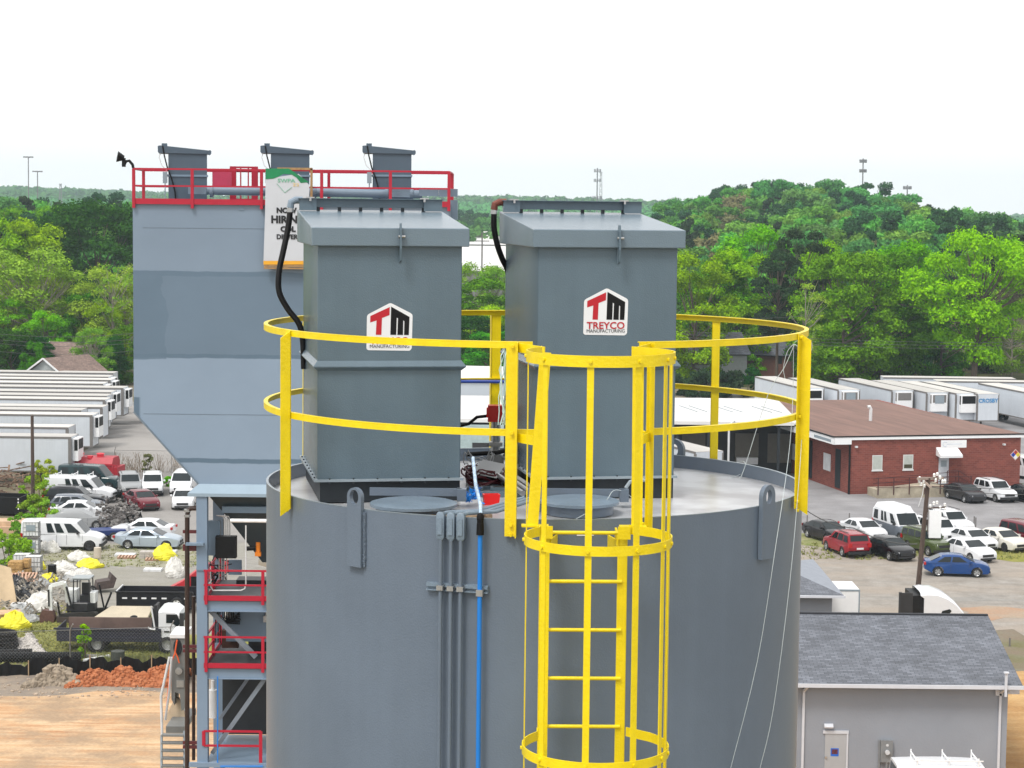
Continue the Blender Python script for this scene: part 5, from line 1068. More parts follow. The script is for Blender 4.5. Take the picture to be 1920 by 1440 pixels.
dr = mb(); dr.box(dx(1548), dx(1588), -.03, -.004, 0, dz(1377)); d_o = dr.build('door', M('pale_door', (.36, .37, .39), .5, var=.04), gb)
m = mb(); m.box(dx(1546)-.05, dx(1591)+.02, -.06, -.005, dz(1377)+.01, dz(1371)); m.box(dx(1588)+.005, dx(1591)+.01, -.05, -.005, 0, dz(1377)+.008); m.build('door_frame', TRIM, gb)
m = mb(); m.cyl((dx(1550), -.08, dz(1421)), (dx(1550), -.03, dz(1421)), .05, n=10); m.build('door_knob', CHROME, d_o)
m = mb(); m.box(dx(1559), dx(1574), -.036, -.032, dz(1419), dz(1404)); m.build('notice', M('blue_notice', (.01, .12, .55), .5), d_o)
m = mb(); m.box(dx(1561), dx(1572), -.04, -.037, dz(1415), dz(1406)); m.build('notice_print', M('notice_dark', (.1, .02, .04), .5, var=.8, scale=20), d_o)
m = mb(); m.prism([(0, 0), (0, .16), (-.1, .17), (-.22, .06), (-.2, 0)], -.38, ((dx(1562), 0, dz(1365)), (0, 1, 0), (0, 0, 1))); m.build('wall_light', TRIM, gb)
me_ = empty('electric_meter', (dx(1664)+wl, WY-.01, dz(1428)), 0, 'grey electric meter box on the stucco wall right of the door', 'meter')
m = mb(); m.box(-.28, .24, -.16, 0, 0, .95); m.box(-.36, -.29, -.1, -.02, -.6, .95); m.cyl((0, -.1, -.5), (0, -.1, 0), .05, n=10); m.build('box', M('meter_grey', (.2, .21, .22), .5), me_)
m = mb(); m.cyl((0, -.26, .45), (0, -.16, .45), .1, n=14); m.cyl((0, -.17, .75), (0, -.16, .75), .06, n=10); m.build('meter_glass', M('meter_glass_pale', (.6, .62, .65), .2), me_)
# --- second shingle roof behind the silo edge
p = AT(1582, 1113, 106); e2 = empty('shingle_roof_house', (p.x, 106, 0), 0, 'small shingle roofed house corner just right of the silo', 'building')
z0 = AT(1582, 1116, 106).z; z1 = AT(1500, 1060, 111.5).z
m = mb(); m.box(-7, -.5, .6, 9, 0, z0-.1); m.build('wall', STU, e2)
uv_quad('roof', [(-7, 0, z0), (0, 0, z0), (-3.0, 5.5, z1+.1), (-7, 5.5, z1+.1)], SH, e2, .1)
uv_quad('roof', [(0, 0, z0), (0, 11, z0), (-3.0, 5.6, z1+.1), (-3.0, 5.5, z1+.1)], M('ridge_pale', (.24, .26, .30), .8, var=.1), e2, .1)
m = mb(); m.box(-7, .08, -.14, -.01, z0-.14, z0-.02); m.build('gutter', TRIM, e2)
# --- red brick building
nl = G(1593, 927, 0); nr_ = G(1911, 920, 0); BD = 32.0
BRK, n, b = node_mat('red_brick'); L = n.links; tc = n.nodes.new('ShaderNodeTexCoord'); sx_ = n.nodes.new('ShaderNodeSeparateXYZ'); L.new(tc.outputs['Object'], sx_.inputs[0]); ad = n.nodes.new('ShaderNodeMath'); L.new(sx_.outputs[0], ad.inputs[0]); L.new(sx_.outputs[1], ad.inputs[1]); mp = n.nodes.new('ShaderNodeCombineXYZ'); L.new(ad.outputs[0], mp.inputs[0]); L.new(sx_.outputs[2], mp.inputs[1])
br = n.nodes.new('ShaderNodeTexBrick'); br.inputs['Scale'].default_value = 1; br.inputs['Brick Width'].default_value = .42; br.inputs['Row Height'].default_value = .16; br.inputs['Mortar Size'].default_value = .012
br.inputs['Color1'].default_value = (.165, .040, .030, 1); br.inputs['Color2'].default_value = (.235, .062, .044, 1); br.inputs['Mortar'].default_value = (.22, .10, .085, 1); L.new(mp.outputs[0], br.inputs[0])
no = n.nodes.new('ShaderNodeTexNoise'); no.inputs['Scale'].default_value = .5; no.inputs['Detail'].default_value = 8; L.new(tc.outputs['Object'], no.inputs[0]); mr = n.nodes.new('ShaderNodeMapRange'); mr.inputs[3].default_value = .75; mr.inputs[4].default_value = 1.2; L.new(no.outputs['Fac'], mr.inputs[0])
h = n.nodes.new('ShaderNodeHueSaturation'); L.new(br.outputs['Color'], h.inputs['Color']); L.new(mr.outputs[0], h.inputs['Value']); L.new(h.outputs[0], b.inputs['Base Color']); b.inputs['Roughness'].default_value = .9
bb = empty('brick_building', (nl.x, nl.y, 0), math.atan2(nr_.y-nl.y, nr_.x-nl.x), 'red brick building with a brown low pitched roof at the right', 'building')
W_ = (nr_-nl).length; Hh = AT(1750, 817.5, nl.y+1.2).z
def BX(px): return (G(px, 927, 0).x-nl.x)
def BZ(py, px=1750): return AT(px, py, nl.y).z
m = mb(); m.box(0, W_, 0, BD, 0, Hh); m.build('wall', BRK, bb)
BR = M('brown_membrane_roof', (.175, .10, .08), .85, var=.25, scale=.5, stretch=(3.0, .25, 1)); m = mb(); m.add([(-1.6, -.15, Hh+.02), (W_+.3, -.15, Hh+.02), (W_-.6, BD, Hh+.03), (-1.6, BD, Hh+.03), (-1.6, -.15, Hh-.0), (W_+.3, -.15, Hh-.0), (W_-.6, BD, Hh), (-1.6, BD, Hh)], [(0, 1, 2, 3), (0, 4, 5, 1), (1, 5, 6, 2), (3, 2, 6, 7), (0, 3, 7, 4)]); m.build('roof', BR, bb)
m = mb(); m.box(-1.6, W_+.32, -.22, -.155, Hh-.03, Hh+.08); m.box(-1.72, -1.6, -.2, BD, Hh-.03, Hh+.08); m.build('roof_edge', BLACK, bb)
m = mb(); m.box(0, W_+.3, -.19, -.003, Hh-.28, Hh-.04); m.box(-1.58, 0, -.18, .1, Hh-.65, Hh-.04); m.box(-1.66, -1.6, -.16, 20, Hh-.65, Hh-.04); m.build('fascia', WHITE, bb)
m = mb(); m.box(-1.67, -1.66, .4, 4.4, Hh-.5, Hh-.26); m.build('louvre', GREYL, bb)
m = mb(); m.tube([(BX(1738)*1.0, 12, Hh), (BX(1738), 12, Hh+1.1), (BX(1738)-.12, 12, Hh+1.35), (BX(1738)-.3, 12, Hh+1.3)], .16, 8); m.build('roof_vent_pipe', WHITED, bb)
for i, (px0, px1, py0, py1) in enumerate(((1636, 1656, 856, 884), (1697, 1717, 856, 884))):
    m = mb(); a, c, zb_, zt_ = BX(px0), BX(px1), BZ(py1), BZ(py0); m.box(a, c, -.03, -.004, zb_, zt_); f = m.build('window', M('window_frame_white', (.6, .61, .6), .5), bb)
    m = mb(); m.box(a+.07, c-.07, -.04, -.031, zb_+.1, zt_-.06); m.build('pane', M('blind_pane', (.42, .45, .42), .3, var=.1), f)
    if i: m = mb(); m.box(a+.09, c-.09, -.046, -.041, zb_+.12, zb_+.45); m.build('open_gap', M('pane_dark', (.05, .045, .02), .3), f)
    m = mb(); m.box(a-.05, c+.05, -.08, -.005, zb_-.1, zb_-.003); m.build('sill', WHITED, f)
m = mb(); a, c = BX(1768), BX(1788); m.box(a, c, -.04, -.004, .75, BZ(858)); d = m.build('door', M('metal_door_pale', (.5, .53, .58), .4), bb)
m = mb(); m.box(a+.2, c-.2, -.05, -.041, BZ(880), BZ(868)); m.build('door_window', GREYL, d)
m = mb(); a, c = BX(1762), BX(1804); zt_, zb_ = BZ(843), BZ(858); m.add([(a, -.01, zt_), (c, -.01, zt_), (c+.05, -1.1, zb_+.1), (a-.05, -1.1, zb_+.1), (c+.05, -1.1, zb_-.12), (a-.05, -1.1, zb_-.12), (a, -.01, zb_), (c, -.01, zb_)], [(0, 3, 2, 1), (3, 5, 4, 2), (0, 6, 5, 3), (1, 2, 4, 7), (6, 7, 4, 5)]); m.build('awning', WHITE, bb)
sg = empty('wall_sign', (bb.location.x+BX(1782), nl.y-.0, BZ(832)), bb.rotation_euler.z, 'white sign board above the awning on the brick wall', 'sign')
m = mb(); hw = (BX(1807)-BX(1757))/2; m.box(-hw, hw, -.08, -.01, -.32, .33); m.build('board', WHITE, sg)
m = mb(); m.tube([(-hw+.35+.2*math.cos(g), -.085, .2*math.sin(g)) for g in np.linspace(.6, 5.6, 16)], .02, 4); m.box(-hw+.5, hw-.4, -.086, -.081, -.02, .02); m.build('faint_mark', M('faint_blue', (.5, .56, .66), .5), sg)
hz = empty('hazard_placard', (bb.location.x+BX(1896), nl.y, BZ(851)), bb.rotation_euler.z, 'hazard diamond placard in red blue yellow and white at the brick wall right end', 'sign')
q = .44
for nm, cc, ox, oz in (('red_quarter', (.5, .05, .03), 0, 1), ('blue_quarter', (.01, .06, .45), -1, 0), ('yellow_quarter', (.8, .62, .05), 1, 0), ('white_quarter', (.75, .75, .75), 0, -1)):
    m = mb(); cx, cz = ox*q/2*.98, oz*q/2*.98; m.add([(cx, -.03, cz+q/2*.95), (cx+q/2*.95, -.03, cz), (cx, -.03, cz-q/2*.95), (cx-q/2*.95, -.03, cz)], [(0, 3, 2, 1)]); m.build(nm, M('placard_'+nm, cc, .5, var=.03), hz)
m = mb(); Q_ = q*1.12; m.prism([(0, Q_), (Q_, 0), (0, -Q_), (-Q_, 0)], -.018, ((0, -.005, 0), (1, 0, 0), (0, 0, 1))); m.build('backing', M('placard_backing', (.6, .45, .42), .5), hz)
for s, ox, oz in (('2', 0, 1), ('2', -1, 0), ('1', 1, 0)):
    m = text_mb(s, .26, ((ox*q/2, -.031, oz*q/2-.09), (1, 0, 0), (0, 0, 1)), bold=.01); m.build('digit', K, hz)
wl2 = mb(); 
for px in (1593+8, 1895): x = BX(px+2); wl2.box(x-.1, x+.1, -.25, -.005, Hh-.95, Hh-.8)
wl2.build('wall_lamp', WHITED, bb)
m = mb(); m.box(BX(1590), BX(1593)-.02, -.1, .1, 0, Hh-.3); m.build('downpipe', BLACK, bb)
# left flank openings under the eave (seen obliquely)
for y0, y1, z0_, z1_ in ((4.5, 6.2, 1.4, 2.9), (13, 15, 1.3, 2.8)): m = mb(); m.box(-.05, -.004, y0, y1, z0_, z1_); m.build('side_window', WHITED, bb)
for y0, y1 in ((2.2, 3.4), (9, 12)): m = mb(); m.box(-.04, -.004, y0, y1, .2, 3.6); m.build('side_door', DGREY, bb)
# ramp with railing in front of the door
rp = empty('entrance_ramp', (bb.location.x+BX(1636), nl.y-2.4, 0), bb.rotation_euler.z, 'concrete ramp with dark railings in front of the brick wall', 'ramp')
CONC = M('stained_concrete', (.33, .29, .22), .9, var=.35, scale=.9); wr_ = BX(1818)-BX(1636)
m = mb(); m.box(0, wr_, 0, .25, 0, .85); m.box(0, wr_, .25, 2.3, 0, .7); m.add([(2.2, .0, .86), (wr_-2.5, .0, .86), (wr_-2.5, 2.2, 1.1), (2.2, 2.2, .72)], [(0, 1, 2, 3)]); m.build('concrete_base', CONC, rp)
m = mb(); DB = M('rail_dark_maroon', (.06, .014, .014), .5)
for z in (.95, 1.35, 1.75): m.bar((-.2, -.02, z-(.5 if z > 1 else 0)*0), (wr_, -.02, z), .05)
for k in range(7): x = k*wr_/6; m.bar((x, -.02, .3), (x, -.02, 1.78), .07)
for z in (1.5, 1.9): m.bar((.4, 2.1, z-.5), (wr_, 2.1, z), .045)
a = BX(1775)-BX(1636); c = BX(1797)-BX(1636); m.bar((a, .4, 1.1), (a, .4, 2.2), .06); m.bar((c, .4, 1.1), (c, .4, 2.2), .06); m.bar((a, .4, 2.2), (c, .4, 2.2), .06); m.bar((c, .4, 2.2), (c+1.9, .4, 1.0), .05); m.bar((c, .4, 1.7), (c+1.9, .4, .6), .05); m.build('railing', DB, rp)
ch = empty('plastic_chair', G(1549, 903, 0), R_(200), 'white plastic chair by the brick building corner', 'chair')
m = mb(); m.box(-.25, .25, -.22, .25, .40, .44); m.build('seat', WHITE, ch)
m = mb(); m.prism([(-.24, .42), (.24, .42), (.22, .85), (.12, .93), (-.12, .93), (-.22, .85)], .04, ((0, -.25, 0), (1, 0, 0), (0, -.18, 1))); m.build('backrest', WHITE, ch)
for x in (-.22, .22):
    for y in (-.2, .22): m = mb(); m.bar((x, y, 0), (x*.9, y*.9, .42), .05); m.build('leg', WHITE, ch)
    m = mb(); m.bar((x*1.15, -.26, .65), (x*1.15, .22, .62), .05, .03); m.bar((x*1.15, .2, .42), (x*1.15, .2, .62), .04); m.build('armrest', WHITE, ch)
cn = empty('traffic_cone', G(1533, 899, 0), 0, 'orange traffic cone by the loading dock corner', 'cone')
m = mb(); m.box(-.18, .18, -.18, .18, 0, .04); m.build('base', BLACK, cn); m = mb(); m.cyl((0, 0, .04), (0, 0, .7), .13, .03, n=12); m.build('cone', M('cone_orange', (.85, .16, .02), .5), cn)
m = mb(); 
for _ in range(24): p = G(rnd.uniform(1518, 1545), rnd.uniform(888, 897), 0); m.box(p.x-.2, p.x+.2, p.y-.3, p.y+.3, 0, rnd.uniform(.3, .9), rz=rnd.uniform(0, 1))
tag(m.build('junk_pile', BLACK), 'dark junk heaped by the dock corner', 'junk')
# --- white roofed warehouse with loading docks
wy = 184.0; x0 = AT(700, 787, wy).x; x1 = AT(1500, 787, wy).x; zh = AT(1300, 790, wy).z
wh = empty('white_roof_warehouse', (x0, wy, 0), 0, 'white roofed warehouse with dark loading docks behind the silo rail', 'building'); ww = x1-x0; dp = 24
zb2 = AT(1300, 746, wy+dp).z
WR = M('white_membrane_roof', (.60, .59, .58), .7, var=.05, scale=.3); m = mb(); m.add([(0, 0, zh), (ww, 0, zh), (ww+1, dp, zb2), (0, dp, zb2)], [(0, 1, 2, 3)]); m.add([(0, 0, zh), (ww, 0, zh), (ww, -.02, zh-.3), (0, -.02, zh-.3)], [(3, 2, 1, 0)]); m.build('roof', WR, wh)
m = mb()
for px in (1302, 1320, 1368, 1386, 1440, 1458): a = AT(px, 765, wy+12).x-x0; m.bar((a, 9, zh+(zb2-zh)*9/dp+.03), (a-1.2, 15, zh+(zb2-zh)*15/dp+.03), .06)
m.build('skylight_seam', GREYL, wh)
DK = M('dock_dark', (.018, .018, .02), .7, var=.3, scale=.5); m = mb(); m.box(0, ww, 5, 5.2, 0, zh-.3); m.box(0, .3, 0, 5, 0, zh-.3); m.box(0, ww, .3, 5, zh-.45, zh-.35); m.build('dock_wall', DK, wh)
m = mb()
for px in (1270, 1330, 1461, 1500): a = AT(px, 820, wy).x-x0; m.box(a-.12, a+.12, .3, .5, 0, zh-.4)
m.build('canopy_post', DGREY, wh)
for i, px in enumerate((1300, 1400, 1461)):
    m = mb(); a = AT(px-22, 850, wy+4.9).x-x0; c = AT(px+22, 850, wy+4.9).x-x0; m.box(a, c, 4.85, 4.99, 1.0, 3.7); d = m.build('dock_door', M('dock_door_shade', (.13, .12, .10), .7, var=.1), wh)
    if i == 1: m = mb(); m.box(a+.1, c-.1, 4.3, 4.83, .9, 1.5); m.build('dock_leveller', WHITED, d)
m = mb(); a = AT(905, 780, wy).x-x0; m.box(a-3.5, a+3.5, -.5, -.1, 0, zh-.5); m.build('front_wall', M('pale_aqua_wall', (.33, .42, .42), .7), wh)
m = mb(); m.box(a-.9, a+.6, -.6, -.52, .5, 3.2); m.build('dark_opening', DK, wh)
m = mb(); a = AT(1367, 800, wy-.2).x-x0; m.cyl((a, -.2, 0), (a, -.2, AT(0+1367, 798, wy).z), .1, n=8); m.tube([(a, -.2, AT(1367, 798, wy).z), (a+.2, -.2, AT(1367, 795, wy).z+.1), (a+.5, -.2, AT(1367, 788, wy).z)], .1, 6); m.build('downspout', WHITED, wh)
lp = empty('yard_lamp_post', G(1461, 884, 0), 0, 'pole with a lamp head in front of the loading docks', 'lamp post')
hh = AT(1461, 818, lp.location.y).z; m = mb(); m.cyl((0, 0, 0), (0, 0, hh), .14, .1, n=8); m.build('pole', M('grey_wood_pole', (.25, .23, .2), .9, var=.3, scale=3), lp); m = mb(); m.cyl((0, 0, hh), (0, 0, hh+.35), .2, .12, n=10); m.tube([(0, 0, hh), (.2, 0, hh+.3), (.35, -.1, hh+.2)], .06, 5); m.box(.2, .5, -.2, .05, hh+.1, hh+.3); m.build('lamp_head', WHITED, lp)
# far light wall and roofs between the collectors
fw_ = empty('pale_metal_shed', (AT(910, 740, 212).x, 212, 0), 0, 'pale blue walled shed behind the white roof between the collectors', 'building')
zt_ = AT(910, 703, 214).z; m = mb(); m.box(-9, 9, 0, 10, 0, zt_-.3); m.build('wall', M('pale_blue_cladding', (.52, .57, .62), .6, var=.04, scale=.5), fw_); m = mb(); m.add([(-9.3, -.3, zt_-.3), (9.3, -.3, zt_-.5), (9.3, 10, zt_+.2), (-9.3, 10, zt_+.4)], [(0, 1, 2, 3)]); m.build('roof', WR, fw_)
def far_shed(px0, px1, pye, pyr, Y, dpt, lab, hip=0, wallc=(.5, .5, .5)):
    a = AT(px0, pye, Y); c = AT(px1, pye, Y); rz_ = AT((px0+px1)/2, pyr, Y+dpt).z; g0 = hterr(a.x, Y); e0 = empty('far_warehouse', (a.x, Y, g0), 0, lab, 'building'); w_ = c.x-a.x; ze = a.z-g0; zr2 = rz_-g0
    m = mb(); m.box(0, w_, 0, dpt*2, -3, ze-.1); m.build('wall', M('far_wall_%d' % px0, wallc, .7, var=.1), e0)
    m = mb(); m.add([(-.5, -.5, ze), (w_+.5, -.5, ze), (w_-hip*w_, dpt, zr2), (hip*w_, dpt, zr2), (w_+.5, 2*dpt, ze), (-.5, 2*dpt, ze)], [(0, 1, 2, 3), (3, 2, 4, 5), (1, 4, 2), (0, 3, 5)]); m.build('roof', WR, e0); return e0
far_shed(800, 1010, 507, 461, 470, 95, 'wide far warehouse with a white roof between the collectors', wallc=(.2, .21, .2))
far_shed(872, 948, 458, 434, 690, 70, 'second far warehouse with a hipped white roof behind the wide one', .35)
# houses on the left
def house(px, py_eave, Y, w_, d_, ze, zr2, rz, lab, wallc, roofm, nm='brown_roof_house'):
    x = AT(px, py_eave, Y).x; e0 = empty(nm, (x, Y, 0), rz, lab, 'house'); m = mb(); m.box(-w_/2, w_/2, -d_/2, d_/2, 0, ze-.02); m.add([(-w_/2, -d_/2, ze-.02), (-w_/2, d_/2, ze-.02), (-w_/2, 0, zr2-.15), (w_/2, -d_/2, ze-.02), (w_/2, d_/2, ze-.02), (w_/2, 0, zr2-.15)], [(0, 2, 1), (3, 4, 5)]); m.build('wall', wallc, e0)
    o = .45; dz_ = (zr2-ze)/(d_/2)*o
    uv_quad('roof', [(-w_/2-o, -d_/2-o, ze-dz_), (w_/2+o, -d_/2-o, ze-dz_), (w_/2+o, 0, zr2), (-w_/2-o, 0, zr2)], roofm, e0, .15); uv_quad('roof', [(w_/2+o, d_/2+o, ze-dz_), (-w_/2-o, d_/2+o, ze-dz_), (-w_/2-o, 0, zr2), (w_/2+o, 0, zr2)], roofm, e0, .15)
    m = mb(); m.bar((-w_/2-o-.02, -d_/2-o, ze-dz_-.05), (-w_/2-o-.02, 0, zr2-.05), .06, .2); m.bar((-w_/2-o-.02, d_/2+o, ze-dz_-.05), (-w_/2-o-.02, 0, zr2-.05), .06, .2); m.build('gable_trim', WHITED, e0)
    m = mb(); m.box(w_*.1, w_*.1+.9, -d_/2-.04, -d_/2-.004, ze-1.5, ze-.3); m.build('window', DGREY, e0); return e0
house(124, 700, 250, 7.5, 6, 3.7, 5.6, R_(62), 'nearer brown roofed house with a grey gable behind the trailers', M('siding_grey', (.34, .37, .37), .8), SHB)
house(134, 690, 268, 5.0, 7, 4.3, 6.1, R_(-10), 'farther brown roofed house half hidden by trees', M('siding_cream', (.42, .40, .33), .8), SHB)
house(1327, 690, 292, 9, 8, 4.2, 6.8, R_(12), 'grey roofed house glimpsed through the trees right of the rail', M('siding_grey', (.34, .37, .37), .8), SH, 'grey_roof_house')
house(1445, 690, 300, 9, 8, 3.6, 6.2, R_(-10), 'red brown house glimpsed under the trees left of the trailers', M('siding_redbrown', (.22, .10, .07), .8), SH, 'grey_roof_house')
# ================================================================== VEHICLES
TYRE = M('tyre_rubber', (.014, .014, .015), .85, var=.2, scale=10); RIM = M('alloy_rim', (.45, .46, .47), .3, .7, var=.1, scale=10); RIMW = M('white_rim', (.72, .72, .7), .45)
LAMPW = M('headlamp_clear', (.75, .77, .8), .15, var=.1); LAMPR = M('tail_lamp_red', (.4, .01, .012), .2, var=.1); TRIMK = M('plastic_trim_black', (.02, .02, .022), .6, var=.15)
def cpaint(nm, c, rough=.22, metal=0.0): return M('car_paint_'+nm, c, rough, metal, var=.05, scale=1.2, coat=.25, spec=.35, rv=.03)
CP = {'white': cpaint('white', (.66, .675, .70)), 'black': cpaint('black', (.004, .004, .006)), 'darkgrey': cpaint('dark_grey', (.018, .019, .024)), 'red': cpaint('red', (.24, .004, .014)), 'maroon': cpaint('maroon', (.12, .004, .014)), 'silver': cpaint('silver_blue', (.36, .42, .48), .3, .3), 'blue': cpaint('blue', (.008, .048, .18)), 'green': cpaint('olive_green', (.055, .078, .022)), 'dkgreen': cpaint('deep_teal', (.008, .03, .035)), 'grey': cpaint('mid_grey', (.27, .28, .29), .5), 'slate': cpaint('slate', (.12, .14, .17)), 'offwhite': cpaint('off_white', (.62, .60, .55), .4)}
def wheel(par, x, y, r, w_, rim=RIM):
    s = 1 if y > 0 else -1; m = mb(); m.lathe([(r*.62, -w_/2), (r*.93, -w_/2), (r, -w_/2+.03), (r, w_/2-.03), (r*.93, w_/2), (r*.62, w_/2)], 20)
    m.v = [(vx, vz, vy) for vx, vy, vz in m.v]; o = m.build('wheel', TYRE, par, (x, y, r), sharp=60)
    m = mb(); m.lathe([(.001, .02), (r*.14, .02), (r*.2, -.01), (r*.56, -.005), (r*.63, .015), (r*.64, -.03)], 20)
    m.v = [(vx, s*(vz+w_/2-.02), vy) for vx, vy, vz in m.v]; ri = m.build('rim', rim, o)
    m = mb()
    for k in range(5):
        a = k*1.2566+.5; c = Vector((math.cos(a)*r*.42, s*(w_/2-.012), math.sin(a)*r*.42)); d = Vector((math.cos(a), 0, math.sin(a))); e = Vector((-d.z, 0, d.x)); m.quad(c-d*r*.12-e*r*.05, c+d*r*.12-e*r*.1, c+d*r*.12+e*r*.1, c-d*r*.12+e*r*.05)
    m.build('rim_openings', TRIMK, ri); return o
SPEC = {
 # L, W, H, belt, hood z at nose, hood z at cowl, rear deck z, (cabin base rear, roof rear, roof front, base front), wheelbase, wheel r, front overhang
 'sedan': dict(L=4.75, W=1.82, H=1.44, belt=.95, nose=.80, cowl=1.0, deck=1.04, cab=(-1.98, -1.02, .38, 1.25), wb=2.75, wr=.33, fo=.92),
 'hatch': dict(L=4.3, W=1.78, H=1.5, belt=.96, nose=.82, cowl=1.02, deck=1.0, cab=(-2.08, -1.65, .35, 1.15), wb=2.6, wr=.32, fo=.85),
 'suv': dict(L=4.6, W=1.84, H=1.72, belt=1.08, nose=.92, cowl=1.12, deck=1.08, cab=(-2.24, -1.95, .35, 1.0), wb=2.65, wr=.36, fo=.88),
 'jeep': dict(L=4.4, W=1.78, H=1.72, belt=1.1, nose=1.02, cowl=1.12, deck=1.1, cab=(-2.16, -2.05, .45, .82), wb=2.63, wr=.36, fo=.8),
 'minivan': dict(L=5.0, W=1.95, H=1.78, belt=1.02, nose=.82, cowl=1.1, deck=1.02, cab=(-2.42, -2.2, .7, 1.65), wb=3.05, wr=.34, fo=.95),
 'van': dict(L=5.7, W=2.0, H=2.1, belt=1.22, nose=.98, cowl=1.22, deck=1.22, cab=(-2.83, -2.78, 1.05, 1.78), wb=3.5, wr=.37, fo=.85),
 'hivan': dict(L=5.4, W=2.0, H=2.15, belt=1.22, nose=.98, cowl=1.22, deck=1.22, cab=(-2.68, -2.62, .85, 1.62), wb=3.3, wr=.37, fo=.85),
}
def vehicle(kind, paint, px, py, head, lab, nm=None, cat=None, group='parked vehicles', roof=None, cargo=False, rack=False, glass=True, lower=None, rimm=None, wrecked=False, z=0, Lsc=1.0):
    S = dict(SPEC[kind]); L_ = S['L']*Lsc; W_ = S['W']; H = S['H']; belt = S['belt']; hw = W_/2; p = G(px, py, 0)
    t = empty(nm or {'sedan': 'parked_sedan', 'hatch': 'parked_hatchback', 'suv': 'parked_suv', 'jeep': 'parked_suv', 'minivan': 'parked_minivan', 'van': 'cargo_van', 'hivan': 'conversion_van'}[kind], (p.x, p.y, z), R_(head), lab, cat or {'van': 'van', 'hivan': 'van', 'suv': 'suv', 'jeep': 'suv', 'minivan': 'minivan'}.get(kind, 'car'), group)
    pm = CP[paint]; xf = L_/2-S['fo']; xr_ = xf-S['wb']*Lsc; wr = S['wr']; br_, rr_, rf, bf = S['cab']; zb = .24 if kind in ('sedan', 'hatch', 'minivan') else .33
    # lower body profile with wheel arches
    top = [(-L_/2+.02, zb+.25), (-L_/2, zb+.4), (-L_/2+.03, belt*.82), (-L_/2+.10, S['deck']-.03), (-L_/2+.2, S['deck'])]
    if br_ > -L_/2+.5: top += [(br_, S['deck']+.01)]
    top += [(0, belt+.02), (bf, S['cowl'])]
    nn_ = 5
    for i in range(1, nn_+1): f = i/nn_; x = bf+(L_/2-.12-bf)*f; top.append((x, S['cowl']+(S['nose']-S['cowl'])*(f**1.6)))
    top += [(L_/2-.03, S['nose']-.12), (L_/2, zb+.3), (L_/2-.03, zb+.08), (L_/2-.12, zb)]
    bot = []
    for cx in (xf, xr_):
        ra_ = wr*1.16; z0 = wr; bot.append((cx+math.sqrt(max(.01, ra_**2-(zb-z0)**2)), zb))
        for k in range(1, 10): a = math.asin((zb-z0)/ra_)+(math.pi-2*math.asin((zb-z0)/ra_))*k/10; bot.append((cx+ra_*math.cos(a), z0+ra_*math.sin(a)))
        bot.append((cx-math.sqrt(max(.01, ra_**2-(zb-z0)**2)), zb))
    prof = top+bot; st = []
    ztop = S['deck']*.72
    for y, dz_, dx_ in ((-1, .09, .10), (-.96, .03, .05), (-.8, 0, .02), (0, -.015, 0), (.8, 0, .02), (.96, .03, .05), (1, .09, .10)):
        r = []
        for i, (x, z) in enumerate(prof):
            taper = 1-.13*max(0, (abs(x)/(L_/2)-.55)/.45)**2; isb = i >= len(top)
            zz_ = z-(dz_ if (z > ztop and not isb) else 0); xx = x*(1-dx_/(L_/2)) if not isb and abs(x) > L_/2-.35 else x; side = 1-.04*max(0, (z-belt*.55)/.5) if z > belt*.55 else 1-.03*max(0, (belt*.55-z)/.4)
            r.append((xx, y*hw*taper*side, zz_))
        st.append(r)
    m = mb(); m.loft(st, cap=False); n = len(prof)
    for r, fl_ in ((st[0], False), (st[-1], True)):   # side skins fanned as strips between sill and belt
        bm = bmesh.new(); vv = [bm.verts.new(q) for q in r]; bmesh.ops.triangle_fill(bm, edges=[bm.edges.new((vv[i], vv[(i+1) % n])) for i in range(n)], use_beauty=True); bm.verts.index_update(); m.add([tuple(v.co) for v in bm.verts], [tuple(v.index for v in f.verts) for f in bm.faces], True); bm.free()
    body = m.build('body', pm, t, sharp=38)
    # cabin
    wb_ = hw*.945; wt = hw*(.76 if kind in ('sedan', 'hatch') else .82 if kind in ('suv', 'jeep', 'minivan') else .86); zbse = belt-.04; zr_ = H
    base = lambda s, y: Vector((br_+(bf-br_)*s, y*wb_*(1-.04*(2*s-1)**4), zbse+(S['cowl']-belt)*s))
    roofp = lambda s, y: Vector((rr_+(rf-rr_)*s, y*wt, zr_-.05*(2*s-1)**2-(.03 if abs(y) > .9 else 0)))
    N = 9; m = mb(); rings = []
    for k in range(N): 
        s = k/(N-1); b0, b1, r0__, r1 = base(s, -1), base(s, 1), roofp(s, -1), roofp(s, 1); q = lambda A, B, f: A.lerp(B, f)
        rings.append([tuple(b0), tuple(q(b0, r0__, .5)+Vector((0, -.02, 0))), tuple(q(b0, r0__, .93)), tuple(roofp(s, -.88)+Vector((0, 0, .0))), tuple(roofp(s, -.45)+Vector((0, 0, .025))), tuple(roofp(s, .45)+Vector((0, 0, .025))), tuple(roofp(s, .88)), tuple(q(b1, r1, .93)), tuple(q(b1, r1, .5)+Vector((0, .02, 0))), tuple(b1)])
    m.loft(rings, closed=False, cap=True); cb = m.build('cabin', CP[roof] if roof else pm, t, sharp=35)
    # glass
    def pane(nm_, cs, off=.012, mat=GLASS):
        c = sum(cs, Vector())/len(cs); nv = (cs[1]-cs[0]).cross(cs[2]-cs[0]).normalized(); 
        if nv.dot(c-Vector((0, 0, .6))) < 0: nv = -nv; cs = cs[::-1]
        mm = mb(); mm.quad(*[q_+nv*off for q_ in cs]); return mm.build(nm_, mat, t)
    def sp_(s, f, y): b_, r_ = base(s, y), roofp(s, y); return b_.lerp(r_, f)
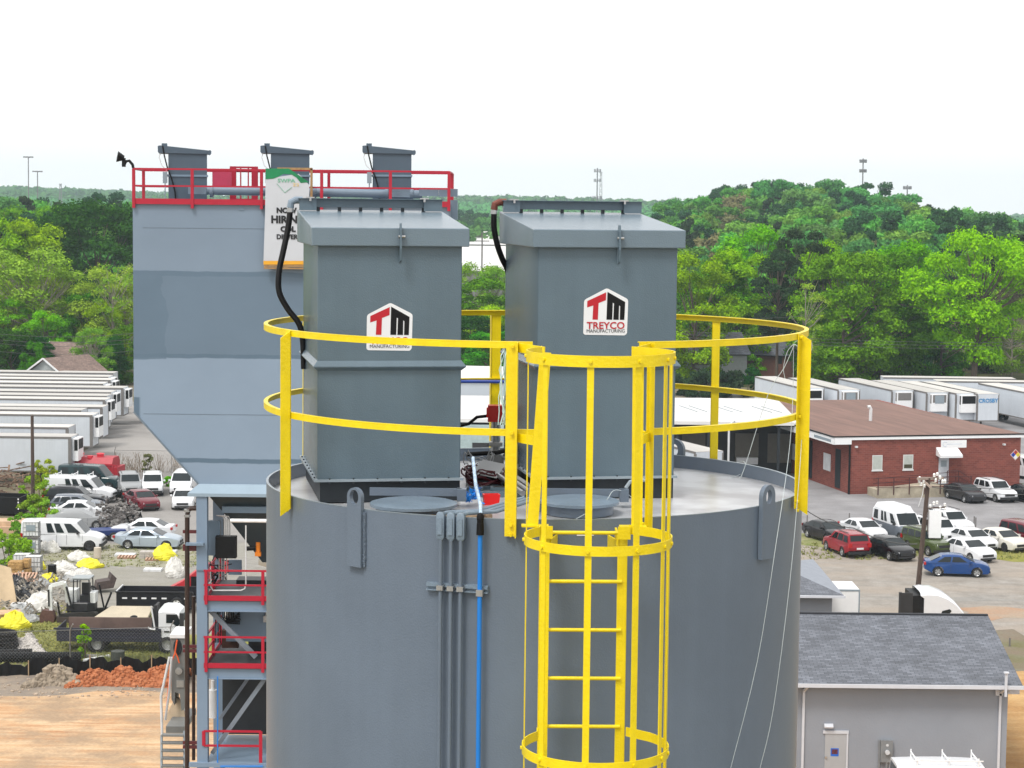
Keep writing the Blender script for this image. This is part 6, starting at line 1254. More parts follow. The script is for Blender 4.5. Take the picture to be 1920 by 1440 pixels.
    if glass:
        pane('windscreen', [base(1, -.9).lerp(roofp(1, -.9), .10), base(1, .9).lerp(roofp(1, .9), .10), base(1, .9).lerp(roofp(1, .9), .93), base(1, -.9).lerp(roofp(1, -.9), .93)], .015)
        pane('rear_window', [base(0, -.85).lerp(roofp(0, -.85), .16 if kind in ('sedan',) else .3), base(0, .85).lerp(roofp(0, .85), .16 if kind in ('sedan',) else .3), base(0, .85).lerp(roofp(0, .85), .9), base(0, -.85).lerp(roofp(0, -.85), .9)], .015)
        segs = {'sedan': [(.17, .46), (.50, .84)], 'hatch': [(.08, .22), (.26, .55), (.59, .88)], 'suv': [(.05, .27), (.31, .60), (.64, .90)], 'jeep': [(.05, .27), (.31, .60), (.64, .94)], 'minivan': [(.04, .28), (.31, .58), (.62, .88)], 'van': [(.42, .53), (.56, .68), (.74, .93)], 'hivan': [(.06, .24), (.36, .46), (.49, .59), (.74, .93)]}[kind]
        for y in (-1, 1):
            for (a, c) in segs:
                f0 = .14; f1 = .86; pane('side_window', [sp_(a, f0, y)+Vector((0, y*.02, 0)), sp_(c, f0, y)+Vector((0, y*.02, 0)), sp_(c-.0 if c < .8 else c-.05, f1, y)+Vector((0, y*.012, 0)), sp_(a+(.02 if a > .05 else .0), f1, y)+Vector((0, y*.012, 0))], .012)
    for y in (-1, 1):
        for x in (xf, xr_): wheel(t, x, y*(hw-.12), wr, .22, rimm or RIM)
        m = mb(); x = L_/2-.12; m.loft([[(x-.16, y*(hw*.86-.02), S['nose']-.18), (x-.16, y*(hw*.86-.02), S['nose']-.03), (x+.03, y*(hw*.60), S['nose']-.08), (x+.07, y*(hw*.62), S['nose']-.2)], [(x-.16, y*(hw*.87+.03), S['nose']-.17), (x-.18, y*(hw*.86+.01), S['nose']-.05), (x+.08, y*(hw*.62), S['nose']-.09), (x+.10, y*(hw*.64), S['nose']-.19)]], smooth=False); m.build('headlight', LAMPW, t)
        m = mb(); x = -L_/2; zz1 = S['deck']-.08 if kind in ('sedan', 'hatch') else belt+.02; hh_ = .17 if kind in ('sedan', 'hatch') else .3; m.box(x-.005, x+.14, y*hw*.80-.13, y*hw*.80+.13, zz1-hh_, zz1); m.build('tail_light', LAMPR, t)
        if not wrecked: m = mb(); q = base(.86, y); m.box(q.x-.02, q.x+.12, q.y+y*.03-.0, q.y+y*.2, q.z+.03, q.z+.16) if y > 0 else m.box(q.x-.02, q.x+.12, q.y-.2, q.y-.03, q.z+.03, q.z+.16); m.build('mirror', pm if kind not in ('van', 'hivan') else TRIMK, t)
        # door seams and handles
        m = mb()
        for s in ((.16, .48, .86) if kind != 'van' else (.3, .55, .70, .94)):
            x = br_+(bf-br_)*s; taper = 1-.13*max(0, (abs(x)/(L_/2)-.55)/.45)**2; yy = y*(hw*taper+.002); m.quad((x-.008, yy*.985, zb+.12), (x+.008, yy*.985, zb+.12), (x+.008, yy*.985, belt-.06), (x-.008, yy*.985, belt-.06))
        m.build('door_seam', TRIMK, t)
    m = mb(); x = L_/2; m.box(x-.10, x+.012, -hw*.5, hw*.5, S['nose']-.33, S['nose']-.16); m.box(x-.1, x+.015, -hw*.68, hw*.68, zb+.03, zb+.16); m.build('grille', TRIMK, t)
    m = mb(); m.box(-L_/2-.02, -L_/2+.05, -.26, .26, zb+.33, zb+.46); m.build('licence_plate', WHITED, t)
    if kind in ('van', 'hivan', 'suv', 'jeep') or lower: 
        for bx_ in ((-L_/2-.05, -L_/2+.2), (L_/2-.2, L_/2+.05)): m = mb(); m.box(bx_[0], bx_[1], -hw*.89, hw*.89, zb, zb+.2); m.build('bumper', CP[lower] if lower else TRIMK, t)
    if rack:
        m = mb()
        for x in (-1.9, -.5, .8):
            m.bar((x, -hw*.75, H+.18), (x, hw*.75, H+.18), .05)
            for y in (-1, 1): m.bar((x, y*hw*.75, H-.06), (x, y*hw*.75, H+.3), .05); m.bar((x, y*hw*.72, H-.04), (x+.22, y*hw*.72, H-.04), .06)
        for y in (-.78,): m.bar((-2.1, y*hw, H+.2), (1.0, y*hw, H+.2), .04)
        m.build('ladder_rack', WHITE, t)
    if kind in ('suv', 'jeep') and not rack:
        m = mb()
        for y in (-1, 1): m.bar((rr_+.3, y*wt*.86, H+.05), (rf-.2, y*wt*.86, H+.05), .04)
        m.build('roof_rail', TRIMK, t)
    return t
GL = 'vehicles in the left lot'; GR = 'vehicles in the right lot'; GBk = 'cars parked by the brick building'
vehicle('van', 'white', 120, 1029, 0, 'white cargo van parked side on, nearest the junk piles', group=GL, rimm=TRIMK)
vehicle('sedan', 'silver', 279, 1027, -4, 'silver blue sedan nearest the yellow bag in the left lot', group=GL)
vehicle('sedan', 'white', 268, 1009, 176, 'white sedan just behind the silver blue sedan', group=GL)
vehicle('sedan', 'grey', 146, 990, 6, 'wrecked grey car shell without doors behind the white cargo van', nm='wrecked_car', group=GL, glass=False, wrecked=True)
vehicle('sedan', 'white', 152, 973, 4, 'dusty white sedan wedged behind the wrecked car', group=GL)
vehicle('hatch', 'slate', 146, 962, 2, 'grey blue hatchback behind the dusty white sedan', group=GL, nm='parked_hatchback')
vehicle('suv', 'darkgrey', 143, 952, -2, 'black suv between the hatchback and the racked white van', group=GL, Lsc=1.1)
vehicle('van', 'white', 152, 940, -6, 'white van with a roof ladder rack in the left lot', group=GL, rack=True)
vehicle('hivan', 'dkgreen', 172, 918, -8, 'dark green van in front of the red tank', group=GL, nm='dark_van')
vehicle('sedan', 'maroon', 266, 952, -62, 'maroon sedan with its nose toward the tower', group=GL)
vehicle('suv', 'grey', 243, 925, -75, 'dull grey suv behind the maroon sedan', group=GL, nm='parked_suv')
vehicle('suv', 'white', 286, 925, -80, 'white suv facing the camera behind the maroon sedan', group=GL)
vehicle('minivan', 'white', 344, 922, -88, 'white minivan behind the white sedan near the tower edge', group=GL)
vehicle('sedan', 'white', 345, 950, -84, 'white sedan facing the camera beside the tower leg', group=GL)
vehicle('sedan', 'black', 1549, 1012, -68, 'black sedan at the left end of the right lot', group=GR)
vehicle('sedan', 'white', 1618, 1009, -70, 'white sedan between the black sedan and the conversion van', group=GR)
vehicle('suv', 'red', 1586, 1038, 106, 'red suv with its tail toward the camera', group=GR, lower='darkgrey')
vehicle('sedan', 'black', 1667, 1044, -70, 'black coupe with pale hood right of the red suv', group=GR)
cv = vehicle('hivan', 'slate', 1686, 1010, -73, 'blue grey conversion van with a tall white roof', group=GR, roof='white')
m = mb(); m.loft([[(x, y*.86, z) for x, y in ((-2.5, -1), (-2.6, 0), (-2.5, 1), (.6, .95), (.95, 0), (.6, -.95))] for z in (2.1,)]+[[(x*.93, y*.7, z) for x, y in ((-2.5, -1), (-2.6, 0), (-2.5, 1), (.4, .95), (.7, 0), (.4, -.95))] for z in (2.48,)]); m.build('raised_roof', CP['white'], cv)
vehicle('jeep', 'green', 1738, 1036, -68, 'olive green boxy suv beside the wooden pole', group=GR)
vehicle('suv', 'white', 1758, 1014, -72, 'white suv behind the olive green suv', group=GR)
vehicle('suv', 'white', 1782, 998, -72, 'white suv peeking behind the white box on the pole', group=GR)
vehicle('sedan', 'white', 1820, 1027, -68, 'white sedan behind the row beside the white suv', group=GR)
vehicle('sedan', 'offwhite', 1876, 1028, -64, 'older white sedan at the right end on the grass', group=GR, rimm=TRIMK)
vehicle('sedan', 'white', 1814, 1047, -66, 'white sedan just behind the blue sedan', group=GR)
vehicle('sedan', 'blue', 1792, 1078, -6, 'blue sedan parked side on with silver wheels', group=GR, Lsc=.93)
vehicle('minivan', 'maroon', 1928, 1024, -66, 'maroon minivan cut by the right edge of the photo', group=GR)
vehicle('sedan', 'darkgrey', 1808, 938, -72, 'dark grey sedan parked by the ramp', group=GBk)
vehicle('suv', 'white', 1866, 937, -72, 'white crossover parked beside the dark grey sedan', group=GBk)
vehicle('sedan', 'black', 1926, 940, -72, 'black sedan cut by the right edge near the brick wall', group=GBk)
vehicle('van', 'white', 1926, 897, -60, 'white van behind the right end of the brick building', group=GBk)
pv = G(1800, 1437, 2.05); vv_ = vehicle('van', 'white', 1783, 1500, 0, 'white van with ladder racks in front of the stucco wall', nm='white_work_van', group=None, rack=True); vv_.location = (pv.x, pv.y+.6, 0); vv_.scale = (.92, .92, 1)
# wreck debris on the grey shell
m = mb()
for _ in range(260):
    p = G(rnd.uniform(180, 258), rnd.uniform(965, 1008), 0)+Vector((0, 0, rnd.uniform(.1, 1.4))); a = Vector([rnd.uniform(-.3, .3), rnd.uniform(-.25, .25), rnd.uniform(-.2, .25)]); m.bar(p, p+a, rnd.uniform(.06, .25), rnd.uniform(.03, .2))
tag(m.build('scrap_heap', M('scrap_mix', (.05, .045, .045), .5, var=.8, scale=2, c2=(.2, .18, .17))), 'dark scrap and machine parts heaped by the wrecked car', 'scrap', kind='stuff')
ub = empty('utility_trailer', G(202, 1012, 0), R_(20), 'small dark blue trailer loaded with scrap', 'trailer'); m = mb(); m.box(-1.3, 1.2, -.8, .8, .45, .8); m.build('bed', M('navy_paint', (.01, .03, .14), .5), ub); wheel(ub, .3, -.85, .33, .2, RIMW); wheel(ub, .3, .85, .33, .2, RIMW)
# motorcycle
def motorcycle(px, py, head, lab):
    t = empty('motorcycle', G(px, py, 0), R_(head), lab, 'motorcycle', 'motorcycles'); wheel(t, .75, .05, .32, .14); wheel(t, -.7, .05, .32, .16); m = mb(); m.tube([(-.6, 0, .5), (-.2, 0, .75), (.2, 0, .85), (.5, 0, .8)], .13, 7); m.bar((.75, 0, .35), (.5, 0, 1.05), .07); m.box(-.3, .25, -.15, .15, .3, .65); m.build('frame', BLACK, t); m = mb(); m.tube([(.45, -.35, 1.1), (.5, -.1, 1.05), (.5, .1, 1.05), (.45, .35, 1.1)], .025, 5); m.build('handlebar', CHROME, t); return t
motorcycle(224, 940, -60, 'black motorcycle by the nose of the racked van'); motorcycle(252, 985, -20, 'motorcycle with chrome bars on the scrap trailer side')
# red tank trailer
rt = empty('red_tank', G(170, 902, 0), R_(-6), 'red vacuum tank box with two domed hatches behind the dark van', 'tank')
RT = M('tank_red', (.36, .015, .03), .5, var=.15, scale=1.5)
m = mb(); m.loft([[(x, y, z) for y, z in ((-1.2, .5), (-1.2, 1.7), (-.8, 2.2), (.8, 2.2), (1.2, 1.7), (1.2, .5))] for x in (-2.9, 2.3)], smooth=False); m.box(2.3, 2.75, -1.2, 1.2, .4, 1.4); m.build('tank_body', RT, rt)
m = mb()
for x in (-.9, .9): m.cyl((x, 0, 2.2), (x, 0, 2.42), .3, n=14); m.cyl((x, 0, 2.42), (x, 0, 2.5), .38, .3, n=14)
for x in (-1.8, .2): m.cyl((x, -.75, 2.1), (x, -.75, 2.35), .25, n=12)
m.build('hatch_dome', M('dome_red', (.6, .02, .04), .4), rt)
m = mb()
for x in (1.6, 2.0, 2.4, 2.75): m.bar((x, -1.22, .4), (x, -1.22, 1.6), .08); 
m.bar((1.6, -1.22, 1.6), (2.8, -1.22, 1.6), .08); m.build('rear_ladder', RT, rt)
# ------------------------------------------------------------------ semi trailers
TRL = M('trailer_white_side', (.57, .61, .66), .35, var=.05, scale=.6, rand=.13, streak=.06); TRT = M('trailer_roof_white', (.50, .485, .46), .7, var=.14, scale=.35, stretch=(.4, 2, 1), rand=.14); TRG = M('trailer_edge_grey', (.16, .15, .145), .6)
def semi_trailer(pos, head, lab, grp, reefer='black', L_=16.0, decal=None, wall=None):
    """pos = front near upper corner on the ground plane; +x is the trailer's nose"""
    t = empty('semi_trailer', pos, head, lab, 'trailer', grp); w_ = 2.6; h0, h1 = 1.15, 4.1
    m = mb(); m.box(-L_, 0, 0, w_, h0, h1); m.build('box', wall or TRL, t)
    m = mb(); m.box(-L_-.01, .01, .03, w_-.03, h1, h1+.03); m.build('roof', TRT, t)
    m = mb(); m.box(-L_-.02, .02, -.03, .03, h1-.14, h1+.035); m.box(-L_-.02, .02, w_-.03, w_+.03, h1-.14, h1+.035); m.box(-L_-.02, .02, -.02, w_+.02, h0-.12, h0); m.box(-.25, .03, -.025, .1, h0, h1-.142); m.box(-.1, .03, w_-.1, w_+.025, h0, h1-.142); m.build('rail_trim', TRG, t)
    if reefer:
        m = mb(); m.box(.032, .55, .35, w_-.35, 2.0, 3.95); rf_ = m.build('reefer_unit', WHITE, t); m = mb(); m.box(.55, .565, .5, w_-.5, 3.0, 3.85); m.box(.2, .5, .335, .348, 2.9, 3.85); m.build('reefer_grille', BLACK if reefer == 'black' else TRG, rf_)
        if reefer == 'grille': m = mb(); m.box(.566, .58, .75, w_-.75, 2.9, 3.8); m.build('grille_mesh', GREYL, rf_)
    for y in (.35, w_-.35):
        for x in (-L_+1.5, -L_+2.8): wheel(t, x, y, .5, .3, RIMW)
    m = mb(); 
    for y in (.6, w_-.6): m.box(-3.2, -3.0, y-.08, y+.08, 0, h0-.12)
    m.build('landing_gear', TRG, t)
    if decal: m = text_mb(decal, .62, ((.035, w_/2, 3.15), (0, 1, 0), (0, 0, 1)), bold=.018); m.build('lettering', M('decal_blue', (.02, .22, .5), .5), t)
    return t
GT_ = 'white trailers parked on the left'
TL_ = [(212, 700, None, 'farthest white trailer of the left row'), (203, 707, 'black', 'second farthest white trailer of the left row'), (207, 713, 'black', 'third farthest white trailer of the left row'), (193, 720, 'black', 'white trailer set back, fourth from the far end of the left row'), (231, 728, 'black', 'white trailer standing out furthest right toward the tower'),
       (208, 736, 'black', 'white trailer just nearer than the one standing out'), (200, 743, None, 'white trailer with an end decal, middle of the left row'), (197, 750, 'black', 'white trailer in the middle of the left row with reefer unit'), (192, 764, None, 'white trailer with plain end, fifth from the near end'), (152, 770, None, 'shorter reaching white trailer near the wooden pole'), (173, 779, 'black', 'white trailer with black reefer unit in the nearer row'), (128, 802, None, 'second nearest white trailer on the left'), (133, 820, 'black', 'nearest white trailer on the left behind the shrubs')]
for px, py, rf_, lab in TL_:
    p = G(px, py, 4.1); semi_trailer((p.x, p.y, 0), R_(-1.5), lab, GT_, rf_)
p = G(262, 712, 4.1); semi_trailer((p.x+1, p.y-6, 0), R_(200), 'white trailer angled away beside the tower edge', GT_, None)
GTR = 'white trailers parked on the right'
RH = R_(-90+13)
for px, py, rf_, lab, dc in [(1505, 728, 'black', 'white trailer with black reefer window left of the yellow post', None), (1572, 731, 'grille', 'white trailer with a grille front, right of the yellow post', None), (1673, 732, 'white', 'white trailer with a white front unit behind the brown roof', None), (1738, 736, 'grille', 'white trailer with grille front over the middle of the brown roof', None), (1793, 738, 'black', 'white trailer with a black front unit', None), (1833, 739, None, 'white trailer with blue lettering on its front', 'CROSBY')]:
    p = G(px, py, 4.1); t = semi_trailer((p.x, p.y, 0), RH, lab, GTR, rf_, decal=dc)
p = G(1955, 742, 4.1); semi_trailer((p.x, p.y, 0), RH, 'white trailer at the right edge beside the lettered trailer', GTR, None)
p = G(1905, 711, 4.1); semi_trailer((p.x, p.y, 0), R_(-2), 'long white trailer parked across behind the others', GTR, None)
p = G(2010, 718, 4.1); semi_trailer((p.x, p.y, 0), R_(-2), 'white trailer at the far right edge parked across behind', GTR, None)
p = G(1304, 848, 4.1); semi_trailer((p.x, p.y, 0), R_(-68), 'white trailer nosed out of the loading dock behind the silo rim', 'trailers at the dock', None)
bx = G(1612, 1106, 3.5); bt = empty('box_truck', (bx.x, bx.y, 0), 0, 'white box truck body behind the shingle roof', 'truck')
m = mb(); m.box(-6.5, 0, 0, 2.6, .9, 3.5); m.build('box', WHITE, bt); m = mb(); m.box(-.05, .02, -.03, .05, .9, 3.5); m.box(-6.5, .02, -.02, .03, 3.42, 3.52); m.build('corner_trim', GREYL, bt); wheel(bt, -1.2, .2, .48, .28, RIMW); wheel(bt, -5.2, .2, .48, .28, RIMW)
# white semi cab
sc_ = G(1725, 1103, 3.75); ct = empty('semi_tractor', (sc_.x, sc_.y, 0), 0, 'white semi tractor with a curved roof fairing and open dark back', 'truck')
m = mb(); top = [(x*.79, z) for x, z in [(0, 1.0), (-.0, 3.6), (-.25, 3.75), (.2, 3.8), (.9, 3.78), (1.6, 3.55), (2.2, 3.2), (2.7, 2.75), (3.0, 2.4), (3.2, 1.9), (4.3, 1.6), (4.6, 1.0)]]
rings = []
for y, s_ in ((-1.25, .93), (-1.1, .985), (-.6, 1), (.6, 1), (1.1, .985), (1.25, .93)): rings.append([(x, y, 1+(z-1)*s_) for x, z in top])
m.loft(rings, smooth=True); m.build('cab', CP['white'], ct, sharp=45)
m = mb(); m.box(-.6, -.02, -1.15, 1.15, .8, 3.55); m.build('dark_back', BLACK, ct)
m = mb(); m.box(-1.25, -.62, -1.2, -1.12, 1.2, 3.7); m.box(-1.35, -1.2, -1.22, -1.0, 1.0, 3.72); m.build('side_fairing', TRIMK, ct)
m = mb(); m.prism([(.75, 2.15), (1.0, 2.75), (1.4, 2.85), (1.5, 2.75), (1.15, 2.3), (.8, 2.1)], .01, ((0, -1.262, 0), (1, 0, 0), (0, 0, 1))); m.build('side_window', GLASS, ct)
for x in (-1.5, 2.7):
    for y in (-1.05, 1.05): wheel(ct, x, y, .5, .3, RIMW)
# ================================================================== YARD MACHINES
def yard_truck():
    Y = G(220, 1226, 0).y; s = lambda px, py=1200: AT(px, py, Y).x; zz = lambda py: AT(230, py, Y).z
    t = empty('flatbed_dump_truck', (s(230), Y, 0), 0, 'white cab dump truck with a long brown and black bed', 'truck'); ox = s(230); X = lambda px: s(px)-ox
    BD_ = M('bed_dark_blue', (.018, .02, .035), .55, var=.2, scale=1.5); BRN = M('bed_brown', (.13, .085, .07), .7, var=.2, scale=1.5)
    m = mb(); z0, z1 = zz(1203), zz(1179); x0, x1 = X(106), X(302); m.box(x0, x1, 0, .05, z0, z1); m.box(x0, x1, .05, 2.3, z0, z0+.08); m.box(x0, x0+.05, .05, 2.3, z0, z1); m.box(x0-.15, x1, -.08, .0, z1-.07, z1+.03)
    for z in (.25, .6): m.box(x0, x1-.2, -.03, -.002, z0+(z1-z0)*z, z0+(z1-z0)*z+.05)
    m.box(x0+.1, x1+1.2, .5, .9, .55, z0-.01); m.box(x0+.1, x1+1.2, 1.5, 1.9, .55, z0-.01); m.build('bed', BD_, t)
    m = mb(); z2 = AT(230, 1158, Y+2.3).z; m.box(X(112), X(277), 2.3, 2.38, z0, z2); m.build('far_side_board', BRN, t)
    m = mb(); xh = X(283); m.box(xh, xh+.12, .3, 2.2, z0, zz(1146)+.1); m.box(xh+.12, xh+.3, .3, .5, z0, zz(1140)+.1); m.build('headboard', TRIMK, t)
    m = mb(); m.bar((xh+.2, .1, z1), (xh-.0, .1, zz(1140)+.1), .1, .07); m.tube([(X(278), -.05, z1+.1), (X(284), -.1, z1+.02), (X(292), -.1, z1)], .05, 5); m.build('strap', WHITED, t)
    m = mb(); cz = lambda p: zz(p); xa, xb = X(297), X(342); zt_ = zz(1146)+.05; rings = []
    for y, k in ((.05, .94), (.2, 1), (2.0, 1), (2.15, .94)): rings.append([(xa, y, .95), (xa, y, zt_*k), (xa+.2, y, (zt_+.06)*k), (xb-.45, y, (zt_+.04)*k), (xb-.2, y, (zt_-.15)*k), (xb+.05, y, 1.75), (xb+.08, y, .8), (xa+1.15, y, .75)])
    m.loft(rings, smooth=False); m.build('cab', CP['white'], t)
    m = mb(); m.prism([(xa+.42, 1.72), (xa+.42, 2.2), (xb-.3, 2.2), (xb-.08, 1.75), (xb-.3, 1.5), (xb-.55, 1.72)], .012, ((0, .04, 0), (1, 0, 0), (0, 0, 1))); m.build('side_window', GLASS, t)
    m = mb(); m.add([(xb-.17, .25, zt_-.22), (xb+.035, .25, 1.8), (xb+.035, 1.95, 1.8), (xb-.17, 1.95, zt_-.22)], [(0, 1, 2, 3)]); m.build('windscreen', GLASS, t)
    m = mb(); m.box(xb-.12, xb+.1, -.22, -.05, 1.5, 2.3); m.build('mirror', TRIMK, t); m = mb(); m.box(xa+.3, xa+.6, .02, .045, 1.2, 1.28); m.build('door_handle', TRIMK, t)
    for px in (177, 310):
        for y in (.15, 1.95): wheel(t, X(px+3), y, .48, .28, RIMW)
    return t
yard_truck()
def dump_trailer():
    Y = G(285, 1150, 0).y; s = lambda px, py=1120: AT(px, py, Y).x; zz = lambda py: AT(285, py, Y).z; ox = s(285)
    t = empty('dump_trailer', (ox, Y, 0), 0, 'black dump trailer with white side marks parked behind the dump truck', 'trailer'); X = lambda px: s(px)-ox; DP = M('trailer_gloss_black', (.012, .012, .016), .35, var=.2, scale=2)
    x0, x1 = X(218), X(362); z0, z1 = zz(1138), zz(1111); m = mb(); m.box(x0, x1, 0, .06, z0, z1); m.box(x0, x1, 2.1, 2.16, z0, z1); m.box(x0, x1, .06, 2.1, z0, z0+.08); m.box(x0, x0+.06, .06, 2.1, z0, z1); m.box(x0-.05, x1, -.05, -.0, z1-.02, z1+.06); m.box(x0, x1, -.12, 0, z0-.12, z0); m.build('box', DP, t)
    m = mb()
    for px in (229, 248, 265, 284, 303, 345): m.box(X(px), X(px)+.3, -.012, -.003, zz(1122)-.04, zz(1122)+.05)
    m.build('side_mark', WHITE, t)
    m = mb(); m.bar((x0, 0, z1+.05), (x0+.0, 2.1, z1+.05), .06); m.build('tail_edge', WHITED, t)
    for px, y in ((332, -.15), (258, .2), (290, .2), (258, 2), (290, 2)): wheel(t, X(px), y, .36, .24, RIMW)
    w = [c for c in t.children if c.name.startswith('wheel')][0]; w.location.z = zz(1130)
    m = mb(); m.box(X(215), X(216), -.05, .05, .2, z0); m.build('tail_post', DP, t)
dump_trailer()
def excavator():
    Y = G(150, 1160, 0).y; o = G(152, 1160, 0); t = empty('mini_excavator', (o.x, Y, 0), 0, 'white and black mini excavator with its arm folded down to a rusty bucket', 'excavator')
    X = lambda px: AT(px, 1120, Y).x-o.x; Z = lambda py: AT(150, py, Y).z
    TR = M('track_rubber', (.03, .028, .026), .9, var=.3, scale=4); BW_ = M('excavator_white', (.7, .72, .72), .4, var=.1, scale=3); BK = M('excavator_black', (.02, .02, .024), .4, var=.2, scale=3)
    for y in (-.6, .6):
        m = mb(); pts = [(math.cos(a)*.24+(.85 if math.cos(a) > 0 else -.85), math.sin(a)*.24+.26) for a in np.linspace(0, 2*math.pi, 20)[:-1]]; m.loft([[(x*math.cos(R_(20))-(y+d)*math.sin(R_(20))*0+.2+ (y+d)*.35, y+d+x*.35, z) for x, z in pts] for d in (-.16, .16)]); m.build('track', TR, t)
    m = mb(); m.loft([[(x*s_, y*s_*.8+.1, z) for x, y in ((-.75, -.75), (.5, -.75), (.85, -.3), (.85, .6), (.3, .9), (-.75, .9))] for z, s_ in ((.5, .95), (.55, 1), (.98, 1), (1.05, .93))]); m.build('house', BK, t)
    m = mb(); m.loft([[(x, y, z) for x, y in ((-.85, -.3), (-.2, -.3), (-.2, .6), (-.85, .6))] for z in (1.0, 1.75)], smooth=True); m.box(.55, .9, -.3, .6, 1.0, 1.6); m.build('hood', BW_, t)
    m = mb(); m.box(-.05, .5, -.15, .4, 1.05, 1.4); m.box(.0, .5, .25, .42, 1.4, 2.1); m.build('seat', BK, t)
    m = mb(); 
    for x, y in ((-.35, -.45), (.62, -.45), (-.35, .6), (.62, .6)): m.bar((x, y, 1.0), (x*.93, y, 2.42), .06)
    for y in (-.45, .6): m.bar((-.35, y, 2.42), (.6, y, 2.42), .06)
    m.bar((.05, -.45, 1.2), (.05, -.45, 2.4), .05); m.build('cab_frame', BK, t)
    m = mb(); m.box(-.42, .66, -.5, .65, 2.43, 2.5); m.build('canopy', M('canopy_grey', (.3, .33, .34), .5), t)
    m = mb(); a = Vector((-.5, -.5, .95)); b_ = Vector((X(127), -.9, Z(1093)+.2)); c = Vector((X(103), -1.0, Z(1093))); d = Vector((X(101), -1.0, Z(1105))); e = Vector((X(103), -1.0, Z(1140)))
    m.bar(a, b_, .2, .24, up=(0, 1, 0)); m.bar(b_, c, .2, .2, up=(0, 1, 0)); m.bar(c, d, .22, .22, up=(0, 1, 0)); m.bar(d, e, .18, .22, up=(0, 1, 0)); m.build('boom', BW_, t)
    m = mb(); m.bar(a+Vector((.1, -.12, -.2)), b_+Vector((.15, -.12, -.25)), .09); m.bar(c+Vector((-.12, -.12, -.2)), e+Vector((-.1, -.12, .3)), .09); m.build('hydraulic_ram', BK, t)
    m = mb(); q = e; m.prism([(-.62, -.75), (.2, -.75), (.25, -.3), (.12, .05), (-.45, .1), (-.62, -.2)], .55, ((q.x, q.y+.25, q.z), (1, 0, 0), (0, 0, 1))); m.build('bucket', M('bucket_rust', (.10, .05, .04), .8, var=.3, scale=6), t)
    m = mb(); m.box(-1.1, .35, -1.5, -1.42, .05, .38); m.build('dozer_blade', M('blade_rust', (.05, .035, .03), .8, var=.3), t)
excavator()
def fork(px, py, h, lean, lab):
    p = G(px, py, 0); t = empty('pallet_fork', p, R_(15), lab, 'attachment', 'black perforated machine arms'); m = mb(); m.bar((0, 0, 0), (lean, 0, h), .16, .1); m.bar((0, 0, 0), (-.4, -.2, .1), .1); m.build('arm', BLACK, t); m = mb()
    for k in range(5): f = .2+.15*k; m.box(lean*f-.03, lean*f+.03, -.065, -.052, h*f-.03, h*f+.03)
    m.build('punched_holes', WHITED, t)
fork(113, 1160, 1.0, -.15, 'leftmost short black perforated arm by the excavator bucket'); fork(129, 1160, 1.6, -.05, 'tall black perforated arm in front of the excavator'); fork(196, 1145, 1.6, -.3, 'black perforated arm right of the excavator track'); fork(190, 1158, 1.5, .6, 'slanting black perforated arm leaning right')
lb = empty('loader_bucket', G(198, 1112, 0), R_(20), 'rusty dark loader bucket standing right of the excavator', 'bucket'); m = mb(); m.prism([(-.6, 0), (.5, .1), (.7, .7), (.4, 1.0), (.3, .6), (-.5, .5)], -1.0, ((0, 0, .2), (1, 0, 0), (0, 0, 1))); m.build('shell', M('bucket_dark', (.07, .05, .045), .7, var=.4, scale=5), lb); wheel(lb, -.9, -.4, .3, .2)
# tan topped trailer between truck and excavator
tc_ = empty('tan_cover_trailer', G(233, 1172, 0), 0, 'low trailer under a tan sheet beyond the truck bed', 'trailer'); m = mb(); z = .6; m.add([(-1.6, -.8, z), (1.5, -.8, z+.05), (1.5, .9, z+.35), (-.9, .9, z+.35), (-1.6, -.8, z-.12), (1.5, -.8, z-.1), (1.5, .9, z+.2), (-.9, .9, z+.2)], [(0, 1, 2, 3), (0, 4, 5, 1), (1, 5, 6, 2), (3, 7, 4, 0), (2, 6, 7, 3)]); m.build('sheet', M('tan_sheet', (.46, .40, .30), .8, var=.12, scale=1), tc_); m = mb(); m.box(-.2, 1.4, -.6, .8, .15, .45); m.build('frame', BLACK, tc_); wheel(tc_, .7, -.7, .36, .22)
# red tractor loader behind the brown pipe
rtc = empty('red_tractor', G(352, 1126, 0), R_(8), 'red farm machine behind the tall brown pipe', 'tractor'); RTP = M('tractor_red', (.45, .02, .03), .45, var=.15, scale=2)
m = mb(); m.prism([(-1.5, .5), (-.3, 1.1), (1.0, 2.1), (2.6, 2.3), (2.6, 1.7), (.6, .8), (2.2, .75), (2.2, .4), (-1.2, .3)], -.7, ((0, 0, .1), (1, 0, 0), (0, 0, 1))); m.build('body', RTP, rtc); wheel(rtc, -1.0, -.1, .42, .3); wheel(rtc, 1.2, -.1, .5, .35); m = mb(); m.box(-1.7, -1.2, -.2, .6, .5, .8); m.box(.2, 1.1, -.1, .6, .8, 1.5); m.build('engine', BLACK, rtc)
# ------------------------------------------------------------------ junk: bags, totes, bales, pallets
def bag(px, py, w_, d_, h, mat, lab, nm='bulk_bag', cat='bag', sharp=.25, seed=0, grp=None):
    rs = random.Random(seed+int(px*13+py)); p = G(px, py, 0); m = mb(); NU, NV = 22, 10; rings = []
    for j in range(NV):
        v = j/(NV-1); r = (1-(v**2.6))**.5*(1+.08*math.sin(v*6)); z = h*v
        rings.append([((w_/2*r*math.cos(a)*(1+.13*math.sin(3*a+j*.7+rs.random())+rs.uniform(-.06, .06))), d_/2*r*math.sin(a)*(1+.1*math.sin(4*a+j)+rs.uniform(-.05, .05)), max(0, z*(1+rs.uniform(-.12, .12)*sharp*4)+.05*math.sin(5*a+j))) for a in np.linspace(0, 2*math.pi, NU+1)[:-1]])
    m.loft([[tuple(q) for q in r] for r in rings], smooth=False); o = m.build(nm, mat, None, p); return tag(o, lab, cat, grp)
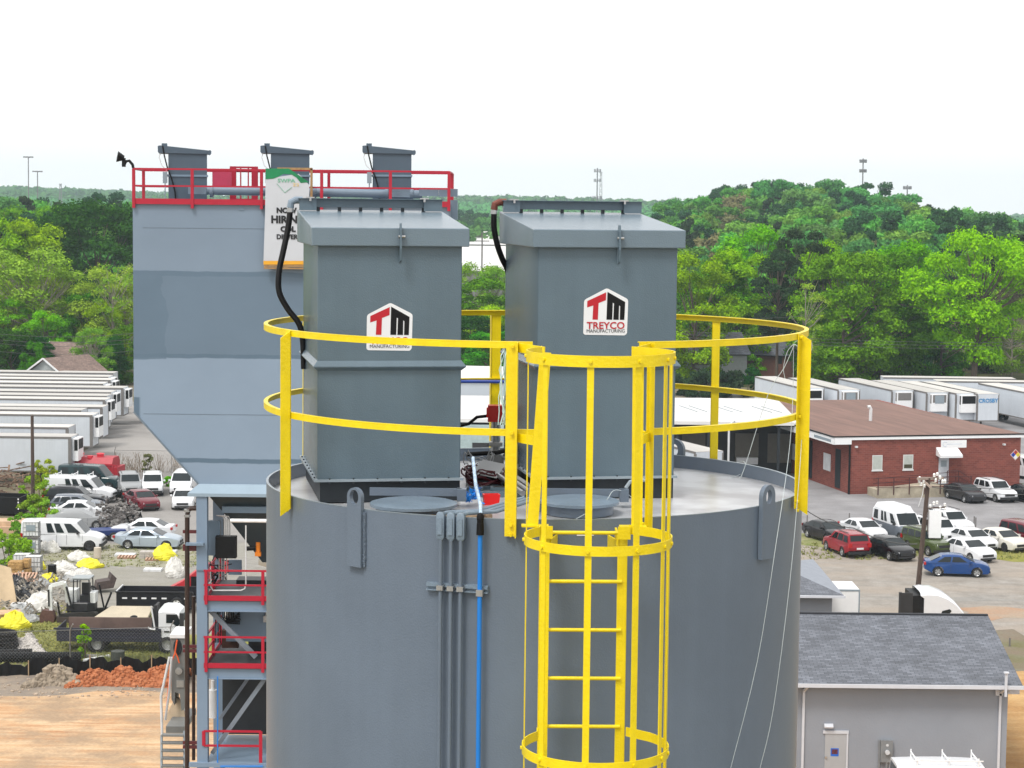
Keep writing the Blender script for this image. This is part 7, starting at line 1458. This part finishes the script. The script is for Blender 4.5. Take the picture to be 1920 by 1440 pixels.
BAGW = M('woven_white', (.60, .59, .56), .8, var=.16, scale=3); BAGY = M('yellow_bag', (.72, .66, .03), .55, var=.12, scale=2); BAGG = M('grey_tarp', (.33, .34, .34), .6, var=.3, scale=2); BAGK = M('black_plastic', (.02, .022, .026), .35, var=.4, scale=3)
for a in [(308, 1050, 1.5, 1.1, 1.1, BAGY, 'yellow bag on a pallet below the silver sedan'), (168, 1064, 1.7, 1.2, .6, BAGY, 'low yellow bag in the middle of the yard'), (93, 1090, 1.3, .9, .5, BAGY, 'yellow tarp right of the broken pallets'), (28, 1178, 1.6, 1.2, .95, BAGY, 'big yellow bag on the grass at the lower left'), (75, 1068, .7, .6, .7, BAGY, 'small yellow bag beside the front tote tank'),
  (85, 1032, .9, .8, .9, BAGW, 'upright white bag beside the cargo van rear wheel'), (98, 1036, 1.1, .9, .8, BAGW, 'rumpled white bag in front of the cargo van'), (148, 1052, 1.5, 1.1, .7, BAGW, 'flat white bag left of the low yellow bag'), (78, 1146, 1.9, 1.5, 1.15, BAGW, 'large woven white bag left of the excavator'), (25, 1162, .9, .8, .5, BAGW, 'dirty white bag on top of the lower left yellow bag'), (328, 1082, 1.2, 1.0, 1.3, BAGW, 'tall white bag left of the red machine'), (118, 1072, 1.8, 1.2, .7, BAGW, 'wide white sheeted heap in the yard centre'), (138, 1086, 1.2, 1.0, .6, BAGW, 'white bag behind the excavator canopy'), (155, 1082, 1.2, 1.0, .6, BAGW, 'second white bag behind the excavator canopy'),
  (50, 1040, 1.3, .9, .45, BAGG, 'grey tarp on the ground by the tote tank'), (125, 1090, 1.6, .8, .4, BAGG, 'grey tarp left of the excavator canopy'), (42, 1152, 1.5, 1.1, .6, BAGG, 'wrinkled grey tarp among the black junk'), (22, 1128, 1.1, .9, .8, BAGK, 'black plastic heap at the left'), (45, 1130, 1.3, 1, .8, BAGK, 'black junk bags behind the white tub'), (30, 1100, 1.4, 1, .7, BAGK, 'black junk under the broken pallets'), (62, 1140, 1.0, .8, .6, BAGK, 'black junk beside the large woven bag'), (55, 1108, 1.2, .9, .5, BAGK, 'dark scrap in front of the hay bales'), (56, 1165, 1.4, .9, .4, BAGG, 'grey sheeting on the grass beside the yellow bag'), (80, 1100, 1.0, .8, .5, BAGG, 'tan grey rubbish left of the yellow tarp')]:
    bag(*a, grp='bags and tarps in the junk yard')
def tote(px, py, lab, grey=False):
    p = G(px, py, 0); t = empty('tote_tank', p, R_(4), lab, 'tote tank', 'caged white tote tanks'); m = mb(); m.box(-.5, .5, -.45, .45, .16, 1.12); m.cyl((0, 0, 1.12), (0, 0, 1.18), .12, n=10); m.build('tank', M('tote_plastic', (.66, .67, .67), .5), t); m = mb(); m.box(-.52, .52, -.48, .48, 0, .13); m.build('pallet', TRG, t); m = mb()
    for k in range(6): x = -.52+k*1.04/5; m.bar((x, -.47, .14), (x, -.47, 1.15), .025); y = -.47+k*.94/5; m.bar((.52, y, .14), (.52, y, 1.15), .025)
    for z in (.2, .5, .8, 1.14): m.bar((-.52, -.47, z), (.52, -.47, z), .025); m.bar((.52, -.47, z), (.52, .47, z), .025)
    m.build('cage', M('cage_grey', (.42, .43, .44), .4, .6), t)
    if grey: m = mb(); m.box(-.32, .32, -.5, -.485, .55, .95); m.build('panel', GREYL, t)
    return t
tote(60, 1040, 'caged tote tank in front of the cargo van tail, lower of the stack', True); tt = tote(60, 1040, 'caged tote tank on top of the stack by the cargo van', True); tt.location.z = 1.2; tote(42, 1070, 'white caged tote tank behind the hay bales'); tote(63, 1074, 'white caged tote tank right of the hay bales')
for i, (px, py, z, lab) in enumerate([(24, 1082, 0, 'left hay bale of the bottom row'), (37, 1082, 0, 'middle hay bale of the bottom row'), (50, 1080, 0, 'right hay bale of the bottom row'), (24, 1082, .55, 'left hay bale of the top row'), (37, 1082, .55, 'middle hay bale of the top row'), (50, 1080, .6, 'right hay bale of the top row, standing highest')]):
    p = G(px, py, 0); m = mb(); rs = random.Random(i)
    m.loft([[(x*s_+rs.uniform(-.02, .02), y*s_+rs.uniform(-.02, .02), zz_) for x, y in ((-.23, -.4), (0, -.42), (.23, -.4), (.24, .4), (-.23, .4))] for zz_, s_ in ((0, .96), (.1, 1), (.3, 1.02), (.46, 1), (.52, .93))], smooth=False); o = m.build('hay_bale', M('hay', (.36, .2, .07), .95, var=.4, scale=9, c2=(.55, .34, .13)), None, (p.x, p.y, z)); tag(o, lab, 'hay bale', 'hay bales stacked by the tote tanks')
def pallet(px, py, rz, lab, tilt=0, z=0):
    p = G(px, py, 0); t = empty('wooden_pallet', (p.x, p.y, z), rz, lab, 'pallet', 'wooden pallets'); t.rotation_euler = (tilt, 0, rz); m = mb(); 
    for k in range(6): m.box(-.6+k*.22, -.5+k*.22, -.5, .5, .11, .13)
    m.build('deck_boards', M('pinkish_pallet', (.5, .32, .23), .85, var=.2, scale=4), t); m = mb()
    for y in (-.5, 0, .42): m.box(-.6, .6, y, y+.08, 0, .108)
    m.build('bearers', M('pallet_bearer', (.3, .17, .11), .9), t)
pallet(32, 1097, R_(10), 'broken pallet standing over the black junk', R_(35), .35); pallet(50, 1095, R_(-8), 'tilted pallet right of the broken one', R_(30), .35); pallet(60, 1098, R_(20), 'pallet lying beside the yellow tarp', 0, .2); pallet(290, 1050, R_(3), 'pallet under grey blocks near the yellow bag', 0, 0); pallet(238, 1046, R_(3), 'pallet with small white sacks behind the yard', 0, 0)
for px, py, sx_, h_, mat, lab in [(278, 1046, 1.1, .5, M('grey_blocks', (.42, .39, .36), .9, var=.2, scale=6), 'stack of grey blocks left of the yellow bag'), (287, 1070, 1.2, .28, WHITED, 'flat pale slab lying alone in the yard'), (235, 1042, 1.4, .25, WHITED, 'flat stack of pale sacks behind the yard'), (183, 1048, .5, .8, M('tan_drum', (.5, .44, .36), .8), 'tan drum by the cargo van front wheel'), (98, 1083, .55, .85, BLACK, 'black drum left of the excavator'), (36, 1150, .9, .6, WHITE, 'white tub among the black junk'), (322, 1036, .7, .2, WHITED, 'pale board leaning by the silver sedan wheel')]:
    p = G(px, py, 0); m = mb()
    if 'drum' in lab: m.lathe([(.001, 0), (sx_/2, 0), (sx_/2*1.04, h_*.33), (sx_/2, h_*.4), (sx_/2*1.04, h_*.66), (sx_/2, h_), (.001, h_)], 16)
    elif 'tub' in lab: m.loft([[(x*s_, y*s_*.7, z) for x, y in ((-.45, -.45), (.45, -.45), (.45, .45), (-.45, .45))] for z, s_ in ((0, .8), (h_, 1), (h_, .9), (.1, .75))], smooth=False)
    else:
        rs = random.Random(3)
        for a in range(3):
            for c in range(max(1, int(h_/.16))): m.box(-sx_/2+a*sx_/3+.01, -sx_/2+(a+1)*sx_/3-.01, -.4, .4, c*.16+.005, c*.16+.15, rz=rs.uniform(-.03, .03))
    tag(m.build({'d': 'drum', 't': 'tub'}.get('d' if 'drum' in lab else 't' if 'tub' in lab else 'x', 'block_stack'), mat, None, p), lab, 'drum' if 'drum' in lab else 'tub' if 'tub' in lab else 'slab')
m = mb(); p = G(8, 1140, 0); m.add([(p.x-1.2, p.y+.5, 0), (p.x+.8, p.y, 0), (p.x+.2, p.y+.9, 2.3), (p.x-1.3, p.y+1.3, 2.6)], [(0, 1, 2, 3)]); o = m.build('plywood_sheet', M('plywood', (.5, .38, .25), .8, var=.15, scale=1)); o.modifiers.new('s', 'SOLIDIFY').thickness = .04; tag(o, 'tan plywood sheet leaning at the left edge', 'board')
m = mb(); p = G(5, 1172, 0); m.box(p.x-.8, p.x+.9, p.y-.5, p.y+.6, 0, .7); m.box(p.x-.9, p.x+1.0, p.y-.6, p.y+.7, .7, .76, rz=.2); tag(m.build('crate', M('crate_tan', (.5, .33, .2), .85, var=.2, scale=2)), 'tan wooden crate cut by the left edge', 'crate')
# small scattered debris
m = mb()
for _ in range(420):
    p = G(rnd.uniform(-5, 130), rnd.uniform(1085, 1165), 0); p.z = rnd.uniform(0, .5); a = Vector([rnd.uniform(-.4, .4), rnd.uniform(-.4, .4), rnd.uniform(-.1, .4)]); m.bar(p, p+a, rnd.uniform(.02, .12), rnd.uniform(.02, .1))
tag(m.build('scattered_debris', M('debris_mix', (.03, .03, .03), .7, var=.9, scale=1.3, c2=(.5, .45, .38))), 'scattered small debris among the junk bags', 'debris', kind='stuff')
# timber heap and black skip at left
m = mb()
for _ in range(90):
    p = G(rnd.uniform(-30, 45), rnd.uniform(905, 935), 0); p.z = rnd.uniform(.1, 1.6); a = Vector([rnd.uniform(-1.5, 1.5), rnd.uniform(-.8, .8), rnd.uniform(-.3, .5)]); m.bar(p, p+a, rnd.uniform(.06, .16), .08)
tag(m.build('timber_heap', M('old_timber', (.10, .05, .035), .9, var=.6, scale=1, c2=(.3, .2, .14))), 'heap of old dark timber at the left edge', 'timber')
sk = empty('black_skip', G(10, 968, 0), R_(-6), 'open black skip container at the left edge', 'skip'); m = mb(); m.box(-4, 1.2, 0, .08, .2, 1.5); m.box(-4, 1.2, 2.2, 2.28, .2, 1.5); m.box(1.12, 1.2, .08, 2.2, .2, 1.5); m.box(-4, 1.12, .08, 2.2, .2, .3); m.build('shell', BLACK, sk); m = mb()
for z in (.55, .8, 1.05, 1.3): m.box(1.0, 1.1, -.01, -.001, z, z+.12)
m.build('reflector', WHITE, sk)
m = mb(); p = G(5, 1000, 0); m.box(p.x-5, p.x+2.3, p.y-.2, p.y+1.6, .0, .5); m.box(p.x-5, p.x+2.5, p.y+.2, p.y+1.9, .5, .85); tag(m.build('lumber_stack', M('lumber_tan', (.5, .34, .22), .85, var=.25, scale=1.5)), 'stack of tan lumber left of the olive shrubs', 'lumber')
# corrugated pipes
def corr(m, a, b_, r, pitch=.12):
    a = Vector(a); b_ = Vector(b_); n_ = int((b_-a).length/pitch*2); m.tube([a.lerp(b_, i/n_) for i in range(n_+1)], r, 12, rads=[r*(1 if i % 2 else .88) for i in range(n_+1)], smooth=False)
for i, (pa_, pb_, lab) in enumerate([((-60, 1243), (152, 1242), 'long black corrugated pipe lying along the fence, front one'), ((-60, 1238), (60, 1236), 'black corrugated pipe lying behind the front one')]):
    m = mb(); A = G(*pa_, 0); B = G(*pb_, 0); corr(m, (A.x, A.y, .3), (B.x, B.y, .3), .3); tag(m.build('corrugated_pipe', BLACK), lab, 'pipe', 'black corrugated pipes')
m = mb(); p = G(-2, 1222, 0)
for k in range(5): r = 1.0-.03*k; m.tube([(p.x+r*math.cos(a), p.y+r*math.sin(a)*.8, .15+k*.22) for a in np.linspace(0, 6.283, 60)[:-1]], .12, 8, closed=True, rads=[.12 if i % 2 else .1 for i in range(59)], smooth=False)
tag(m.build('coiled_pipe', BLACK), 'coil of black corrugated pipe at the left edge', 'pipe coil')
m = mb(); A = G(157, 1246, 0); B = G(205, 1239, 0); m.cyl((A.x, A.y, .2), (B.x, B.y, .25), .11, n=10); tag(m.build('white_pipe', WHITED), 'short white plastic pipe by the sapling', 'pipe')
m = mb(); A = G(-40, 1232, 0); B = G(186, 1234, 0); m.bar((A.x, A.y, .1), (B.x, B.y, .1), .5, .12); tag(m.build('concrete_kerb', M('kerb_grey', (.27, .26, .24), .9, var=.2)), 'grey concrete strip behind the corrugated pipe', 'kerb')
m = mb(); p = G(221, 1252, 0)
for dx_ in (-1.1, 0, 2.0, 3.3): m.cyl((p.x+dx_, p.y, .0), (p.x+dx_, p.y, .9 if dx_ == 0 else .4), .36, n=14)
tag(m.build('wire_rolls', M('wire_dark', (.05, .055, .045), .7, var=.5, scale=12)), 'dark rolls of wire standing near the silt fence', 'wire roll')
# silt fence
sf = empty('silt_fence', G(150, 1266, 0), 0, 'black fabric silt fence behind the clay heap', 'fence'); o = sf.location; m = mb(); pts = []
for i in range(60): px = -60+i*8.2; p = G(px, 1266 if px > 20 else 1268, 0)-o; hgt = .85+.12*math.sin(i*.9)+.08*math.sin(i*2.3)-(.25 if px < 60 else 0); pts.append((p.x, p.y+.08*math.sin(i*1.7), 0, hgt))
m.add([(x, y, z0) for x, y, z0, h_ in pts]+[(x, y, h_) for x, y, z0, h_ in pts], [(i, i+1, 61+i, 60+i) for i in range(59)], False); f = m.build('fabric', BLACK, sf); f.modifiers.new('s', 'SOLIDIFY').thickness = .02
for i in range(0, 60, 7): m = mb(); x, y, _, h_ = pts[i]; m.bar((x, y-.06, 0), (x, y-.06, h_+.15), .05); m.build('stake', M('stake_wood', (.35, .25, .15), .9), sf)
# chain link fences: wire mesh as crossing strands between bent posts
LINK = M('wire_grey', (.22, .23, .23), .4, .7)
def chain_fence(pxs, py, h, lab, step=.35, r=.006):
    A = G(pxs[0], py[0], 0); B = G(pxs[1], py[1], 0); t = empty('chain_link_fence', A, 0, lab, 'fence'); d = B-A; Ld = d.length; d.normalize(); m = mb(); n_ = int(Ld/step)
    for i in range(-int(h/step), n_+1):
        for s in (1, -1):
            s0 = i*step if s > 0 else i*step+h; s1 = s0+s*h; z0, z1 = 0.0, h
            if s0 < 0: z0 = -s0 if s > 0 else 0; s0 = max(0, s0)
            if s1 < 0: z1 = h+s1; s1 = 0
            if s1 > Ld: z1 = h-(s1-Ld); s1 = Ld
            if s0 > Ld: z0 = s0-Ld; s0 = Ld
            if z1 > z0: a, c = d*s0, d*s1; m.bar((a.x, a.y, z0), (c.x, c.y, z1), r)
    m.build('wire_mesh', LINK, t); m = mb(); k = 0
    while k*5.2 <= Ld: a = d*(k*5.2); m.tube([(a.x, a.y, 0), (a.x, a.y, h), (a.x+.18, a.y-.12, h+.35)], .035, 6); k += 1
    m.build('posts', CHROME, t); m = mb(); e = d*Ld; m.bar((0, 0, h), (e.x, e.y, h), .03); m.build('top_wire', LINK, t)
chain_fence((-60, 340), (1262, 1248), 2.1, 'chain link fence between the junk yard and the clay heap', .18)
chain_fence((215, 350), (885, 887), 2.0, 'low vine covered chain link fence across the left asphalt', .4)
chain_fence((-60, 62), (912, 900), 1.9, 'dark chain link fence by the trailers at the left edge', .5)
for px, y0_, y1_, lab in [(1513, 992, 966, 'thin fence post above the black sedan'), (1592, 990, 962, 'thin fence post above the white sedan in the right lot'), (1826, 996, 968, 'grey fence post behind the white sedans'), (1829, 998, 970, 'second grey fence post behind the white sedans'), (1893, 1212, 1196, 'short dark post beyond the shingle roof'), (277, 890, 868, 'thin dark pole in the left lot fence')]:
    p = G(px, y0_, 0); m = mb(); h_ = AT(px, y1_, p.y).z; m.cyl((0, 0, 0), (0, 0, h_), .05, n=6); tag(m.build('fence_post', TRG, None, p), lab, 'post')
# ------------------------------------------------------------------ poles, lamps, masts
WP = M('creosote_wood', (.075, .05, .04), .9, var=.35, scale=4, stretch=(1, 1, .15)); PORC = M('porcelain', (.72, .71, .68), .2, var=.06)
up = empty('utility_pole', G(1716, 1158, 0), 0, 'dark wooden utility pole with white insulators rising past the parked cars', 'pole'); o = up.location; top = AT(1741, 896, o.y)-o
m = mb(); m.cyl((0, 0, 0), top, .17, .12, n=10); m.build('pole', WP, up)
m = mb(); c = top; m.bar(c+Vector((-.75, -.5, .02)), c+Vector((1.0, .6, -.1)), .13, .15); m.bar(c+Vector((-.45, -.1, -.05)), c+Vector((.1, -.35, -.55)), .12); m.build('cross_arm', M('grey_arm_wood', (.34, .27, .23), .9, var=.3, scale=5), up)
for dx_, dz_ in ((-.62, -.15), (-.5, -.35), (-.35, -.2), (-.28, -.45), (.35, .15), (.55, .2), (.72, .0), (.45, -.15), (.9, -.25), (1.05, -.25), (-.6, .0)):
    m = mb(); q = c+Vector((dx_, dx_*.4-.1, dz_)); m.lathe([(.001, .14), (.05, .12), (.09, .06), (.05, .04), (.10, 0), (.05, -.03), (.09, -.08), (.001, -.1)], 10); m.v = [(x+q.x, y+q.y, z+q.z) for x, y, z in m.v]; m.build('insulator', PORC, up)
m = mb(); m.tube([c+Vector((-.3, -.2, -.4)), c+Vector((-.4, -.3, -1.0)), c+Vector((-.62, -.3, -1.7))], .02, 4); m.build('loose_wire', WHITED, up)
u2 = empty('transformer_pole', G(1751, 1040, 0), 0, 'white cabinet on a pole with insulators between the white suvs', 'pole'); o = u2.location; z0 = AT(1751, 1008, o.y).z; z1 = AT(1751, 957, o.y).z; m = mb(); m.box(-.42, .42, -.2, .2, z0, z1); m.build('cabinet', WHITE, u2); m = mb(); m.cyl((0, .1, 0), (0, .1, z0), .14, n=8); m.bar((-.5, 0, z0+.4), (-.5, 0, z1+.2), .06); m.bar((-.5, 0, z1+.15), (.75, 0, z1+.25), .1); m.build('pole', WP, u2)
for dx_, dz_ in ((-.1, .5), (.12, .55), (.35, .2), (.68, .4), (.72, .1), (-.35, .3)):
    m = mb(); m.lathe([(.001, .16), (.07, .12), (.11, .05), (.06, 0), (.09, -.08), (.001, -.1)], 10); m.v = [(x+dx_, y, z+z1+dz_) for x, y, z in m.v]; m.build('insulator', PORC, u2)
lpw = empty('left_wood_pole', G(62, 955, 0), 0, 'plain wooden pole in front of the white trailers at the left', 'pole'); lpw.name = 'wooden_pole'; o = lpw.location; m = mb(); m.cyl((0, 0, 0), (.0, 0, AT(64, 779, o.y).z), .16, .12, n=10); m.build('pole', WP, lpw)
gp = empty('grey_pole', G(1548, 704, 0), 0, 'slim grey green pole against the trees on the right', 'pole'); o = gp.location; m = mb(); m.cyl((0, 0, 0), (0, 0, AT(1549, 587, o.y).z), .17, .12, n=8); m.build('pole', M('grey_green_pole', (.25, .3, .26), .8), gp)
sl = empty('street_lamp', G(1612, 712, 0), 0, 'pole with white lamp heads against the trees on the right', 'street lamp'); o = sl.location; h_ = AT(1613, 638, o.y).z; m = mb(); m.cyl((0, 0, 0), (0, 0, h_), .15, .11, n=8); m.build('pole', M('grey_wood_pole', (.25, .23, .2), .9), sl); m = mb(); m.loft([[(x, y*.3, z) for x, y, z in ((.0, -1, 0), (.6, -1, .45), (.7, 1, .3), (.1, 1, -.1))], [(x, y*.3, z+.25) for x, y, z in ((.0, -1, 0), (.6, -1, .45), (.7, 1, .3), (.1, 1, -.1))]], smooth=False); m.cyl((-.25, 0, 0), (-.25, 0, .3), .25, n=8); m.v = [(x, y, z+h_ if i >= 0 else z) for i, (x, y, z) in enumerate(m.v)]; m.build('lamp_head', WHITE, sl)
def mast(px, ytop, Y, lab, style, base=None):
    x = AT(px, 400, Y).x; g = hterr(x, Y); z1 = AT(px, ytop, Y).z-g; t = empty({'h': 'high_mast_light', 'c': 'cell_tower', 'l': 'lattice_tower'}[style], (x, Y, g), 0, lab, {'h': 'light mast', 'c': 'cell tower', 'l': 'tower'}[style], {'h': 'high mast lights at the left', 'c': 'cell towers on the skyline', 'l': None}[style]); MG = M('mast_grey', (.2, .2, .21), .6); s = Y/3850
    m = mb()
    if style == 'h':
        m.cyl((0, 0, 0), (0, 0, z1), 1.3*s, .9*s, n=6); m.build('pole', MG, t); m = mb()
        for a in range(8): q = a*.785; m.box(math.cos(q)*8*s-1.3*s, math.cos(q)*8*s+1.3*s, math.sin(q)*8*s-.3, math.sin(q)*8*s+.3, z1-1.6*s, z1+.6*s)
        m.bar((-9*s, 0, z1), (9*s, 0, z1), 1.0*s); m.bar((0, -9*s, z1), (0, 9*s, z1), 1.0*s); m.build('lamp_ring', MG, t)
    elif style == 'c':
        m.cyl((0, 0, 0), (0, 0, z1), 1.6*s, 1.2*s, n=6); m.build('pole', MG, t); m = mb()
        for k, (dz_, w_) in enumerate(((2, 6), (20, 6), (52, 8)) if px < 1650 else ((2, 7),)):
            for a in range(9): q = a*.7; m.box(math.cos(q)*w_*s-.7*s, math.cos(q)*w_*s+.7*s, math.sin(q)*w_*s-.5, math.sin(q)*w_*s+.5, z1-(dz_+6)*s, z1-dz_*s)
            m.bar((-w_*s, 0, z1-(dz_+4)*s), (w_*s, 0, z1-(dz_+4)*s), .8*s)
        m.build('antenna_panel', MG, t)
    else:
        for sx_ in (-1, 1):
            for sy_ in (-1, 1): m.bar((sx_*4*s, sy_*4*s, 0), (sx_*1.2*s, sy_*1.2*s, z1), .7*s)
        for k in range(12): f = k/12; g0_ = (4-2.8*f)*s; g1_ = (4-2.8*(f+.083))*s; m.bar((-g0_, 0, z1*f), (g1_, 0, z1*(f+.083)), .4*s); m.bar((g0_, 0, z1*f), (-g1_, 0, z1*(f+.083)), .4*s)
        m.bar((-3*s, 0, z1-2*s), (3*s, 0, z1-2*s), .8*s); m.build('lattice', MG, t)
mast(54, 294, 620, 'taller high mast light on the left skyline', 'h'); mast(71, 321, 760, 'shorter high mast light just right of the taller one', 'h')
mast(1119, 315, 1500, 'cell tower rising above the right collector', 'c'); mast(1616, 297, 820, 'tallest cell tower on the right hill', 'c'); mast(1700, 347, 1000, 'short cell tower right of the tallest one', 'c'); mast(114, 344, 1600, 'small lattice tower on the left skyline', 'l'); mast(1126, 322, 1560, 'slim tower close beside the cell tower over the collector', 'l')
up3 = empty('far_utility_pole', (AT(904, 450, 340).x, 340, 0), 0, 'distant power pole with cross arms between the collectors', 'pole'); z = AT(904, 436, 340).z; m = mb(); m.cyl((0, 0, 0), (0, 0, z), .14, n=6); m.bar((-.4*2.2, 0, z-.6), (.9, 0, z-.6), .12); m.bar((-1.2, 0, z-1.4), (1.2, 0, z-1.4), .15); m.build('pole', M('far_pole_grey', (.14, .13, .13), .9), up3)
# overhead lines
def wire(pts, Y, r, lab, sag=.0, grp='overhead power lines'):
    m = mb(); P_ = [AT(x, y, Y) for x, y in pts]; q = []
    for i in range(len(P_)-1):
        for k in range(10): f = k/10; p = P_[i].lerp(P_[i+1], f); p.z -= sag*4*f*(1-f); q.append(p)
    q.append(P_[-1]); m.tube(q, r, 4); return tag(m.build('power_line', M('wire_dark_grey', (.07, .07, .07), .6)), lab, 'power line', grp)
for i, y in enumerate((622, 633, 640, 655)): wire([(-60, y-2), (250, y+3)], 258, .02, ['uppermost', 'second', 'third', 'lowest'][i]+' power line crossing the left trees', .6)
for i, (ya, yb_) in enumerate(((586, 588), (620, 636), (626, 642), (632, 648))): wire([(1275, ya), (1950, yb_+6)] if i else [(1275, 592), (1548, 588)], 262, .02, ['single power line running to the grey pole', 'upper power line before the right trees', 'middle power line before the right trees', 'lower power line before the right trees'][i], .5)
wire([(1500, 948), (1600, 990), (1720, 1020)], 128, .03, 'drooping black cable from the silo rim toward the wooden pole', .3, None)
wire([(1741, 905), (1960, 915)], 124, .02, 'thin wire from the wooden pole to the right, upper', .2); wire([(1741, 912), (1960, 926)], 124, .02, 'thin wire from the wooden pole to the right, lower', .2)
# dead vines on the low fence
m = mb()
for c_ in (246, 262, 330, 300, 225):
    for k in range(26):
        p = G(c_+rnd.gauss(0, 6), 886, 0); q = p+Vector((rnd.gauss(0, .4), rnd.gauss(0, .1), rnd.uniform(.6, 1.9))); m.bar(p, q, .02)
tag(m.build('dead_vines', M('dead_vine', (.2, .15, .1), .9, var=.3)), 'dead brown vines on the low fence in the left lot', 'vines', kind='stuff')
# ================================================================== AIR
hz_ = mb(); hz_.box(-2500, 2500, -450, 4100, -1.5, 95); ho = hz_.build('haze', M('haze_tmp', (1, 1, 1)))
hm = bpy.data.materials.new('haze'); hm.use_nodes = True; n = hm.node_tree; n.nodes.clear(); out = n.nodes.new('ShaderNodeOutputMaterial'); pv_ = n.nodes.new('ShaderNodeVolumePrincipled'); pv_.inputs['Color'].default_value = (.72, .88, 1.0, 1); pv_.inputs['Density'].default_value = .00015; pv_.inputs['Anisotropy'].default_value = .2; n.links.new(pv_.outputs[0], out.inputs['Volume'])
ho.data.materials.clear(); ho.data.materials.append(hm); tag(ho, kind='stuff')
# ------------------------------------------------------------------ finish
for t in list(PROTO.values())+FARP:
    if t.location.z < -500:
        for c in list(t.children): bpy.data.objects.remove(c)
        bpy.data.objects.remove(t)
SETL = {'ground': 'broad ground sheet under the whole site', 'haze': 'thin pale haze over the whole scene'}
for o in list(bpy.data.objects):
    if o.parent is None and o.get('kind') and not o.get('label'):
        nm = o.name.split('.')[0]; o['label'] = SETL.get(nm, nm.replace('_', ' ')+' around the industrial site')
